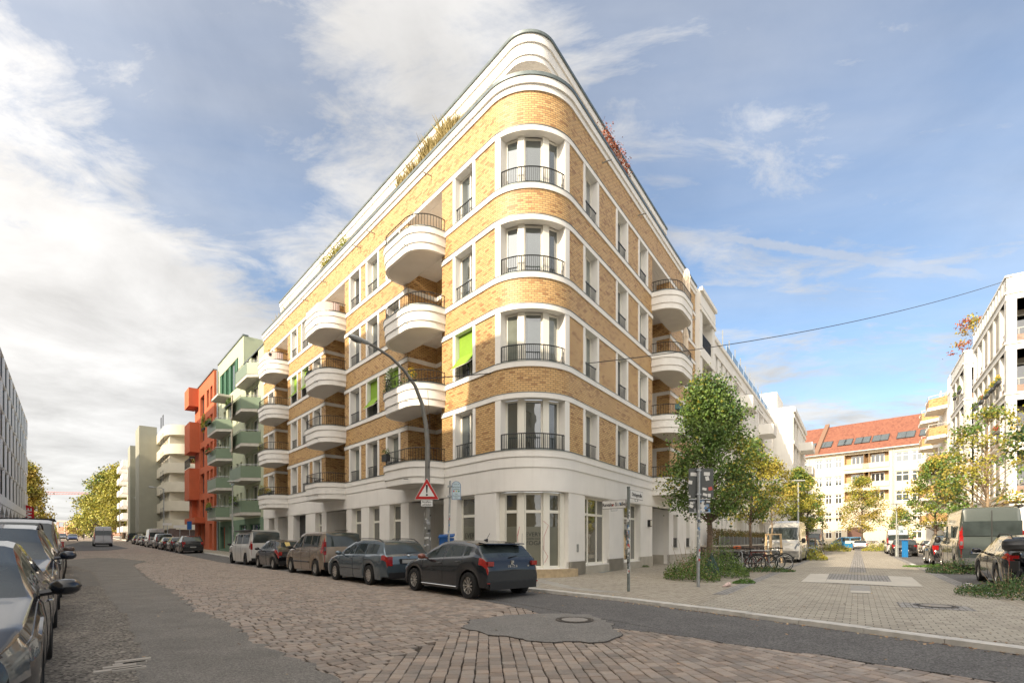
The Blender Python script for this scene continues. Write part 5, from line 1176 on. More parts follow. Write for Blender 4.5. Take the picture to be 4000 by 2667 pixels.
T['van'] = dict(L=4.9,W=1.90,wb=3.0,fo=.91,wr=.34,top=[(0,.6),(.05,.90),(.25,1.05),(.6,1.16),(1.1,1.55),(1.5,1.88),(1.9,1.97),(4.5,1.98),(4.74,1.93),(4.86,1.25),(4.9,.6)],belt=[(0,.6),(.6,1.08),(1.5,1.15),(4.9,1.18)],ws=(.62,1.52),rw=(4.66,4.86),sw=((1.05,1.85),(1.98,3.05),(3.15,4.45)),tum=.12,tail=(4.68,4.89),tailz=(.90,1.32),flat=1,seam=(1.0,1.92,3.1))
T['bigvan'] = dict(L=5.99,W=2.05,wb=4.0,fo=.95,wr=.36,top=[(0,.6),(.05,1.0),(.25,1.22),(.55,1.35),(1.0,1.85),(1.25,2.15),(1.7,2.50),(2.1,2.62),(5.7,2.64),(5.86,2.58),(5.97,1.4),(5.99,.6)],belt=[(0,.6),(.55,1.25),(1.5,1.30),(5.99,1.32)],ws=(.58,1.32),rw=(5.99,5.99),sw=((.95,1.75),),tum=.10,tail=(5.80,5.98),tailz=(.95,1.75),flat=1,seam=(.95,1.85,3.2))
T['suv'] = dict(L=4.75,W=1.93,wb=2.89,fo=.90,wr=.37,top=[(0,.65),(.05,.85),(.3,.98),(1.2,1.12),(1.7,1.42),(2.15,1.64),(2.7,1.72),(3.8,1.70),(4.2,1.64),(4.3,1.58),(4.58,1.18),(4.70,1.05),(4.75,.7)],belt=[(0,.7),(1.2,1.06),(2.2,1.10),(4.75,1.16)],ws=(1.22,2.15),rw=(4.28,4.58),sw=((1.6,2.42),(2.52,3.35),(3.45,4.0)),tum=.20,tail=(4.50,4.74),tailz=(.85,1.18),rails=1,seam=(1.4,2.47,3.4))
T['sedan'] = dict(L=4.7,W=1.81,wb=2.75,fo=.87,wr=.325,top=[(0,.5),(.05,.66),(.4,.80),(1.2,.93),(1.3,.95),(1.8,1.22),(2.2,1.38),(2.7,1.43),(3.2,1.40),(3.5,1.32),(4.0,1.03),(4.5,1.02),(4.65,.96),(4.7,.6)],belt=[(0,.6),(1.3,.89),(4.7,.96)],ws=(1.3,2.2),rw=(3.5,3.98),sw=((1.65,2.5),(2.58,3.3),(3.36,3.55)),tum=.20,tail=(4.35,4.69),tailz=(.72,.97),seam=(1.45,2.54,3.35))
def car(kind, name, label, cat, pm, loc, heading, lx=1.0, sc=1.0, rim='spokes', nsp=10, detail=2, group=None, mirror=None, rimm=None, glass=None, plate=True, white_tail=False, rails=None, belt_strip=None, dark_bumper=False, shift=0.5):
    sp = T[kind]; L, W, wb, fo, wr = sp['L'], sp['W'], sp['wb'], sp['fo'], sp['wr']
    t = thing(name, label, cat, loc, heading, group, sc)
    fx, rx = fo+wr*0.0, fo+wb; st = 0.05 if detail > 1 else 0.1; n = int(L/st)
    X = lambda x: (L*shift-x)*lx          # local +X is forwards
    xs = [L*i/n for i in range(n+1)]
    def halfw(x):
        f = 1.0
        if x < .55: f = 1-0.20*((.55-x)/.55)**2
        e = L-x; k = .45
        if e < k: f = min(f, 1-(0.04 if sp.get('flat') else 0.12)*((k-e)/k)**2)
        return W/2*f
    def bot(x):
        b = .20
        if x < .3: b = .24
        if L-x < .3: b = .30
        for c in (fx, rx):
            d = abs(x-c); R2 = wr+.065
            if d < R2: b = max(b, wr+math.sqrt(R2*R2-d*d))
        return b
    rows = []; RN = 16
    for x in xs:
        tp = interp(sp['top'], x); be = min(interp(sp['belt'], x), tp-.03); w = halfw(x); b = min(bot(x), be-.06); hgt = max(0, tp-be)
        tl = sp['tum']*W/2*2*min(1, hgt/.5)*.5; wr_ = w*.95 - tl - 0.02
        P = [(w*.95,b),(w*.985,b+.22*(be-b)),(w*1.0,b+.55*(be-b)),(w*.99,b+.78*(be-b)),(w*.965,be-.02),(w*.94,be+.012)]
        rt = tp-.075*min(1, hgt/.4)-.006
        for q in (.12,.5,.88): P.append((w*.94+(wr_-w*.94)*q, be+(rt-be)*q))
        P += [(wr_,rt),(wr_*.955,tp-.03*min(1,hgt/.4)),(wr_*.86,tp-.008),(wr_*.55,tp),(wr_*.25,tp+.006),(0,tp+.008)]
        rows.append([(X(x),)+p for p in P])
    nr = len(rows[0]); part = {'body':MB(),'windscreen':MB(),'rear_window':MB(),'sideL':MB(),'sideR':MB(),'tlL':MB(),'tlR':MB(),'hlL':MB(),'hlR':MB()}
    ws, rw = sp['ws'], sp['rw']
    for i in range(n):
        xm = (xs[i]+xs[i+1])/2
        for j in range(nr-1):
            a, b, c, d = rows[i][j], rows[i+1][j], rows[i+1][j+1], rows[i][j+1]; zm = (a[2]+c[2])/2
            key = 'body'; tpm = interp(sp['top'], xm); bem = interp(sp['belt'], xm)
            if ws[0] < xm < ws[1] and j >= 10: key = 'windscreen'
            elif rw[0] < xm < rw[1] and j >= 10: key = 'rear_window'
            elif j in (6,7) and tpm-bem > .20 and any(s[0] < xm < s[1] for s in sp['sw']): key = 'side'
            elif j in (5,) and tpm-bem > .2 and any(s[0] < xm < s[1] for s in sp['sw']): key = 'body'
            elif sp['tail'][0] < xm and ((j in (3,4)) if not sp.get('flat') else (3 <= j < 9 and sp['tailz'][0] < zm < sp['tailz'][1])): key = 'tl'
            elif .04 < xm < .50 and interp(sp['top'],xm)-.22 < zm < interp(sp['top'],xm)-.03 and 1 < j < 9: key = 'hl'
            for s in (1, -1):
                f = [(p[0], p[1]*s, p[2]) for p in (a,b,c,d)]
                if s == -1: f = f[::-1]
                k2 = key + ('' if key in part else ('L' if s == 1 else 'R')); part[k2].face(f)
    # rear and front ends (flat face with its own panels)
    def endface(row, rear):
        tl = sp['tailz']
        for s in (1, -1):
            for j in range(nr-1):
                a, b = row[j], row[j+1]
                f = [(a[0],a[1]*s,a[2]),(b[0],b[1]*s,b[2]),(a[0],0,b[2]),(a[0],0,a[2])]
                if (s == 1) == rear: f = f[::-1]
                part['body'].face(f)
    endface(rows[0], False); endface(rows[-1], True)
    g = glass or CARGL
    body = part['body'].build('body', pm, t, smooth=38)
    for k, nm, mm in (('windscreen','windscreen',g),('rear_window','rear_window',g),('sideL','side_windows',g),('sideR','side_windows',g),('tlL','tail_light',LAMPR),('tlR','tail_light',LAMPR),('hlL','headlight',LAMPW),('hlR','headlight',LAMPW)):
        if part[k].f: part[k].build(nm, mm, t, smooth=38)
    # panels on the tail: lamps, window for upright backs, bumper, plate
    xe = X(L)-0.004; hwE = halfw(L)
    if sp.get('flat') and rw[0] >= L-0.01:
        for s in (1,-1):
            mb = MB(); mb.box((xe-0.012, 0.03 if s > 0 else -hwE*.88, 1.50),(xe+0.05, hwE*.88 if s > 0 else -0.03, 2.08)); mb.build('rear_window', g, t)
        mb = MB(); mb.box((xe-0.006,-0.012,.5),(xe+.03,0.012,2.5)); mb.build('door_gap', TRIM, t)
    tz0, tz1 = sp['tailz']
    for s in (1,-1):
        mb = MB(); y0, y1 = sorted((s*hwE*(.76 if not sp.get('flat') else .86), s*hwE*.985)); mb.box((xe-.006,y0,tz0+.03),(xe+.06,y1,tz1-.05)); mb.build('tail_light', LAMPR, t)
        if white_tail: mb = MB(); mb.box((xe-.016,y0+.02,tz0+.18),(xe,y1-.02,tz0+.34)); mb.build('reversing_light', LAMPW, t)
    mb = MB(); mb.box((xe-.03,-hwE*.93,.26),(xe+.10,hwE*.93,.44))
    if dark_bumper: mb.box((xe-.06,-hwE*.98,.40),(xe+.1,hwE*.98,.58))
    mb.build('rear_bumper_insert', TRIM, t); mb = MB(); mb.box((X(0)-.08,-halfw(0)*.9,.24),(X(0)+.025,halfw(0)*.9,.40)); mb.build('front_bumper_insert', TRIM, t)
    if plate:
        pz = .62 if not sp.get('flat') else .72
        if kind in ('estate','sedan'): pz = .78
        if kind == 'hatch': pz = .50
        mb = MB(); mb.box((xe-.022,-.26,pz-.055),(xe,.26,pz+.055)); mb.build('number_plate', PLATE, t)
    mb = MB(); mb.box((X(0)-.01,-halfw(0)*.55,.42),(X(0)+.012,halfw(0)*.55,.56)); mb.build('grille', TRIM, t)
    # dark underside
    mb = MB(); mb.box((X(L-.25),-W/2+.30,.22),(X(.25),W/2-.30,.60)); mb.box((X(fx-wr-.06),-W/2+.24,.3),(X(fx+wr+.06),W/2-.24,wr*2+.08)); mb.box((X(rx+wr+.06),-W/2+.24,.3),(X(rx-wr-.06),W/2-.24,wr*2+.08)); mb.build('underbody', TRIM, t)
    if detail:
        mb = MB()
        for x in sp['seam']:
            i = min(range(len(xs)), key=lambda q: abs(xs[q]-x))
            for s in (1,-1):
                pts = [Vector((rows[i][j][0], s*(rows[i][j][1]+.001), rows[i][j][2])) for j in range(0,6)]
                mb.tube(pts, .005, 4, cap=False)
        mb.build('door_gap', TRIM, t)
        for s in (1,-1):
            for x in sp['seam'][1:]:
                z = interp(sp['belt'], x)-.10; mb = MB(); mb.box((X(x-.08),s*halfw(x)*.985-.02,z-.014),(X(x-.24),s*halfw(x)*.985+.028*s+.02*(s<0)*0,z+.014)) if False else mb.tube([(X(x-.07),s*(halfw(x)*.985),z),(X(x-.10),s*(halfw(x)*.985+.03),z),(X(x-.22),s*(halfw(x)*.985+.03),z),(X(x-.25),s*(halfw(x)*.985),z)], .011, 5); mb.build('door_handle', CHROME if detail > 1 else TRIM, t)
        if belt_strip:
            mb = MB()
            for s in (1,-1): mb.tube([(X(x),s*(halfw(x)+.003),belt_strip) for x in [fx+wr+.12+i*.1 for i in range(int((wb-2*wr-.2)/.1))]], .03 if dark_bumper else .012, 6)
            mb.build('side_strip', TRIM, t)
        for s in (1,-1):
            mx_ = sp['sw'][0][0]+.05; z = interp(sp['belt'], mx_)+.09; w = halfw(mx_)
            mb = MB(); M = Matrix.Translation((X(mx_),s*(w+.12),z)) @ Matrix.Diagonal((.09,.12,.075 if kind != 'bigvan' else .16,1))
            mb.lathe([(.0,-1),(.55,-.9),(.9,-.5),(1,0),(.9,.5),(.55,.9),(0,1)], 12, M); mb.tube([(X(mx_)+.02,s*(w*.93),z-.05),(X(mx_),s*(w+.08),z-.03)], .03, 5)
            m_ = mb.build('mirror', mirror or (pm if detail > 1 else TRIM), t, smooth=50)
        if sp.get('rails') or rails:
            for s in (1,-1):
                mb = MB(); x0, x1 = ws[1]+.15, rw[0]-.05; pts = []
                for q in range(9):
                    x = x0+(x1-x0)*q/8; pts.append((X(x), s*(W/2*.70), interp(sp['top'],x)+(.035 if 0 < q < 8 else -.03)))
                mb.tube(pts, .016, 6); mb.build('roof_rail', TRIM, t)
        # seats seen through the glass would be lost: dark headrests show as shapes against it
    for cx in (fx, rx):
        for s in (1,-1):
            wh = bpy.data.objects.new('wheel', None); COL.objects.link(wh); wh.parent = t; wh.location = (X(cx), s*(W/2-.115), wr); wh.empty_display_size = .1
            M = Matrix.Rotation(R_(90)*-s,4,'X')    # local z points outwards
            mb = MB(); tw = .105; r0 = wr*.64
            mb.lathe([(r0,-tw),(wr*.95,-tw),(wr,-tw*.75),(wr,tw*.75),(wr*.96,tw*.98),(r0+.01,tw),(r0,tw*.8)], 28, M); mb.build('tyre', TYRE, wh, smooth=40)
            mb = MB()
            if detail and rim == 'spokes':
                mb.lathe([(r0,tw*.8),(r0*.94,tw*.84),(r0*.92,tw*.3)], 28, M); mb.lathe([(.05,tw*.55),(.045,tw*.72),(0,tw*.74)], 10, M)
                for q in range(nsp):
                    a = 2*math.pi*q/nsp; u = Vector((math.cos(a),math.sin(a),0)); v = Vector((-u.y,u.x,0))
                    sw_ = .15*r0*math.pi*2/nsp; c = [u*.04-v*.008, u*.04+v*.008, u*r0*.93+v*sw_, u*r0*.93-v*sw_]
                    mb.hexa([M @ (p+Vector((0,0,tw*.5))) for p in c]+[M @ (p+Vector((0,0,tw*.70))) for p in c])
            else:
                mb.lathe([(r0,tw*.8),(r0*.8,tw*.9),(r0*.3,tw*.7),(0,tw*.72)], 24, M)
                if detail:
                    pass
            mb.build('rim', rimm or RIM, wh, smooth=30)
            mb = MB(); mb.lathe([(r0*.92,tw*.28),(0,tw*.26)], 20, M); mb.build('brake', TRIM, wh)
            if detail and rim == 'cover':
                mb = MB()
                for q in range(9):
                    a = 2*math.pi*q/9; c = Vector((math.cos(a),math.sin(a),0))*r0*.70; MM = M @ Matrix.Translation(c+Vector((0,0,tw*.86))); mb.lathe([(.028,0.0),(.0,.004)], 8, MM)
                mb.build('wheel_cover_hole', TRIM, wh)
    return t, X
HL = ANG_L
def carL(kind, a_rear, out_side, lx, *args, dh=0.0, face=0, **kw):
    # near-side rear wheel at a_rear, side of the body at out_side; the car points along the street, away from the camera
    sp = T[kind]; L = sp['L']; sc = kw.get('sc', 1.0); ra = L-sp['fo']-sp['wb']
    ac = a_rear + (-(ra)+L/2)*lx*sc; p = LP(ac, out_side-sp['W']/2*sc); p.z = gz(p)
    return kind, p, HL+dh+(math.pi if face else 0)
G1 = 'cars parked along the kerb below the brick block'
def parkL(kind, a_rear, out_side, name, label, cat, pm, lx=1.0, dh=0.0, group=G1, **kw):
    k, p, h = carL(kind, a_rear, out_side, lx, dh=dh, sc=kw.get('sc',1.0)); return car(k, name, label, cat, pm, p, h, lx=lx, group=group, **kw)
ib, Xib = parkL('hatch', -2.25, 4.50, 'parked_car', 'dark slate grey hatchback nearest the corner with copper mirror caps', 'car', paint('slate',(0.035,0.042,0.052)), lx=1.07, dh=-0.03, rim='spokes', nsp=10, plate=False, mirror=mat('copper_mirror',(0.20,0.05,0.025),0.3,coat=1.0))
# hatchback extras: badge, lettering, aerial, wiper, spoiler, sill strip
sp = T['hatch']; L = sp['L']
RM = Matrix.Rotation(R_(-90),4,'Z')
def reartext(txt, size, x, y, z, m_, par, tilt=0.0, nm='lettering', ext=0.002): 
    M = Matrix.Translation((x,y,z)) @ Matrix.Rotation(tilt,4,'Y') @ Matrix.Rotation(R_(-90),4,'Z') @ Matrix.Rotation(R_(90),4,'X'); return text_mesh(txt, size, M, nm, m_, par, 'CENTER', ext, 0.002)
xt = Xib(3.99)-0.012
reartext('I B I Z A', .085, Xib(4.035)-.012, .0, .80, CHROME, ib, nm='model_lettering'); reartext('FR', .05, Xib(4.035)-.012, -.50, .80, CHROME, ib, nm='trim_lettering')
mb = MB(); 
for z0, y0, y1 in ((.925,-.045,.045),(.905,-.045,-.0),(.885,-.045,.045),(.865,0.0,.045),(.845,-.045,.045)): mb.box((Xib(4.01)-.03,y0,z0),(Xib(4.01)+.02,y1,z0+.014))
mb.build('badge', CHROME, ib)
mb = MB(); mb.tube([(Xib(3.0),0,1.43),(Xib(3.16),0,1.62)], .006, 5); mb.tube([(Xib(2.94),0,1.43),(Xib(3.06),0,1.455)], .03, 6); mb.build('roof_aerial', TRIM, ib)
mb = MB(); mb.hexa([Vector(p) for p in ((Xib(3.80),-.60,1.335),(Xib(3.80),.60,1.335),(Xib(3.50),.62,1.36),(Xib(3.50),-.62,1.36),(Xib(3.78),-.60,1.36),(Xib(3.78),.60,1.36),(Xib(3.50),.62,1.39),(Xib(3.50),-.62,1.39))]); mb.build('spoiler', paint('slate',(0,0,0)) , ib)
mb = MB(); mb.tube([(Xib(3.94)-.01,.05,1.02),(Xib(3.86)-.02,-.30,1.05)], .012, 5); mb.build('rear_wiper', TRIM, ib)
mb = MB(); 
for s in (1,-1): mb.tube([(Xib(1.3),s*.895,.27),(Xib(2.95),s*.895,.27)], .012, 5)
mb.build('sill_strip', CHROME, ib)
mb = MB(); mb.box((Xib(4.06)-.03,.40,.40),(Xib(4.06)+.05,.78,.43)); mb.box((Xib(4.06)-.03,-.78,.40),(Xib(4.06)+.05,-.40,.43)); mb.build('reflector', LAMPR, ib)
oc, Xo = parkL('estate', 3.15, 4.62, 'parked_car', 'blue grey estate car with roof rails, second from the corner', 'car', paint('bluegrey',(0.15,0.20,0.24),0.6), lx=1.08, rim='cover', belt_strip=.50)
mb = MB(); mb.box((Xo(4.57)-.012,-.33,.70),(Xo(4.57)+.03,.33,.86)); mb.build('plate_recess', TRIM, oc)
mb = MB(); mb.lathe([(.05,0),(.03,.012),(0,.014)],12,Matrix.Translation((Xo(4.52)-.01,0,.95)) @ Matrix.Rotation(R_(-90),4,'Y')); mb.build('badge', CHROME, oc)
mb = MB(); mb.tube([(Xo(4.40)-.02,.0,1.03),(Xo(4.34)-.02,-.42,1.07)], .012, 5); mb.build('rear_wiper', TRIM, oc)
be, Xb = parkL('mpv', 8.50, 4.42, 'parked_car', 'beige boxy family van with black side strips, third from the corner', 'car', paint('beige',(0.36,0.285,0.215),0.4), lx=1.12, rim='spokes', nsp=12, belt_strip=.56, dark_bumper=True, white_tail=True, mirror=TRIM)
mb = MB(); mb.box((Xb(3.9),-.25,1.83),(Xb(4.1),.2,1.86)); mb.build('roof_grip', TRIM, be)
c5, X5 = parkL('city', 14.60, 4.32, 'parked_car', 'small rounded black city car, fourth from the corner', 'car', paint('black',(0.012,0.013,0.016),0.3), lx=1.17, rim='spokes', nsp=14)
mb = MB(); mb.box((X5(3.12),-.12,1.12),(X5(2.93),.12,1.36)); 
mb = MB(); mb.hexa([Vector(p) for p in ((X5(3.14)-.02,-.02,1.13),(X5(3.14)-.02,.20,1.13),(X5(3.1),.20,1.13),(X5(3.1),-.02,1.13),(X5(2.93)-.02,-.02,1.36),(X5(2.93)-.02,.20,1.36),(X5(2.9),.20,1.36),(X5(2.9),-.02,1.36))]); mb.build('paper_notice', mat('yellow_paper',(0.55,0.42,0.15),0.8), c5)
t6, X6 = parkL('van', 20.55, 4.18, 'parked_van', 'white camper bus with black wheels and a dark awning rail, behind the small black car', 'van', paint('white',(0.70,0.69,0.66),0.0), lx=1.13, rim='spokes', nsp=10, rimm=RIMD, mirror=TRIM)
mb = MB(); mb.box((X6(4.6),-.80,1.985),(X6(.9+.9),.80,2.06)); mb.build('pop_up_roof', paint('white',(0,0,0)), t6); mb = MB(); mb.tube([(X6(4.9),.86,2.03),(X6(1.6),.86,2.02)], .045, 8); mb.build('awning_rail', TRIM, t6)
G2 = 'cars parked farther along the cobbled street'
def farcar(kind, a, o, name, label, cat, pm, **kw): return parkL(kind, a, o, name, label, cat, pm, group=G2, detail=1, rim='cover', **kw)
farcar('suv', 44.2, 4.15, 'parked_car', 'black estate car closest in the far row below the red house', 'car', paint('black2',(0.014,0.016,0.02),0.1), sc=.96)
farcar('hatch', 50.6, 4.15, 'parked_car', 'grey hatchback just ahead of the black estate in the far row', 'car', paint('grey2',(0.13,0.14,0.15)), sc=1.05)
farcar('sedan', 56.8, 4.2, 'parked_car', 'dark green saloon in the middle of the far row', 'car', paint('darkgreen',(0.035,0.045,0.04)))
farcar('mpv', 62.6, 4.2, 'parked_car', 'silver small van between the dark saloon and the big grey van', 'car', paint('silver',(0.38,0.38,0.38),0.7))
farcar('bigvan', 69.5, 4.3, 'parked_van', 'pale grey high van with a dark rear window in the far row', 'van', paint('vangrey',(0.42,0.42,0.40),0.2), sc=.92)
farcar('hatch', 77.5, 4.2, 'parked_car', 'light silver hatchback beyond the high van', 'car', paint('silver',(0,0,0)))
farcar('hatch', 84.0, 4.2, 'parked_car', 'white car near the far end of the kerb row', 'car', paint('white',(0,0,0)))
farcar('estate', 91.0, 4.2, 'parked_car', 'dark estate at the far end of the kerb row', 'car', paint('grey3',(0.05,0.055,0.06)))
farcar('mpv', 118.0, 3.2, 'parked_car', 'brown car standing beside the driving white van far off', 'car', paint('brown',(0.07,0.05,0.035)))
p = LP(78.0, 8.6); p.z = gz(p)
car('bigvan','driving_van','white high-roofed panel van driving away on the cobbled street','van',paint('vanwhite',(0.52,0.53,0.54),0.1),p,HL,detail=1,rim='cover')
p = LP(132.0, 11.6); p.z = gz(p); car('hatch','driving_car','blue car coming towards the viewer far down the street','car',paint('blue',(0.03,0.07,0.22)),p,HL+math.pi,detail=1,rim='cover')
p = LP(150.0, 13.4); p.z = gz(p); car('estate','parked_car','silver car parked far off near the red flags','car',paint('silver',(0,0,0)),p,HL+math.pi,detail=0,rim='cover')
# the row on the camera's side, facing the viewer; side of the bodies on the line out = OL
G3 = 'cars parked on the left, facing the viewer'
OL = 12.05
def parkN(kind, t_front, name, label, cat, pm, side=OL, dh=0.0, **kw):
    sp = T[kind]; lx = kw.get('lx',1.0); c = LP(t_front + sp['L']/2*lx - LP0, side + sp['W']/2); c.z = gz(c)
    return car(kind, name, label, cat, pm, c, HL+math.pi+dh, group=G3, **kw)
LP0 = -(C0.x*Ld.x + C0.y*Ld.y)*-1.0
n1, X1 = parkN('sedan', 4.72, 'parked_car', 'black car at the lower left edge, nearest the viewer, with a large headlight', 'car', paint('blackpearl',(0.012,0.014,0.02),0.1,0.22), sc=1.0, rim='spokes', mirror=paint('blackpearl',(0,0,0)))
n2, X2 = parkN('suv', 10.35, 'parked_car', 'dark blue off-road car behind the black one on the left', 'car', paint('navy',(0.018,0.025,0.045),0.2,0.22), rim='spokes', mirror=paint('navy',(0,0,0)))
n3, X3 = parkN('van', 16.2, 'parked_van', 'grey van with roof ribs and a brown mirror, third in the left row', 'van', paint('vangrey2',(0.16,0.165,0.18),0.5), mirror=mat('brown_mirror',(0.07,0.04,0.03),0.4,coat=0.6))
n4, X4 = parkN('mpv', 22.4, 'parked_car', 'white boxy car, fourth in the left row', 'car', paint('white',(0,0,0)), mirror=TRIM, detail=1)
n5, _ = parkN('sedan', 28.6, 'parked_car', 'dark grey car, fifth in the left row', 'car', paint('grey3',(0,0,0)), detail=1)
n6, _ = parkN('hatch', 34.6, 'parked_car', 'dark red car at the end of the left row', 'car', paint('darkred',(0.10,0.02,0.02)), detail=1)
mb = MB()
for q in range(4): mb.box((X3(2.3+.6*q),-.78,1.985),(X3(2.26+.6*q),.78,2.02))
mb.build('roof_rib', TRIM, n3)
# headlight unit and fog lamp of the nearest car
for s in (1,-1):
    pass
# ---------------- right-hand street
GR_ = 'vehicles parked along the side street'
def parkR(kind, b_rear, out_c, name, label, cat, pm, face=0, dh=0.0, group=GR_, **kw):
    sp = T[kind]; sc = kw.get('sc',1.0); lx = kw.get('lx',1.0); ra = sp['L']-sp['fo']-sp['wb']
    c = RP(b_rear + (-ra+sp['L']/2)*lx*sc, out_c, .122); return car(kind, name, label, cat, pm, c, ANG_R+dh+(math.pi if face else 0), group=group, **kw)
cv, Xc = parkR('bigvan', 21.0, 5.05, 'parked_van', 'white van facing the viewer behind the bicycles, with grey bumper', 'van', paint('dirtywhite',(0.66,0.64,0.58),0.0), face=1, sc=.98, mirror=TRIM, dh=0.0)
mb = MB(); mb.box((Xc(-.03),-.95,.35),(Xc(.25),.95,.72)); mb.build('front_bumper', mat('grey_bumper',(0.20,0.20,0.19),0.7,var=0.2,scale=4), cv)
cp, Xcp = parkR('bigvan', 13.4, 13.25, 'camper_van', 'grey green high camper van with two dark rear windows on the right', 'camper', paint('campergreen',(0.085,0.105,0.10),0.1), sc=1.0, rim='spokes', nsp=12, white_tail=True, plate=False, mirror=TRIM)
mb = MB(); mb.box((Xcp(5.99)-.03,.10,.80),(Xcp(5.99),.62,.92)); mb.build('number_plate', PLATE, cp); mb = MB(); mb.box((Xcp(5.99)-.034,.57,.805),(Xcp(5.99)-.029,.615,.915)); mb.build('plate_band', paint('blue',(0,0,0)), cp)
reartext('B  AM', .105, Xcp(5.99)-.033, .36, .86, TRIM, cp, nm='plate_lettering')
mb = MB()
for s in (1,-1):
    for x0, x1 in ((2.1,2.9),(3.5,4.3)): mb.box((Xcp(x1),s*1.0-.03,1.45),(Xcp(x0),s*1.0+.03,1.95))
mb.build('side_window_unit', CARGL, cp); mb = MB(); mb.tube([(Xcp(5.7),-.9,2.66),(Xcp(1.8),-.9,2.66)], .07, 8); mb.build('awning_case', TRIM, cp)
mb = MB(); mb.box((Xcp(5.99)-.035,-.98,.35),(Xcp(5.99)+.15,.98,.62)); mb.build('rear_bumper', mat('grey_bumper',(0,0,0)), cp)
parkR('suv', 20.6, 13.0, 'parked_car', 'black off-road car with tall red lamps beyond the camper van', 'car', paint('black2',(0,0,0)), sc=.95, detail=1)
bk, Xbk = parkR('estate', 4.9, 13.0, 'parked_car', 'glossy black hatchback at the right edge in front of the camper van', 'car', paint('blackpearl',(0,0,0)), sc=1.0, rim='spokes', nsp=10)
parkR('hatch', 40.3, 12.2, 'parked_car', 'small black car beside the blue parking meter', 'car', paint('black2',(0,0,0)), sc=1.02, detail=1)
parkR('bigvan', 49.0, 12.2, 'parked_van', 'white minibus with curtained rear windows beyond the small black car', 'van', paint('vanwhite',(0,0,0)), sc=.92, detail=1)
parkR('hatch', 42.5, 4.9, 'parked_car', 'silver hatchback facing the viewer between the trees on the left side', 'car', paint('silver',(0,0,0)), face=1, detail=1)
parkR('sedan', 49.0, 4.9, 'parked_car', 'dark car behind the silver hatchback on the left side', 'car', paint('grey3',(0,0,0)), face=1, detail=1)
rv, Xrv = parkR('bigvan', 55.5, 4.4, 'parked_van', 'white and red high camper van half hidden by the trees', 'camper', paint('redvan',(0.45,0.06,0.03),0.0), face=1, detail=1)
mb = MB(); mb.box((Xrv(5.8),-.9,1.95),(Xrv(1.3),.9,2.75)); mb.build('white_roof', paint('white',(0,0,0)), rv)
parkR('sedan', 74.0, 9.2, 'parked_car', 'silver saloon seen from behind in front of the yellow house', 'car', paint('silver',(0,0,0)), detail=1)
p = RP(86, 5.5, .12); tr, Xt = car('van', 'flatbed_truck', 'light blue flatbed truck standing crosswise before the yellow house', 'truck', paint('skyblue',(0.03,0.25,0.50),0.1), p, ANG_L+0.1, detail=1, group=GR_, shift=0.1)
mb = MB(); mb.box((Xt(7.5),-1.0,.9),(Xt(2.4),1.0,1.35)); mb.build('load_bed', paint('white',(0,0,0)), tr)
parkR('hatch', 55.0, 15.4, 'parked_car', 'white car beyond the person on the right pavement', 'car', paint('white',(0,0,0)), detail=1)
# ================================================================ trees and plants
def tree(name, label, loc, H, r, z0, nclump, nleaf, ls, mats, seed, tr=0.09, cone=0.5, cs=0.34, group='street trees', bark=None, top=0.25, dens_top=1.0, lean=0.0):
    rn = random.Random(seed); t = thing(name, label, 'tree', loc, 0, group)
    tm = MB(); P = [Vector((lean*z*0.1+rn.uniform(-.03,.03)*(z>.5), rn.uniform(-.03,.03)*(z>.5), z)) for z in [H*i/9 for i in range(9)]]
    rad = [tr*(1.25 if i == 0 else 1)*(1-0.85*(i/8)**1.1)+0.008 for i in range(9)]; tm.tube(P, rad, 8)
    cm = MB(); tips = []
    for i in range(nclump):
        u = rn.random()**(0.85); z = z0+(H-z0)*u; prof = (1-u)**cone*(min(1, (u+0.06)/0.22)**0.6); a = rn.uniform(0, 2*math.pi); q = math.sqrt(rn.uniform(0.12, 1.0))
        R = r*prof*q*rn.uniform(.85,1.12); c = Vector((R*math.cos(a), R*math.sin(a), z)); tips.append((c, u, q))
    for c, u, q in tips:
        zb = max(z0*0.82, c.z-0.55*math.hypot(c.x,c.y)-0.25); zb = min(zb, H*0.92); i = min(7, int(zb/H*9)); b = P[i].lerp(P[min(i+1,8)], zb/H*9-i) if i < 8 else P[8]
        mid = b.lerp(c, .55)+Vector((rn.uniform(-.08,.08), rn.uniform(-.08,.08), 0.10)); rb = tr*0.26*(1-u*.5)
        tm.tube([b, mid, c], [rb, rb*.55, rb*.18], 5, cap=False)
        n = int(nleaf/nclump*rn.uniform(.6,1.4)*(1 if u < .75 else dens_top))
        mi = 0 if rn.random() > (top+0.55*u*q) else (1 if len(mats) > 1 else 0)
        if len(mats) > 2 and rn.random() < .12: mi = 2
        for _ in range(n):
            g = Vector((rn.gauss(0,1), rn.gauss(0,1), rn.gauss(0,.75)))*cs*.62; p = c+g; s = ls*rn.uniform(.6,1.35)
            nrm = Vector((rn.gauss(0,1), rn.gauss(0,1), rn.gauss(0,.8)+.4)).normalized(); uu = nrm.cross(Vector((rn.gauss(0,1), rn.gauss(0,1), rn.gauss(0,1)))).normalized(); ww = nrm.cross(uu)
            fold = nrm*s*0.12; cm.face([p-uu*s*.5, p+ww*s*.36+fold, p+uu*s*.5, p-ww*s*.36+fold], [(0,0)]*4, mi if rn.random() > .07 else rn.randrange(len(mats)))
    tm.build('trunk', bark or BARK, t, smooth=60); cm.build('crown', mats, t); return t
GT = 'street trees along the side street'
tree('street_tree', 'tallest green tree on the corner behind the two sign backs', gp(2772,2243,.12), 7.6, 2.15, 2.4, 150, 21000, .105, [LEAF_G, LEAF_DG, LEAF_Y], 3, tr=.12, cone=.62, cs=.42, group=GT, top=-.25)
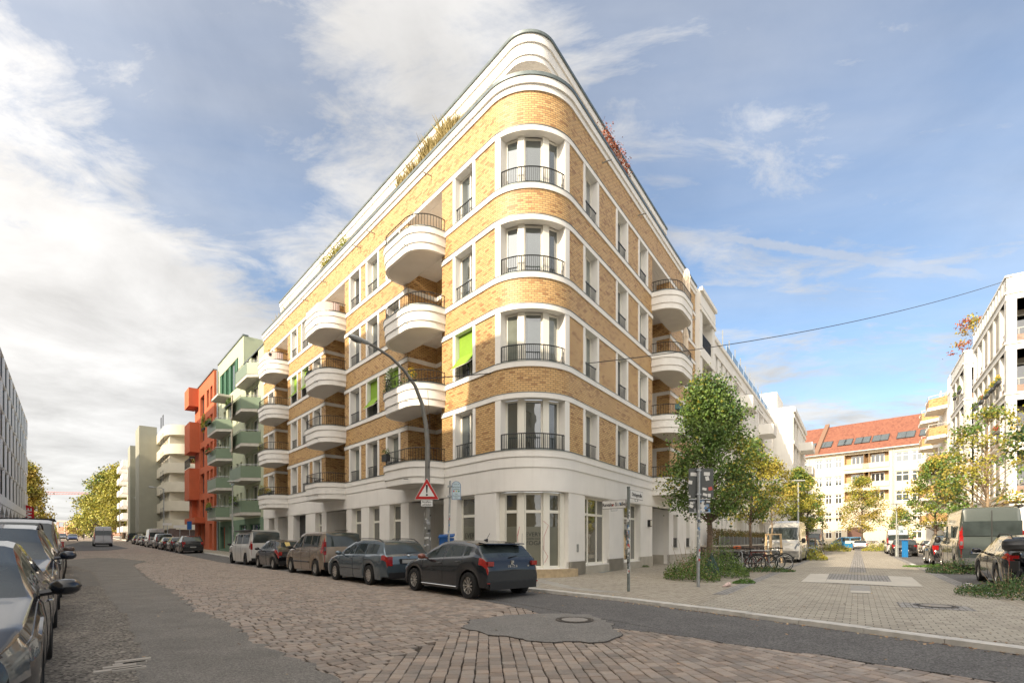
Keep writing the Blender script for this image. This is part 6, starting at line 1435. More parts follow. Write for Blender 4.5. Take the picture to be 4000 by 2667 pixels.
tree('street_tree', 'slim yellow green tree by the bicycles, next after the corner tree', gp(2932,2214,.12), 6.2, 1.65, 2.5, 75, 6500, .11, [LEAF_Y, LEAF_G, LEAF_O], 5, tr=.07, cone=.5, group=GT, bark=BARK)
tree('street_tree', 'staked young tree with thin yellow crown in front of the white van', gp(3014,2196,.12), 6.0, 1.7, 2.7, 55, 4200, .12, [LEAF_Y, LEAF_O], 8, tr=.05, cone=.5, group=GT, bark=BARK_L)
tree('street_tree', 'dense olive tree behind the white van on the left of the side street', RP(38.5,4.4,.12), 7.8, 2.2, 2.5, 100, 8000, .15, [LEAF_Y, LEAF_G], 11, tr=.10, cone=.6, group=GT)
tree('street_tree', 'green tree half hidden behind the olive tree and lamp post', RP(48,4.5,.12), 8.0, 2.3, 2.3, 90, 5500, .18, [LEAF_G, LEAF_Y], 12, tr=.11, cone=.6, group=GT)
tree('street_tree', 'golden tree in the middle before the yellow house', Vector((54.7,80,.12)), 11.0, 4.1, 3.0, 110, 7500, .22, [LEAF_O, LEAF_Y, LEAF_G], 14, tr=.15, cone=.55, cs=.65, group=GT, top=.1)
tree('street_tree', 'small round green tree right of the golden tree', gp(3440,2146,.12)+Vector((3,0,0)), 6.0, 1.8, 1.4, 45, 2500, .20, [LEAF_G, LEAF_Y], 15, tr=.09, cone=.6, cs=.5, group=GT)
tree('street_tree', 'broad green tree beyond the camper van on the right', RP(33.5,13.6,.12), 7.2, 2.5, 2.4, 95, 8000, .14, [LEAF_G, LEAF_Y, LEAF_O], 17, tr=.09, cone=.55, group=GT)
tree('street_tree', 'sparse young tree with a bare pale stem in front of the camper van', gp(3857,2226,.12), 7.1, 2.45, 2.75, 105, 5200, .115, [LEAF_G, LEAF_Y, LEAF_O], 19, tr=.085, cone=.42, cs=.30, group=GT, bark=BARK_L)
tree('street_tree', 'tree reaching in from the right edge, only outer twigs in view', Vector((15.3,13.4,.12)), 6.4, 1.9, 3.2, 40, 1800, .11, [LEAF_DG, LEAF_G], 23, tr=.10, cone=.45, cs=.3, group=GT)
# trees far down the cobbled street
GF = 'tall autumn trees at the far end of the cobbled street'
def lz(a, o): p = LP(a, o); p.z = gz(p)-0.1; return p
tree('autumn_tree', 'big golden tree next to the white house, right end of the far row', lz(163,1.0), 20.0, 8.5, 3.0, 130, 9000, .55, [LEAF_Y, LEAF_O], 31, tr=.4, cone=.5, cs=1.6, group=GF, top=-.3)
tree('autumn_tree', 'big yellow green tree in the middle of the far row', lz(186,3.0), 20.0, 9.5, 2.5, 130, 9000, .6, [LEAF_Y, LEAF_G], 32, tr=.4, cone=.55, cs=1.7, group=GF, top=-.2)
tree('autumn_tree', 'lower green tree left in the far row above the driving van', lz(205,6.0), 14.0, 8.0, 1.5, 90, 6000, .55, [LEAF_Y, LEAF_G], 33, tr=.35, cone=.6, cs=1.5, group=GF)
tree('autumn_tree', 'small orange tree at the foot of the far row', lz(215,9.0), 6.5, 4.5, .8, 50, 2500, .5, [LEAF_O], 34, tr=.2, cone=.6, cs=1.1, group=GF)
tree('autumn_tree', 'golden brown tree beside the office block on the left', lz(147,19.6), 17.5, 4.2, 2.0, 100, 7500, .5, [LEAF_O, LEAF_Y], 35, tr=.35, cone=.6, cs=1.2, group=GF, top=-.1)
tree('bare_tree', 'nearly bare tree between the golden tree and the far houses', lz(190,20.0), 13.0, 6.0, 2.0, 90, 350, .4, [LEAF_O], 36, tr=.3, cone=.5, cs=1.0, group=GF)
def shrub(name, label, loc, rx, ry, h, n, ls, mats, seed, cat='shrub', group=None, rz=0, flat=False):
    rn = random.Random(seed); t = thing(name, label, cat, loc, rz, group); mb = MB()
    for _ in range(n):
        a = rn.uniform(0,6.283); q = math.sqrt(rn.random()); x, y = rx*q*math.cos(a), ry*q*math.sin(a); top = h*(1-q*q*.75)*rn.uniform(.55,1.12)*(0.75+.35*math.sin(x*3.1+seed)*math.cos(y*2.7+seed)); z = top*rn.random()**.6
        s = ls*rn.uniform(.6,1.3); nrm = Vector((rn.gauss(0,1),rn.gauss(0,1),rn.gauss(0,.8)+.3)).normalized(); u = nrm.cross(Vector((rn.gauss(0,1),rn.gauss(0,1),rn.gauss(0,1)))).normalized(); w = nrm.cross(u); p = Vector((x,y,z))
        mb.face([p-u*s*.5,p+w*s*.3,p+u*s*.5,p-w*s*.3],[(0,0)]*4, rn.randrange(len(mats)) if rn.random() < .4 else 0)
    mb.build('foliage', mats, t); sm = MB()
    for _ in range(14 if not flat else 0):
        a = rn.uniform(0,6.283); q = rn.random()*.8; b = Vector((rx*q*.4*math.cos(a),ry*q*.4*math.sin(a),0)); e = Vector((rx*q*math.cos(a),ry*q*math.sin(a),h*rn.uniform(.6,1.2))); sm.tube([b,(b+e)/2+Vector((0,0,.05)),e],[.008,.006,.003],4,cap=False)
    if not flat: sm.build('stem', BARK_L, t)
    return t
TW = mat('dry_twig', (0.30,0.23,0.13), .9, isl=.3)
shrub('shrub', 'wild shrubbery around the corner tree, left part by the sign post', gp(2700,2262,.12), .85, 1.3, 1.15, 4600, .06, [LEAF_G, LEAF_DG, TW], 41, group='shrubs at the foot of the trees')
shrub('shrub', 'wild shrubbery around the corner tree, dense right part', gp(2800,2248,.12), 1.05, 1.4, 1.45, 7000, .06, [LEAF_G, LEAF_DG], 42, group='shrubs at the foot of the trees')
shrub('ground_cover', 'low green ground cover between the bicycles and the corner shrubs', gp(2965,2230,.12), 1.5, .9, .30, 3000, .06, [LEAF_DG, LEAF_G, TW], 43, cat='plants', flat=True)
shrub('grass_tuft', 'bright green grass tuft at the edge of the corner shrubs', gp(2905,2277,.12), .34, .26, .22, 700, .05, [mat('bright_grass',(0.075,0.16,0.025),.7,isl=.4), LEAF_G], 44, cat='grass', flat=True)
shrub('shrub', 'light green bushes beside the white van bumper', gp(3165,2186,.12), 1.0, 1.1, 1.15, 2600, .09, [LEAF_Y, LEAF_G], 45)
shrub('shrub', 'round bright bush before the blue truck on the left', gp(3258,2152,.12), 1.9, 1.8, 1.7, 2400, .14, [LEAF_Y, LEAF_G], 46)
shrub('shrub', 'bright bush right of the silver saloon before the yellow house', gp(3415,2152,.12)+Vector((1,0,0)), 2.2, 2.2, 1.7, 2200, .14, [LEAF_Y, LEAF_G], 47)
shrub('shrub', 'straggly bush under the rear of the camper van', gp(3738,2238,.12), 1.1, .8, .75, 3200, .06, [LEAF_DG, LEAF_G, TW], 48)
shrub('shrub', 'bushy green clump in the lower right corner before the black car', gp(3940,2330,.12), .95, 1.0, .70, 4800, .045, [LEAF_DG, LEAF_G, TW], 49)
shrub('grass_tuft', 'sunlit grass strip between the parked cars on the right', gp(3640,2213,.12), 1.4, .7, .18, 1500, .07, [mat('bright_grass',(0,0,0)), LEAF_G], 50, cat='grass', flat=True)
for i, (x, y, h) in enumerate(((2255,2238,.28),(2520,2214,.16),(2447,2218,.14),(2170,2248,.12))):
    shrub('weed', ('tall weed at the foot of the white pier right of the step','small weed below the wall lamp pier','weed below the second shop window','tiny weed in front of the sandstone step')[i], gp(x,y,.12), .22, .12, h, 260, .04, [LEAF_G, LEAF_DG], 60+i, cat='weed', flat=True)
# ---------------- hedge, fence and dark brick garden wall
t = thing('garden_wall', 'low dark brick garden wall with pale coping beside the corner block', 'wall', (0,0,0))
for (pa, pb) in ((RP(20.2,0.1),RP(20.2,1.6)),(RP(20.2,1.6),RP(44,1.6))):
    M, w = frame_M(pa, pb) if pa is not None else None; mb = MB(); mb.box((0,0,0.05),(w,.3,1.05),M); mb.build('brick_wall', DBRICK, t); mb = MB(); mb.box((-.03,-.04,1.05),(w+.03,.34,1.13),M); mb.build('coping', LIGHTP, t)
t2 = thing('fence', 'dark metal panel fence on top of the garden wall', 'fence', (0,0,0)); M, w = frame_M(RP(20.5,1.45), RP(44,1.45)); FN = mat('anthracite_panel', (0.05,0.06,0.07), .5)
for i in range(16):
    mb = MB(); mb.box((i*1.45,0,1.14),(i*1.45+1.38,.03,1.72),M); mb.build('panel', FN, t2)
    mb = MB(); mb.box((i*1.45-.04,-.02,1.13),(i*1.45,.04,1.76),M); mb.build('post', STEEL, t2)
t3 = thing('hedge', 'clipped green and brown hedge behind the dark fence', 'hedge', (0,0,0)); mb = MB()
for _ in range(16000):
    x = rnd.uniform(0, 23.5); y = rnd.uniform(.12,.9); z = rnd.uniform(1.1, 2.15)+.12*math.sin(x*1.7)+rnd.gauss(0,.05); s = rnd.uniform(.05,.11)
    if y > .3 and z < 1.9 and rnd.random() < .6: y = rnd.uniform(.1,.3)
    p = M @ Vector((x,y,z)); n = Vector((rnd.gauss(0,1),rnd.gauss(0,1),rnd.gauss(0,1))).normalized(); u = n.cross(Vector((rnd.gauss(0,1),rnd.gauss(0,1),rnd.gauss(0,1)))).normalized(); v = n.cross(u); mb.face([p-u*s*.5,p+v*s*.35,p+u*s*.5,p-v*s*.35],[(0,0)]*4)
mb.build('foliage', LEAF_H, t3)
M, w = frame_M(RP(20.2,0.1), RP(20.2,1.6)); t = thing('utility_cabinet', 'grey brown utility cabinet with a notice set against the garden wall', 'cabinet', (0,0,0)); mb = MB(); mb.box((.55,-.28,.12),(1.45,-.03,1.0),M); mb.box((.52,-.31,.98),(1.48,-.02,1.02),M); mb.build('housing', mat('cabinet_grey',(0.24,0.21,0.17),.6,var=.15,scale=6), t); mb = MB(); mb.box((.8,-.285,.72),(1.15,-.281,.84),M); mb.build('notice', PLATE, t)
# ================================================================ street furniture
def face_M(p, fx, fy):                         # local x right, local y away from the reader, z up; (fx, fy) points to the reader
    n = Vector((fx,fy)).normalized(); M = Matrix(((-n.y,-n.x,0,p[0]),(n.x,-n.y,0,p[1]),(0,0,1,p[2] if len(p) > 2 else 0),(0,0,0,1))); return M
SIGNR = mat('sign_red', (0.45,0.012,0.012), .4); SIGNW = mat('sign_white', (0.72,0.72,0.70), .4); SIGNB = mat('sign_black', (0.015,0.015,0.016), .5); BLUE = mat('blue_enamel', (0.012,0.09,0.30), .45, var=.1, scale=5); LBLUE = mat('pale_blue_sign', (0.50,0.62,0.68), .45); SGREY = mat('sign_back_grey', (0.075,0.082,0.082), .6, var=.1, scale=5)
STK = [mat('sticker_white', (0.62,0.62,0.60), .7), mat('sticker_blue', (0.12,0.25,0.45), .7), mat('sticker_red', (0.45,0.08,0.07), .7), mat('sticker_black', (0.03,0.03,0.03), .7), mat('sticker_grey', (0.30,0.31,0.32), .7), mat('sticker_yellow',(0.55,0.52,0.15),.7)]
def stickers(parent, r, z0, z1, n, seed, cx=0.0, tilt=0.0):
    rn = random.Random(seed); mbs = [MB() for _ in STK]
    for _ in range(n):
        z = rn.uniform(z0,z1); a = rn.uniform(math.pi, 2*math.pi); w = rn.uniform(.5,1.3); h = rn.uniform(.03,.10); k = rn.choice((0,0,0,0,1,4,4,0,3,2)); R = r+.002+rn.random()*.003
        for q in range(3):
            b0, b1 = a-w/2+w*q/3, a-w/2+w*(q+1)/3; x = cx+tilt*z
            mbs[k].face([(x+R*math.cos(b0),R*math.sin(b0),z),(x+R*math.cos(b1),R*math.sin(b1),z),(x+R*math.cos(b1),R*math.sin(b1),z+h),(x+R*math.cos(b0),R*math.sin(b0),z+h)])
    for k, m_ in enumerate(mbs):
        if m_.f: m_.build('sticker', STK[k], parent)
# lamp mast with arched arm
base = LP(3.52, 2.15, .12); t = thing('street_lamp', 'arched grey street lamp mast carrying a warning triangle, in front of the balconies', 'street lamp', base); MG = mat('mast_grey', (0.20,0.195,0.18), .6, metal=.3, var=.12, scale=6)
arm = [(0,0),(0,1.6),(0,2.6),(0,3.8),(.0,4.9),(.06,5.6),(.22,6.3),(.50,6.9),(.92,7.35),(1.45,7.70),(2.05,7.92),(2.25,7.97)]
mb = MB(); mb.tube([(nL.x*o, nL.y*o, z-.12) for o, z in arm], [.125,.12,.095,.09,.085,.08,.07,.062,.055,.048,.043,.04], 12); mb.build('mast', MG, t, smooth=50)
dirn = Vector((nL.x*.97, nL.y*.97, .12)).normalized(); tip = Vector((nL.x*2.25, nL.y*2.25, 7.85)); Q_ = dirn.to_track_quat('X','Z').to_matrix().to_4x4()
Mh = Matrix.Translation(tip) @ Q_; mb = MB(); mb.lathe([(0,-.05),(.06,-.04),(.10,.10),(.13,.35),(.125,.55),(.09,.68),(0,.72)], 14, Mh @ Matrix.Rotation(R_(90),4,'Y') @ Matrix.Diagonal((.62,1,1,1))); mb.build('lamp_head', mat('lamp_grey',(0.40,0.42,0.42),.5), t, smooth=50)
mb = MB(); mb.lathe([(0,.22),(.09,.28),(.105,.42),(.08,.58),(0,.62)], 12, Mh @ Matrix.Translation((0,0,-.05)) @ Matrix.Rotation(R_(90),4,'Y') @ Matrix.Diagonal((.8,1,1,1))); mb.build('lamp_glass', LAMPW, t, smooth=50)
mb = MB(); mb.tube([(.02,-.09,6.7),(.10,-.12,5.6),(.11,-.13,4.9),(.16,-.14,4.3),(.05,-.10,3.9)], .008, 4); mb.build('cable', SIGNB, t)
stickers(t, .122, .5, 2.3, 26, 5)
M = face_M(Vector((0.0,-.14,0)), .12, -1.0); 
sg = thing('warning_sign', 'red and white warning triangle with exclamation mark on the lamp mast', 'traffic sign', base); z0, z1, hw_ = 2.78, 3.56, .42
def tri(mb, M, hw, zb, zt, y0, y1, r=.05):
    pts = []
    V = [(-hw,zb),(hw,zb),(0,zt)]; cx_, cz_ = 0, zb+(zt-zb)/3
    for i, (x, z) in enumerate(V):
        for q in (-1,0,1):
            a = math.atan2(z-cz_, x-cx_)+q*.6; pts.append((x-(x-cx_)*.10+r*.6*math.cos(a), z-(z-cz_)*.10+r*.6*math.sin(a)))
    f = [M @ Vector((x,y0,z)) for x, z in pts]; b = [M @ Vector((x,y1,z)) for x, z in pts]; mb.face(f); mb.face(b[::-1]); n = len(f)
    for i in range(n): mb.face([f[(i+1)%n], f[i], b[i], b[(i+1)%n]])
mb = MB(); tri(mb, M, .44, z0, z1, 0, .015); mb.build('plate', SIGNW, sg); mb = MB(); tri(mb, M, .415, z0+.015, z1-.025, -.004, .0); mb.build('red_border', SIGNR, sg); mb = MB(); tri(mb, M, .29, z0+.105, z1-.19, -.008, -.004, .02); mb.build('white_field', SIGNW, sg)
mb = MB(); mb.hexa([M @ Vector(p) for p in ((-.018,-.012,z0+.24),(.018,-.012,z0+.24),(.018,-.008,z0+.24),(-.018,-.008,z0+.24),(-.036,-.012,z0+.50),(.036,-.012,z0+.50),(.036,-.008,z0+.50),(-.036,-.008,z0+.50))]); mb.lathe([(.036,0),(0,.001)], 14, M @ Matrix.Translation((0,-.0095,z0+.17)) @ Matrix.Rotation(R_(90),4,'X')); mb.lathe([(.036,0),(0,.001)], 14, M @ Matrix.Translation((0,-.0095,z0+.50)) @ Matrix.Rotation(R_(90),4,'X')); mb.build('exclamation_mark', SIGNB, sg)
sg2 = thing('text_plate', 'small white text plate under the warning triangle', 'traffic sign', base); mb = MB(); mb.box((-.215,0,2.53),(.215,.012,2.775),M); mb.build('plate', SIGNB, sg2); mb = MB(); mb.box((-.203,-.003,2.542),(.203,.0,2.763),M); mb.build('white_field', SIGNW, sg2)
sign_text("Straßen-", .098, M, 0, 2.70, -.0045, SIGNB, 'lettering', sg2, .001); sign_text("schäden", .098, M, 0, 2.60, -.0045, SIGNB, 'lettering', sg2, .001)
# parking ticket zone sign
pb = Vector((-2.14,17.5,.12)); t = thing('parking_sign', 'pale blue arched parking ticket sign on a sticker covered pole', 'street sign', pb)
mb = MB(); mb.tube([(-.06,0,0),(0.03,0,3.36)], .033, 10); mb.build('pole', STEEL, t); stickers(t, .034, .9, 2.3, 30, 9, -.06, .027)
M = face_M(Vector((.24,-.03,0)), .12, -1.0)
def arch(mb, M, w, z0, z1, y0, y1):
    pts = [(-w,z0),(w,z0)]+[(w*math.cos(math.pi*i/10), z1-w+w*math.sin(math.pi*i/10)) for i in range(11)]; f = [M @ Vector((x,y0,z)) for x, z in pts]; b = [M @ Vector((x,y1,z)) for x, z in pts]; mb.face(f); mb.face(b[::-1]); n = len(f)
    for i in range(n): mb.face([f[(i+1)%n],f[i],b[i],b[(i+1)%n]])
mb = MB(); arch(mb, M, .155, 2.71, 3.34, 0, .012); mb.build('plate', BLUE, t); mb = MB(); arch(mb, M, .140, 2.725, 3.325, -.004, 0); mb.build('pale_field', LBLUE, t)
for z in (2.82,3.16): mb = MB(); mb.box((-.30,-.03,z-.03),(-.15,.03,z+.03),M); mb.build('clamp', STEEL, t)
for tx, z, sz in (("Zone 10",3.235,.055),("Parkschein-",3.14,.062),("automat",3.07,.062),("Hier",2.90,.05),("Parkschein",2.84,.056),("lösen",2.78,.05)): sign_text(tx, sz, M, 0, z, -.006, SIGNB, 'lettering', t)
for x, m_ in ((-.085,SIGNR),(0,STK[5]),(.085,mat('sign_green',(0.02,0.22,0.12),.5))): mb = MB(); mb.face([M @ Vector(p) for p in ((x-.036,-.007,3.02),(x,-.007,2.955),(x+.036,-.007,3.02))]); mb.build('triangle', m_, t)
# blue street box
t = thing('ticket_machine', 'dark blue metal box with sloping lid, half hidden behind the slate hatchback', 'ticket machine', Vector((-2.42,18.9,.12))); mb = MB(); mb.box((-.24,-.2,0),(.26,.2,1.42)); mb.build('housing', BLUE, t)
mb = MB(); mb.hexa([Vector(p) for p in ((-.27,-.24,1.40),(.29,-.24,1.44),(.29,.22,1.52),(-.27,.22,1.48),(-.27,-.24,1.46),(.29,-.24,1.50),(.29,.22,1.58),(-.27,.22,1.54))]); mb.build('lid', BLUE, t); mb = MB(); mb.box((.05,-.203,.85),(.22,-.2,1.2)); mb.build('notice', SIGNW, t); mb = MB(); mb.lathe([(.03,0),(0,.003)],10,Matrix.Translation((-.02,-.203,1.25)) @ Matrix.Rotation(R_(90),4,'X')); mb.build('lock', SIGNB, t)
shrub('potted_plant', 'dark spiky plant beside the blue box', Vector((-2.85,18.6,.12)), .25, .2, 1.25, 260, .12, [LEAF_DG], 71, cat='plant', flat=True)
# street name signs
p0 = gp(2455,2308,.12); t = thing('street_sign_post', 'sticker plastered pole with two street name plates at the corner', 'street sign', p0); mb = MB(); mb.tube([(.0,0,0),(0,0,2.68)], .038, 12); mb.tube([(0,0,2.66),(0,0,2.71)], .043, 12); mb.build('pole', mat('pole_grey',(0.17,0.19,0.18),.55,metal=.4,var=.2,scale=10), t)
stickers(t, .039, .45, 2.1, 62, 12)
def name_plate(txt, d, s0, s1, z, rd, sz):
    # plate runs from s0 to s1 along direction d; rd = towards reader
    c = Vector((d[0]*(s0+s1)/2, d[1]*(s0+s1)/2, z)); M = face_M(c, *rd); w = (s1-s0)/2
    mb = MB(); mb.box((-w,-.012,-.115),(w,.012,.115),M); pl = mb.build('name_plate', mat('plate_frame',(0.30,0.28,0.27),.6), t); mb = MB(); mb.box((-w+.018,-.015,-.101),(w-.018,-.012,.101),M); mb.build('plate_face', mat('plate_face',(0.66,0.65,0.62),.55,var=.05,scale=8), pl)
    sign_text(txt, sz, M, 0, -.004, -.0175, SIGNB, 'lettering', pl, .0015)
    mb = MB(); mb.tube([M @ Vector((-.10,0,-.115)), M @ Vector((-.10,0,-.165)), M @ Vector((.10,0,-.165)), M @ Vector((.10,0,-.115))], .007, 4); mb.build('bracket', STEEL, pl); return M, pl
Mr, plr = name_plate("Revaler Straße", (Ld.x,Ld.y), .07, .86, 2.27, (nL.x,nL.y), .128)
name_plate("Döringstraße", (Rd.x,Rd.y), .09, 1.05, 2.53, (nR.x*1,nR.y*1), .14)
for x, z, w, k in ((.15,-.02,.10,0),(.20,.01,.06,1),(-.03,-.02,.05,2)): mb = MB(); mb.box((x-w/2,-.0195,z-w*.45),(x+w/2,-.019,z+w*.45),Mr); mb.build('sticker', STK[k], plr)
# pole with the backs of two sign boards
p0 = gp(2727,2291,.12); t = thing('sign_post', 'galvanised pole with two dark sign backs covered in stickers, before the corner tree', 'traffic sign', p0); mb = MB(); mb.tube([(0,0,0),(.02,0,3.36)], .045, 12); mb.build('pole', STEEL, t, smooth=50); stickers(t, .046, .7, 2.2, 34, 21, 0, .006)
def board(x0, x1, z0, z1, y=.06):
    mb = MB(); r = .04; pts = []
    for cx_, cz_, a0 in ((x1-r,z1-r,0),(x0+r,z1-r,90),(x0+r,z0+r,180),(x1-r,z0+r,270)):
        for q in range(4): a = R_(a0+30*q); pts.append((cx_+r*math.cos(a), cz_+r*math.sin(a)))
    f = [(x,y,z) for x, z in pts]; b = [(x,y+.02,z) for x, z in pts]; mb.face(f[::-1]); mb.face(b); n = len(f)
    for i in range(n): mb.face([f[i],f[(i+1)%n],b[(i+1)%n],b[i]])
    return mb.build('sign_board', SGREY, t)
b1 = board(-.245,.46,2.53,3.37); b2 = board(-.24,.36,2.11,2.49)
mb = MB(); mb.box((-.25,.03,2.475),(.36,.055,2.505)); mb.box((-.25,.03,2.10),(.36,.055,2.125)); mb.box((-.05,-.055,3.28),(.07,.06,3.32)); mb.box((-.05,-.055,2.60),(.07,.06,2.64)); mb.build('bracket', STEEL, t)
rn = random.Random(77)
for x, z, w, h, k in ((-.10,3.20,.19,.10,0),(.27,3.21,.17,.10,0),(.28,3.08,.10,.12,0),(-.20,2.97,.11,.10,0),(.20,2.78,.12,.07,0),(.37,2.79,.11,.10,2),(.22,2.62,.13,.07,0),(.34,2.60,.08,.10,0),(-.22,2.57,.05,.05,0)):
    mb = MB(); a = rn.uniform(-.4,.4) if w < .15 else -.03; 
    q = [(x+math.cos(a)*sx*w/2-math.sin(a)*sz_*h/2, .057, z+math.sin(a)*sx*w/2+math.cos(a)*sz_*h/2) for sx, sz_ in ((-1,-1),(1,-1),(1,1),(-1,1))]; mb.face(q); mb.build('sticker', STK[k], b1)
mbs = [MB() for _ in STK]
for _ in range(26):
    x, z = rn.uniform(-.21,.32), rn.uniform(2.15,2.45); w, h = rn.uniform(.05,.14), rn.uniform(.04,.10); a = rn.uniform(-.5,.5); k = rn.choice((0,0,0,4,3,2,1,0)); y = .057-rn.random()*.002
    q = [(x+math.cos(a)*sx*w/2-math.sin(a)*sz_*h/2, y, z+math.sin(a)*sx*w/2+math.cos(a)*sz_*h/2) for sx, sz_ in ((-1,-1),(1,-1),(1,1),(-1,1))]; mbs[k].face(q)
for k, m_ in enumerate(mbs):
    if m_.f: m_.build('sticker', STK[k], b2)
# overhead cable
mb = MB(); A_, B_ = Vector((-3.62,17.95,7.05)), RP(30.0,16.7,18.0); pts = []
for i in range(41):
    q = i/40; p = A_.lerp(B_, q); p.z -= 4*0.85*q*(1-q); pts.append(p)
mb.tube(pts, .018, 5); tag(mb.build('overhead_cable', SIGNB), 'thin black cable sagging across the side street from the lamp mast', 'cable')
# lamps along the streets
LG_ = mat('lamp_post_paint', (0.34,0.36,0.34), .6, var=.15, scale=5)
def lamp(label, loc, H, kind='flat', arm_d=None):
    t = thing('street_lamp', label, 'street lamp', loc, 0, 'street lamps'); mb = MB(); mb.tube([(0,0,0),(0,0,1.0),(0,0,1.05),(0,0,H)], [.09,.08,.06,.05], 8); mb.build('mast', LG_, t)
    if kind == 'flat': mb = MB(); mb.box((-.38,-.16,H),(.38,.16,H+.07)); mb.build('lamp_head', LG_, t)
    elif kind == 'mush': mb = MB(); mb.lathe([(.08,H-.02),(.16,H+.28),(.44,H+.30),(.30,H+.38),(0,H+.42)], 14); mb.build('lamp_head', LG_, t); mb = MB(); mb.lathe([(.10,H),(.15,H+.27)], 12); mb.build('lamp_glass', LBLUE, t)
    else: mb = MB(); mb.tube([(0,0,H-.1),Vector((arm_d[0]*.3,arm_d[1]*.3,H+.1)),Vector((arm_d[0]*1.3,arm_d[1]*1.3,H+.15))], .04, 6); mb.lathe([(0,-.35),(.12,-.2),(.12,.3),(0,.35)], 8, Matrix.Translation((arm_d[0]*1.4,arm_d[1]*1.4,H+.12)) @ Vector((arm_d[0],arm_d[1],0)).to_track_quat('Z','Y').to_matrix().to_4x4()); mb.build('lamp_head', LG_, t)
    return t
lamp('tall flat-headed lamp behind the white van in the side street', gp(3118,2188,.12), 5.3)
lamp('flat-headed lamp beside the blue parking meter on the right', gp(3502,2172,.12), 4.4)
lamp('short flat-headed lamp among the trees far down the left side', gp(3214,2158,.12), 4.4)
lamp('mushroom-headed lamp in front of the green house', lz(33.6,2.0), 5.9, 'mush')
lamp('lamp with a short curved arm before the cream house', lz(74,2.0), 8.2, 'arm', (nL.x,nL.y))
lamp('mushroom-headed lamp far down the street with a red round sign', lz(112,2.2), 8.5, 'mush')
lamp('mushroom-headed lamp beyond the others near the golden trees', lz(150,2.5), 8.5, 'mush')
# parking meter column with its sign
p = gp(3535,2175,.12); t = thing('parking_meter', 'tall blue parking meter column in the side street', 'parking meter', p); mb = MB(); mb.box((-.16,-.12,0),(.16,.12,1.30)); mb.build('housing', mat('meter_blue',(0.02,0.20,0.50),.5), t); mb = MB(); mb.box((-.17,-.14,1.30),(.17,.14,1.34)); mb.build('cap', BLUE, t)
t = thing('parking_sign', 'white arched parking sign on a thin pole above the blue parking meter', 'street sign', p+Vector((-.25,.4,0))); mb = MB(); mb.tube([(0,0,0),(0,0,2.6)], .03, 6); mb.build('pole', STEEL, t); mb = MB(); arch(mb, Matrix.Translation((.22,-.03,0)), .20, 1.95, 2.55, 0, .02); mb.build('plate', LBLUE, t)
# small signs by the cream house
for a, o, w, h, z, m_, lb in ((60,2.0,1.5,.35,2.6,SIGNW,'white direction sign on a pole near the cream house'),(52,2.2,.5,.9,2.4,BLUE,'narrow blue parking sign on a pole before the red house'),(68,2.3,1.2,.3,3.0,SIGNW,'street name plates on a pole by the cream house corner')):
    t = thing('street_sign', lb, 'street sign', lz(a,o)); mb = MB(); mb.tube([(0,0,0),(0,0,z+h)], .04, 6); mb.build('pole', STEEL, t); mb = MB(); mb.box((-w/2,-.05,z),(w/2,-.03,z+h)); mb.build('plate', m_, t)
# flags with lettering, crane, pipe, far houses
FR = mat('flag_red', (0.50,0.01,0.02), .7)
for i, (a, o) in enumerate(((126,19.3),(122,19.0))):
    P = lz(a,o); t = thing('banner_flag', ('tall red banner flag with white letters, farther of the pair','tall red banner flag with white letters, nearer of the pair')[i], 'flag', P); mb = MB(); mb.tube([(0,0,0),(0,0,7.4)], .07, 6); mb.build('pole', SIGNW, t); M = face_M((0,0,0), .6,-.8); sd_ = -1 if i == 0 else 1
    mb = MB(); mb.face([M @ Vector(p) for p in ((sd_*.1,0,2.6),(sd_*1.9,0,2.4),(sd_*1.7,0,6.6),(sd_*.1,0,7.3))][::sd_]); mb.face([M @ Vector(p) for p in ((sd_*.1,.03,2.6),(sd_*1.9,.03,2.4),(sd_*1.7,.03,6.6),(sd_*.1,.03,7.3))][::-sd_]); mb.build('cloth', FR, t)
    T_ = M @ Matrix.Translation((sd_*1.0,-.04 if sd_ > 0 else -.04,4.7)) @ Matrix.Rotation(R_(90),4,'X') @ Matrix.Rotation(R_(90),4,'Z'); text_mesh("REWE", 1.35, T_, 'lettering', SIGNW, t, 'CENTER', .005, .03)
P = LP(150,19.8); P.z = 0
t = thing('round_sign', 'round dark blue sign at the office block corner', 'sign', lz(104,17.6)); mb = MB(); mb.tube([(0,0,0),(0,0,3.8)], .06, 6); mb.build('pole', STEEL, t); mb = MB(); mb.lathe([(0,0),(.75,0),(.75,.08),(0,.08)], 20, Matrix.Translation((0,0,3.6)) @ Matrix.Rotation(R_(90),4,'X')); mb.build('plate', mat('navy_sign',(0.02,0.03,0.10),.5), t); mb = MB(); mb.box((-.5,-.1,3.5),(.5,-.085,3.75)); mb.build('lettering', SIGNW, t)
CP = mat('crane_red', (0.50,0.22,0.20), .7); D = 420; t = thing('crane_jib', 'thin pinkish crane jib far away above the street end', 'crane', ((160-2000)/2000*D, D, 0)); mb = MB(); L_ = (352-160)/2000*D; zc = CH+(YH-1929)/2000*D
for z in (zc, zc+2.2): mb.tube([(-1,0,z-.2),(L_,0,z-1.2 if z > zc else z)], .22, 4)
n = 16
for i in range(n): mb.tube([(L_*i/n,0,zc),(L_*(i+.5)/n,0,zc+1.6),(L_*(i+1)/n,0,zc)], .13, 4)
mb.tube([(-1,0,-2),(-1,0,zc+2)], .8, 4); mb.build('jib', CP, t)
FB = [mat('far_pink', (0.58,0.42,0.33), .9, var=.1, scale=.1), mat('far_cream', (0.62,0.55,0.44), .9), mat('far_roof', (0.34,0.17,0.11), .9, var=.2, scale=.2)]
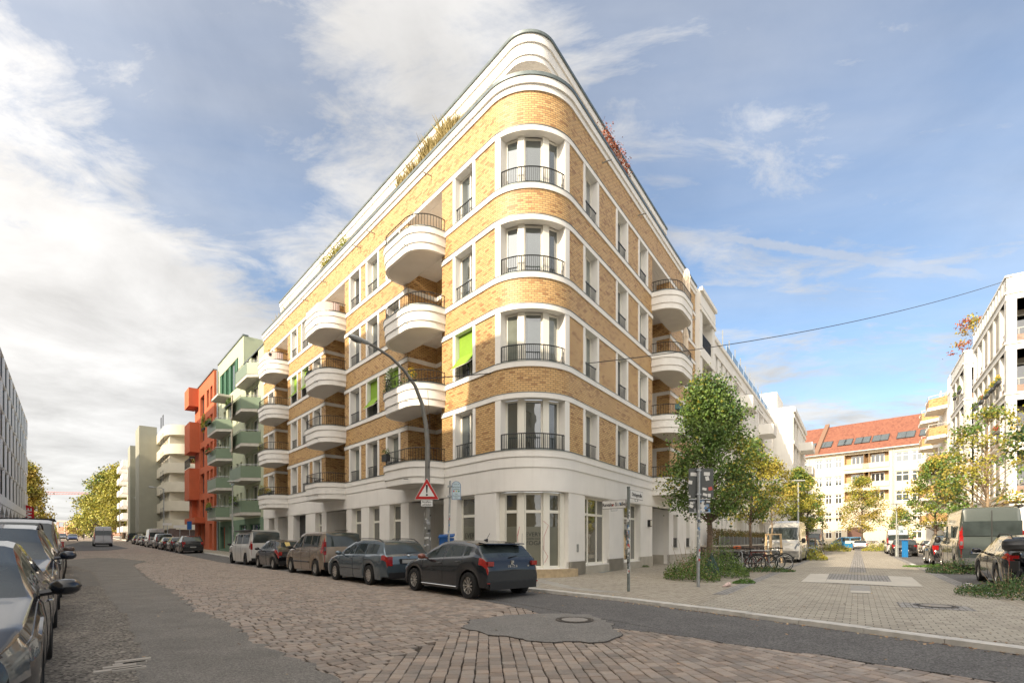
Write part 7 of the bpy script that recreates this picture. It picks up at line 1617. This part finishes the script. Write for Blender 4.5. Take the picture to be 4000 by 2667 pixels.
for i, (x0, x1, yt, D, m_) in enumerate(((200,262,2062,300,0),(255,330,2045,330,1),(322,372,2052,300,1),(372,470,2068,280,0))):
    X0, X1 = (x0-2000)/2000*D, (x1-2000)/2000*D; h = CH+(YH-yt)/2000*D; t = thing('far_house', ('pinkish far house left of the pipe bridge','cream far house with brown roof at the street end','narrow cream far house beside the trees','low far house behind the driving van')[i], 'building', (X0, D, 0), 0, 'houses at the far end of the street'); w = X1-X0
    mb = MB(); mb.box((0,0,-3),(w,14,h-3)); mb.build('wall', FB[m_], t); mb = MB(); mb.hexa([Vector(p) for p in ((-.5,-.5,h-3),(w+.5,-.5,h-3),(w+.5,14,h-3),(-.5,14,h-3),(-.5,5,h+1),(w+.5,5,h+1),(w+.5,8,h+1),(-.5,8,h+1))]); mb.build('roof', FB[2], t)
    for q in range(int(w/4)):
        for k in range(int((h-6)/3.4)): mb = MB(); mb.box((1.5+4*q,-.05,2.5+3.4*k),(2.9+4*q,-.0,4.4+3.4*k)); mb.build('window', DFR, t)
t = thing('pipe_bridge', 'pinkish overhead pipe on posts crossing behind the flags', 'pipeline', (0,0,0)); D = 230; mb = MB(); zz = CH+(YH-2035)/2000*D; mb.tube([((190-2000)/2000*D,D,zz-1.5),((222-2000)/2000*D,D,zz-1.5),((226-2000)/2000*D,D,zz),((330-2000)/2000*D,D,zz-.2)], .35, 6)
for x in (228,254,300): mb.tube([((x-2000)/2000*D,D,0),((x-2000)/2000*D,D,zz)], .25, 5)
mb.build('pipe', FB[0], t)
# ================================================================ bicycles
def make_bike(label, frame_m, loc, rz, group='bicycles parked at the hoops', white=True):
    t = thing('bicycle', label, 'bicycle', loc, rz, group); r = .34
    for x in (-.53,.53):
        w = bpy.data.objects.new('wheel', None); COL.objects.link(w); w.parent = t; w.location = (x,0,r); w.empty_display_size = .1
        mb = MB(); n = 30; mb.tube([(r*math.cos(2*math.pi*i/n),0,r*math.sin(2*math.pi*i/n)) for i in range(n+1)], .019, 6, cap=False); mb.build('tyre', TYRE, w)
        mb = MB(); mb.tube([((r-.025)*math.cos(2*math.pi*i/n),0,(r-.025)*math.sin(2*math.pi*i/n)) for i in range(n+1)], .012, 5, cap=False); mb.build('rim', SIGNW if white else CHROME, w)
        mb = MB()
        for q in range(14): a = 2*math.pi*q/14; mb.tube([(0,.015*(-1)**q,0),((r-.03)*math.cos(a),0,(r-.03)*math.sin(a))], .0022, 3, cap=False)
        mb.tube([(0,-.05,0),(0,.05,0)], .02, 6); mb.build('spokes', STEEL, w)
    bb = (-.08,0,.28); st = (-.24,0,.80); hd = (.33,0,.86); hb = (.37,0,.72)
    mb = MB()
    for a, b in ((bb,st),(st,(.33,0,.83)),(bb,hb),(bb,(-.53,0,r)),((-.22,0,.74),(-.53,0,r)),(hd,hb)): mb.tube([a,b], .016 if a != hd else .02, 6)
    mb.tube([hb,(.45,0,.5),(.53,0,r)], .013, 6); mb.build('frame', frame_m, t)
    mb = MB(); mb.tube([(.31,0,.92),(.30,0,1.03)], .014, 5); mb.tube([(.20,-.29,1.02),(.32,-.20,1.05),(.34,0,1.04),(.32,.20,1.05),(.20,.29,1.02)], .012, 6); mb.build('handlebar', IRON, t)
    mb = MB(); mb.tube([st,(-.27,0,.93)], .013, 5); mb.hexa([Vector(p) for p in ((-.42,-.08,.93),(-.10,-.025,.94),(-.10,.025,.94),(-.42,.08,.93),(-.42,-.08,.99),(-.10,-.02,.97),(-.10,.02,.97),(-.42,.08,.99))]); mb.build('saddle', TRIM, t)
    mb = MB(); mb.lathe([(.09,-.01),(.09,.01)], 16, Matrix.Translation(bb) @ Matrix.Rotation(R_(90),4,'X')); mb.tube([(-.08,-.06,.28),(-.02,-.06,.13)], .01, 4); mb.tube([(-.08,.06,.28),(-.14,.06,.43)], .01, 4); mb.build('crank', IRON, t)
    mb = MB(); mb.tube([(-.53+.37*math.cos(a),0,r+.37*math.sin(a)) for a in [R_(20+14*i) for i in range(11)]], .014, 4, cap=False); mb.tube([(-.75,0,.74),(-.35,0,.74)], .012, 4); mb.build('mudguard', IRON, t); return t
BR = ANG_R-R_(90)
bikes = [(10.3,5.72,.05,'black bicycle with white rims, rightmost at the hoops nearest the lane',IRON),(10.6,5.1,-.1,'black bicycle with dark basket leaning just left of the rightmost one',IRON),(9.6,4.75,3.2,'dark blue bicycle standing before the steel hoop',paint('navy',(0,0,0))),(10.9,4.2,.1,'bicycle with orange saddle cover in the middle of the rack',mat('bike_grey',(0.12,0.12,0.13),.5)),(11.5,5.3,3.3,'black city bicycle at the back of the rack beside the van',IRON),(9.9,3.4,.05,'bicycle with green tyred wheel at the left end of the rack',mat('bike_green',(0.03,0.10,0.07),.5)),(12.2,4.6,0.0,'silver bicycle tucked behind the others near the staked tree',CHROME),(11.2,3.7,.15,'dark bicycle at the back left of the rack beside the garden wall',IRON),(12.8,5.5,3.1,'grey bicycle farthest back, close to the white van bumper',mat('bike_grey',(0,0,0))),(10.0,5.2,-.2,'dark red bicycle squeezed in near the front of the rack',mat('bike_red',(0.16,0.02,0.02),.4))]
for b, o, d, lb, m_ in bikes: bt = make_bike(lb, m_, RP(b,o,.12), BR+d, white='white' in lb or 'rightmost one' in lb)
make_bike('light blue bicycle with orange saddle beside the bushes past the white van', paint('skyblue',(0,0,0)), RP(28.0,6.1,.12), BR+.4, white=True)
mb = MB(); o_ = mb
t = thing('saddle_bag', 'orange cover lying on a bicycle saddle in the rack', 'cover', RP(10.9,4.25,.12)+Vector((0,0,.98))); mb = MB(); mb.lathe([(0,-.05),(.14,-.03),(.17,.04),(.10,.09),(0,.10)], 12, Matrix.Diagonal((1.2,.8,1,1))); mb.build('cover', mat('orange_cover',(0.60,0.14,0.04),.7), t, smooth=60)
for i, (b, o) in enumerate(((9.4,4.1),(10.6,5.0),(11.9,5.2))):
    t = thing('bike_stand', ('steel hoop bike stand nearest the viewer','steel hoop bike stand in the middle of the bicycles','steel hoop bike stand by the white van')[i], 'bike stand', RP(b,o,.12), BR, 'bike stands'); mb = MB(); mb.tube([(-.62,0,0),(-.62,0,.78),(-.55,0,.86),(.55,0,.86),(.62,0,.78),(.62,0,0)], .025, 8); mb.tube([(-.62,0,.35),(.62,0,.35)], .02, 6); mb.build('hoop', STEEL, t)
# staked tree support
WOOD = mat('stake_wood', (0.52,0.38,0.22), .85, var=.15, scale=6)
for i, (p, s) in enumerate(((gp(3014,2196,.12),1.0),(gp(3160,2168,.12),.9))):
    t = thing('tree_stakes', ('pale wooden stakes framing the young tree before the white van','darker wooden stakes behind the white van mirror')[i], 'tree support', p, .3); mb = MB()
    for x, y in ((-.38,-.3),(.38,-.3),(0,.42)): mb.tube([(x*1.15,y*1.15,0),(x,y,1.72*s)], .06, 8)
    for a, b in (((-.38,-.3),(.38,-.3)),((.38,-.3),(0,.42)),((0,.42),(-.38,-.3))): mb.tube([(a[0]*1.1,a[1]*1.1,1.70*s),(b[0]*1.1,b[1]*1.1,1.70*s)], .045, 6)
    mb.build('stake', WOOD if i == 0 else BARK, t)
# tarp, paper cone, motorcycle
t = thing('tarpaulin', 'dark green tarpaulin bag draped at the foot of the corner tree', 'tarpaulin', gp(2775,2262,.12)); bm = bmesh.new(); bmesh.ops.create_icosphere(bm, subdivisions=4, radius=1)
rn = random.Random(4)
from mathutils import noise as mnoise
for v in bm.verts:
    d = 1+.28*mnoise.noise(v.co*2.3)+.12*mnoise.noise(v.co*6); zz = (v.co.z+1)/2; wv = .34*(1-zz*.75); v.co = Vector((v.co.x*wv*d+.04*zz, v.co.y*wv*d*.8, zz*.78*d))
me = bpy.data.meshes.new('sheet'); bm.to_mesh(me); bm.free(); me.materials.append(mat('green_tarp',(0.018,0.05,0.04),.55)); o = bpy.data.objects.new('sheet', me); COL.objects.link(o); o.parent = t
t = thing('paper_cone', 'crumpled printed paper cone lying before the corner shrubs', 'litter', gp(2835,2291,.12), .5); mb = MB(); mb.tube([(-.16,0,.015),(.16,.02,.07)], [.01,.07], 9, cap=False); mb.build('paper', mat('printed_paper',(0.55,0.42,0.38),.8,var=.4,scale=20), t)
pm_ = gp(3965,2318,.12)+Vector((.35,.3,0)); t = thing('motorcycle', 'motorcycle with a rounded black top box at the right edge', 'motorcycle', pm_, R_(35))
mb = MB(); Mx = Matrix.Translation((-.10,0,1.20)) @ Matrix.Diagonal((.30,.27,.16,1)); mb.lathe([(0,-1),(.75,-.95),(.97,-.6),(1,-.05),(1.03,0),(1,.05),(.95,.6),(.7,.93),(0,1)], 18, Mx); mb.build('top_box', mat('box_black',(0.025,0.026,0.028),.45), t, smooth=40)
for x in (0.1,1.45): mb = MB(); n = 24; mb.tube([(x+.26*math.cos(2*math.pi*i/n),0,.31+.26*math.sin(2*math.pi*i/n)) for i in range(n+1)], .06, 7, cap=False); mb.lathe([(.2,-.02),(.03,-.05)],14,Matrix.Translation((x,0,.31)) @ Matrix.Rotation(R_(90),4,'X')); mb.build('wheel', TYRE, t)
mb = MB(); mb.tube([(-.12,0,.92),(.25,0,.90),(.7,0,.80),(1.1,0,.95)], [.10,.15,.16,.14], 10); mb.tube([(.5,0,.45),(.9,0,.45)], [.2,.22], 8); mb.tube([(1.1,0,.95),(1.45,0,.31)], .05, 6); mb.tube([(.1,0,.31),(.6,0,.5)], .05, 6); mb.build('body', paint('blackpearl',(0,0,0)), t, smooth=50)
mb = MB(); mb.tube([(1.05,-.35,1.08),(1.1,0,1.1),(1.05,.35,1.08)], .018, 6); mb.build('handlebar', IRON, t); mb = MB(); mb.lathe([(0,-.06),(.05,0),(0,.06)], 10, Matrix.Translation((-.10,.22,.88)) @ Matrix.Rotation(R_(90),4,'X')); mb.build('indicator', mat('orange_lamp',(0.7,0.15,0.02),.2,coat=1), t); mb = MB(); mb.box((-.30,-.08,.55),(-.16,.08,.80)); mb.build('mudguard', TRIM, t); mb = MB(); mb.box((-.22,-.07,.86),(-.14,.07,.94)); mb.build('tail_light', LAMPR, t)
# ================================================================ people (all far off)
SKIN = mat('skin', (0.50,0.30,0.22), .6)
def person(label, loc, rz, top_m, leg_m, H=1.75, stride=.12):
    t = thing('person', label, 'person', loc, rz); k = H/1.75
    J = {'pel':(0,0,.95),'spi':(0,0,1.18),'che':(0,0,1.40),'nec':(0,0,1.52),'hea':(0,.01,1.60),'hel':(0,.01,1.70)}
    V = [(0,0,.95),(0,0,1.18),(0,0,1.38),(0,0,1.50),(0,-.01,1.60),(0,-.005,1.69)]; R = [.14,.125,.15,.055,.085,.07]; E = [(0,1),(1,2),(2,3),(3,4),(4,5)]
    for s in (-1,1):
        b = len(V); V += [(s*.18,0,1.42),(s*.23,.03*s,1.15),(s*.22,-.10,.92),(s*.09,0,.88),(s*.10,-stride*s*.5,.50),(s*.10,-stride*s,.09),(s*.10,-stride*s-.14,.04)]; R += [.06,.045,.038,.095,.065,.048,.042]; E += [(2,b),(b,b+1),(b+1,b+2),(0,b+3),(b+3,b+4),(b+4,b+5),(b+5,b+6)]
    me = bpy.data.meshes.new('body'); me.from_pydata([tuple(c*k for c in v) for v in V], E, []); o = bpy.data.objects.new('body', me); COL.objects.link(o)
    sk = o.modifiers.new('s','SKIN'); 
    for i, r in enumerate(R): me.skin_vertices[0].data[i].radius = (r*k, r*k*(.72 if i in (0,1,2) else 1))
    me.skin_vertices[0].data[0].use_root = True; o.modifiers.new('u','SUBSURF').levels = 1; o.modifiers['u'].render_levels = 1
    dg = bpy.context.evaluated_depsgraph_get(); m2 = bpy.data.meshes.new_from_object(o.evaluated_get(dg)); bpy.data.objects.remove(o)
    for m_ in (top_m, leg_m, SKIN): m2.materials.append(m_)
    for p in m2.polygons: z = p.center.z/k; p.material_index = 2 if z > 1.49 or (.88 < z < .97 and abs(p.center.x) > .17*k) else (0 if z > .93 else 1); p.use_smooth = True
    b = bpy.data.objects.new('body', m2); COL.objects.link(b); b.parent = t
    mb = MB(); mb.lathe([(.075*k,1.63*k),(.092*k,1.68*k),(.07*k,1.745*k),(0,1.765*k)], 12, Matrix.Translation((0,.008,0))); mb.build('hair', TRIM, t, smooth=60); return t
person('person in a white jacket and cap standing on the right pavement beyond the parked cars', gp(3572,2171,.12), .4, SIGNW, mat('khaki',(0.25,0.2,0.13),.9))
person('person in blue standing beside the flatbed truck', RP(83,6.0,.12), .2, BLUE, mat('darkcloth',(0.05,0.05,0.06),.9))
person('dark clothed person walking far down the cobbled street', lz(150,9.5), .2, TRIM, mat('darkcloth',(0,0,0)), stride=.25)
person('person in dark clothes on the pavement before the cream house', lz(72,1.2), .6, mat('ochre_cloth',(0.3,0.18,0.05),.9), TRIM)
# ================================================================ balcony plants, parasols, roof plants
def bplant(side_, i, k, x, label, **kw): M, w = BALC[side_,i,k]; return planter(label, M, x, kw.pop('y',-1.25), ZS[k]+kw.pop('dz',-.02), kw.pop('w',.8), **kw)
GP = 'planters on the balconies'
bplant('L',0,1,.35,'lush green climbing plant at the left end of the nearest second-floor balcony', w=.9, lh=.95, n=420, ls=.09, y=-1.2, lm=LEAF_G)
bplant('L',0,1,2.6,'yellow flowering pot at the right of the nearest second-floor balcony', w=.5, lh=.5, n=120, y=-1.25, extra=FLOWER_Y)
bplant('L',0,1,1.7,'leafy planter in the middle of the nearest second-floor balcony', w=.7, lh=.3, n=120, y=-1.25)
bplant('L',0,0,.55,'dark hanging planter with grasses on the nearest first-floor balcony', w=.45, y=-1.36, h=.3, dz=.25, lh=.3, n=140, drop=.2)
bplant('L',1,2,.15,'dark planters at the left tip of the middle third-floor balcony', w=.8, y=-1.1, lh=.2, h=.22, dz=.25)
bplant('L',2,1,.1,'bushy plants on the farthest second-floor balcony', w=1.0, y=-1.2, lh=.7, n=260, lm=LEAF_Y)
bplant('L',2,0,.2,'overgrown brownish plants on the farthest first-floor balcony', w=1.8, y=-1.25, lh=.75, n=480, lm=LEAF_Y, drop=.3)
bplant('L',2,0,2.5,'yellow chrysanthemums on the farthest first-floor balcony', w=.6, y=-1.25, lh=.3, n=100, extra=FLOWER_Y)
bplant('L',2,3,2.3,'yellow flowers in a box on the farthest top-floor balcony', w=.8, y=-1.2, lh=.3, n=100, extra=FLOWER_Y, dz=.3)
bplant('L',0,2,1.4,'small dark pots low behind the railing of the nearest third-floor balcony', w=.5, y=-1.1, lh=.12, n=40)
bplant('R',0,1,.35,'teal flower box with yellow flowers on the second-floor balcony at the right', w=.95, y=-1.30, h=.25, dz=.28, lh=.3, n=120, pot=POT_T, extra=FLOWER_Y)
bplant('R',0,1,1.6,'teal flower box beside the yellow-flowered one on the right balcony', w=.8, y=-1.35, h=.25, dz=.34, lh=.1, n=40, pot=POT_T)
bplant('R',0,1,.7,'terracotta box standing on the floor of the right second-floor balcony', w=.5, y=-1.1, h=.2, dz=.02, lh=.08, n=30, pot=POT_O)
bplant('R',0,0,.9,'yellow flower bowl on the first-floor balcony at the right', w=.45, y=-1.30, h=.2, dz=.20, lh=.3, n=100, extra=FLOWER_Y)
PC = mat('parasol_cloth', (0.70,0.60,0.48), .9, var=.06, scale=5)
for k, x, H_, lb in ((3,2.55,2.3,'closed beige parasol on the topmost right balcony'),(2,2.35,2.2,'closed beige parasol tied up on the right balcony one below the top')):
    M, w = BALC['R',0,k]; t = thing('parasol', lb, 'parasol', M @ Vector((x,-1.1,ZS[k]-.3))); mb = MB(); mb.tube([(0,0,-.2),(0,0,H_)], .02, 6); mb.build('pole', STEEL, t)
    bm = MB(); n = 16; prof = [(.03,H_+.05),(.12,H_-.1),(.17,H_-.45),(.20,H_-.48),(.16,H_-.6),(.17,H_-1.2),(.19,H_-1.75),(.10,H_-1.8)] if k == 3 else [(.03,H_+.05),(.10,H_-.1),(.15,H_-.4),(.17,H_-.45),(.12,H_-.6),(.13,H_-1.0),(.10,H_-1.35),(.13,H_-1.45),(.07,H_-1.75)]
    base_ = len(bm.v)
    for r_, z in prof:
        for q in range(n): a = 2*math.pi*q/n; rr = r_*(1+.18*(-1)**q); bm.v.append((rr*math.cos(a), rr*math.sin(a), z))
    for i in range(len(prof)-1):
        for q in range(n): bm.f.append((base_+i*n+q, base_+i*n+(q+1)%n, base_+(i+1)*n+(q+1)%n, base_+(i+1)*n+q)); bm.mi.append(0); bm.uv += [(0,0)]*4
    bm.build('cloth', PC, t)
PINK = mat('pink_screen_cloth', (0.62,0.48,0.44), .9, var=.06, scale=3)
for i in (1,2):
    M, w = BALC['L',i,3]; t = thing('privacy_screen', ('pale pink cloth screen on the middle top-floor balcony','striped pink cloth screen on the farthest top-floor balcony')[i-1], 'cloth screen', (0,0,0)); mb = MB(); D_ = 1.30; r = 1.1; pts = []
    for q in range(15):
        tt = math.pi*.5*q/14; pts.append((w-r+(r-.12)*math.sin(tt), -(1.42-r)-(r-.12)*math.cos(tt)))
    pts = [(.9,-1.30),(w-r-.1,-1.30)] + pts
    for a, b in zip(pts, pts[1:]):
        p, q = M @ Vector((a[0],a[1]-.035,0)), M @ Vector((b[0],b[1]-.035,0)); mb.face([(p.x,p.y,ZS[3]+.05),(q.x,q.y,ZS[3]+.05),(q.x,q.y,ZS[3]+.58),(p.x,p.y,ZS[3]+.58)]); p, q = M @ Vector((a[0],a[1]-.03,0)), M @ Vector((b[0],b[1]-.03,0)); mb.face([(q.x,q.y,ZS[3]+.05),(p.x,p.y,ZS[3]+.05),(p.x,p.y,ZS[3]+.58),(q.x,q.y,ZS[3]+.58)])
    mb.build('cloth', PINK, t)
def roof_plants(label, s0, s1, n, h, m_, kind='grass', o=-.15, name='roof_plants'):
    t = thing(name, label, 'plants', (0,0,0)); mb = MB()
    for _ in range(n):
        s = rnd.uniform(s0,s1); oo = o+rnd.uniform(-.25,.05); p = PP(s,oo); z = 18.15; hh = h*rnd.uniform(.5,1.15)*(0.55+.45*abs(math.sin(s*2.3))); dx, dy = rnd.gauss(0,.22)*hh, rnd.gauss(0,.22)*hh
        if kind == 'grass': b = Vector((p.x,p.y,z)); e = Vector((p.x+dx,p.y+dy,z+hh)); w = Vector((rnd.gauss(0,1),rnd.gauss(0,1),0)).normalized()*.014; mb.face([b-w,b+w,(b+e)/2+w*.8+Vector((0,0,hh*.12)),e],[(0,0)]*4)
        else:
            c = Vector((p.x+dx*.5,p.y+dy*.5,z+hh*rnd.random())); s_ = rnd.uniform(.05,.11); u = Vector((rnd.gauss(0,1),rnd.gauss(0,1),rnd.gauss(0,1))).normalized(); v = u.cross(Vector((rnd.gauss(0,1),rnd.gauss(0,1),rnd.gauss(0,1)))).normalized(); mb.face([c-u*s_*.5,c+v*s_*.3,c+u*s_*.5,c-v*s_*.3],[(0,0)]*4)
    mb.build('stalks', m_, t)
roof_plants('long row of dry ornamental grass on the terrace edge near the prow', sa(7.7), sa(4.6), 2600, .80, GRASS_D, o=.10)
roof_plants('smaller clump of dry grass farther left on the terrace edge', sa(9.6), sa(8.1), 900, .65, GRASS_D, o=.10)
roof_plants('green and yellow shrub planting on the far terrace edge', sa(19.5), sa(15.6), 2600, .95, LEAF_Y, 'leaf', o=.10)
roof_plants('thin pale plants at the far left terrace end', sa(30), sa(25), 400, .8, GRASS_D)
roof_plants('reddish dry plants on the terrace edge above the right facade', sb(5.4), sb(8.0), 1700, 1.1, LEAF_R, 'leaf', o=.10)
roof_plants('pinkish blossom edging on the terrace at the prow', -.9, .9, 500, .28, mat('dusty_pink',(0.50,0.33,0.28),.8,isl=.2), 'leaf', o=-.3)
# plants on the white loggia houses, green house balconies, roof tree
for i, (b, k, m_) in enumerate(((31.5,2,FLOWER_Y),(33.2,2,FLOWER_Y),(35.0,2,FLOWER_Y),(37.0,2,FLOWER_R),(39.2,2,LEAF_G),(47.0,3,LEAF_G),(49.5,3,LEAF_DG),(32.0,1,FLOWER_R))):
    M, w = frame_M(RP(b+.7,OO), RP(b-.7,OO)); planter(('yellow flower box on the third loggia row, nearest column','yellow flower box on the third loggia row, second column','yellow flower box on the third loggia row, third column','red flower box on the third loggia row, fourth column','leafy box on the third loggia row, fifth column','green hanging plants on the farther loggia house','dark planter on the farther loggia house','red flowers low on the nearer loggia house')[i], M, .1, -.25, 4.2+3.2*k+1.15, 1.2, lh=.4, n=150, ls=.1, extra=m_)
M2_, _ = frame_M(RP(30.0,OO), RP(30.0,OO+4)); planter('yellow flowering box on the end face of the nearer loggia house', M2_, .9, -.25, 4.2+3.2*2+1.0, 1.6, lh=.4, n=200, ls=.1, extra=FLOWER_Y)
tree('roof_tree', 'small red-leaved tree growing on the roof of the farther white loggia house', RP(47.5,OO+.9,17.4), 4.4, 2.0, .8, 45, 1100, .2, [LEAF_R, LEAF_O], 91, tr=.05, cone=.35, cs=.35, group=None)
M, w = fm(32.35, 49.4, 0)
for i, (x, k, e) in enumerate(((3.0,4,FLOWER_R),(3.2,3,LEAF_DG),(3.0,2,FLOWER_R),(3.3,0,LEAF_Y),(12.0,4,LEAF_G),(13.5,0,LEAF_G))):
    planter(('red flowers on the top left green balcony','trailing plants on the second highest left green balcony','red flowers on the middle left green balcony','yellowing plants on the lowest left green balcony','plants on the top right green balcony','plants on the lowest right green balcony')[i], M, x-1.0, -1.6, 4.5+2.85*min(k,3), 2.2, lh=.5, n=220, ls=.12, extra=e if e not in (LEAF_DG,) else None, drop=.3, pot=POT_O if i in (0,2) else POT)
M, w = fm(49.5, 60.8, 0); planter('bushy yellow green plant at a tall window of the red house', M, 5.0, -.5, 14.1, 1.6, lh=1.5, n=380, ls=.16, lm=LEAF_Y)
for i, k in enumerate((1,2,4)): planter(('terracotta pots on the lowest cream balcony','green plant on the second cream balcony','leafy plants on the fifth cream balcony')[i], Mc, 3.5, .2, 4.0+3.15*(k-1)+.95, 3.5, lh=.8, n=260, ls=.16, lm=(LEAF_Y,LEAF_G,LEAF_Y)[i], pot=POT_O)
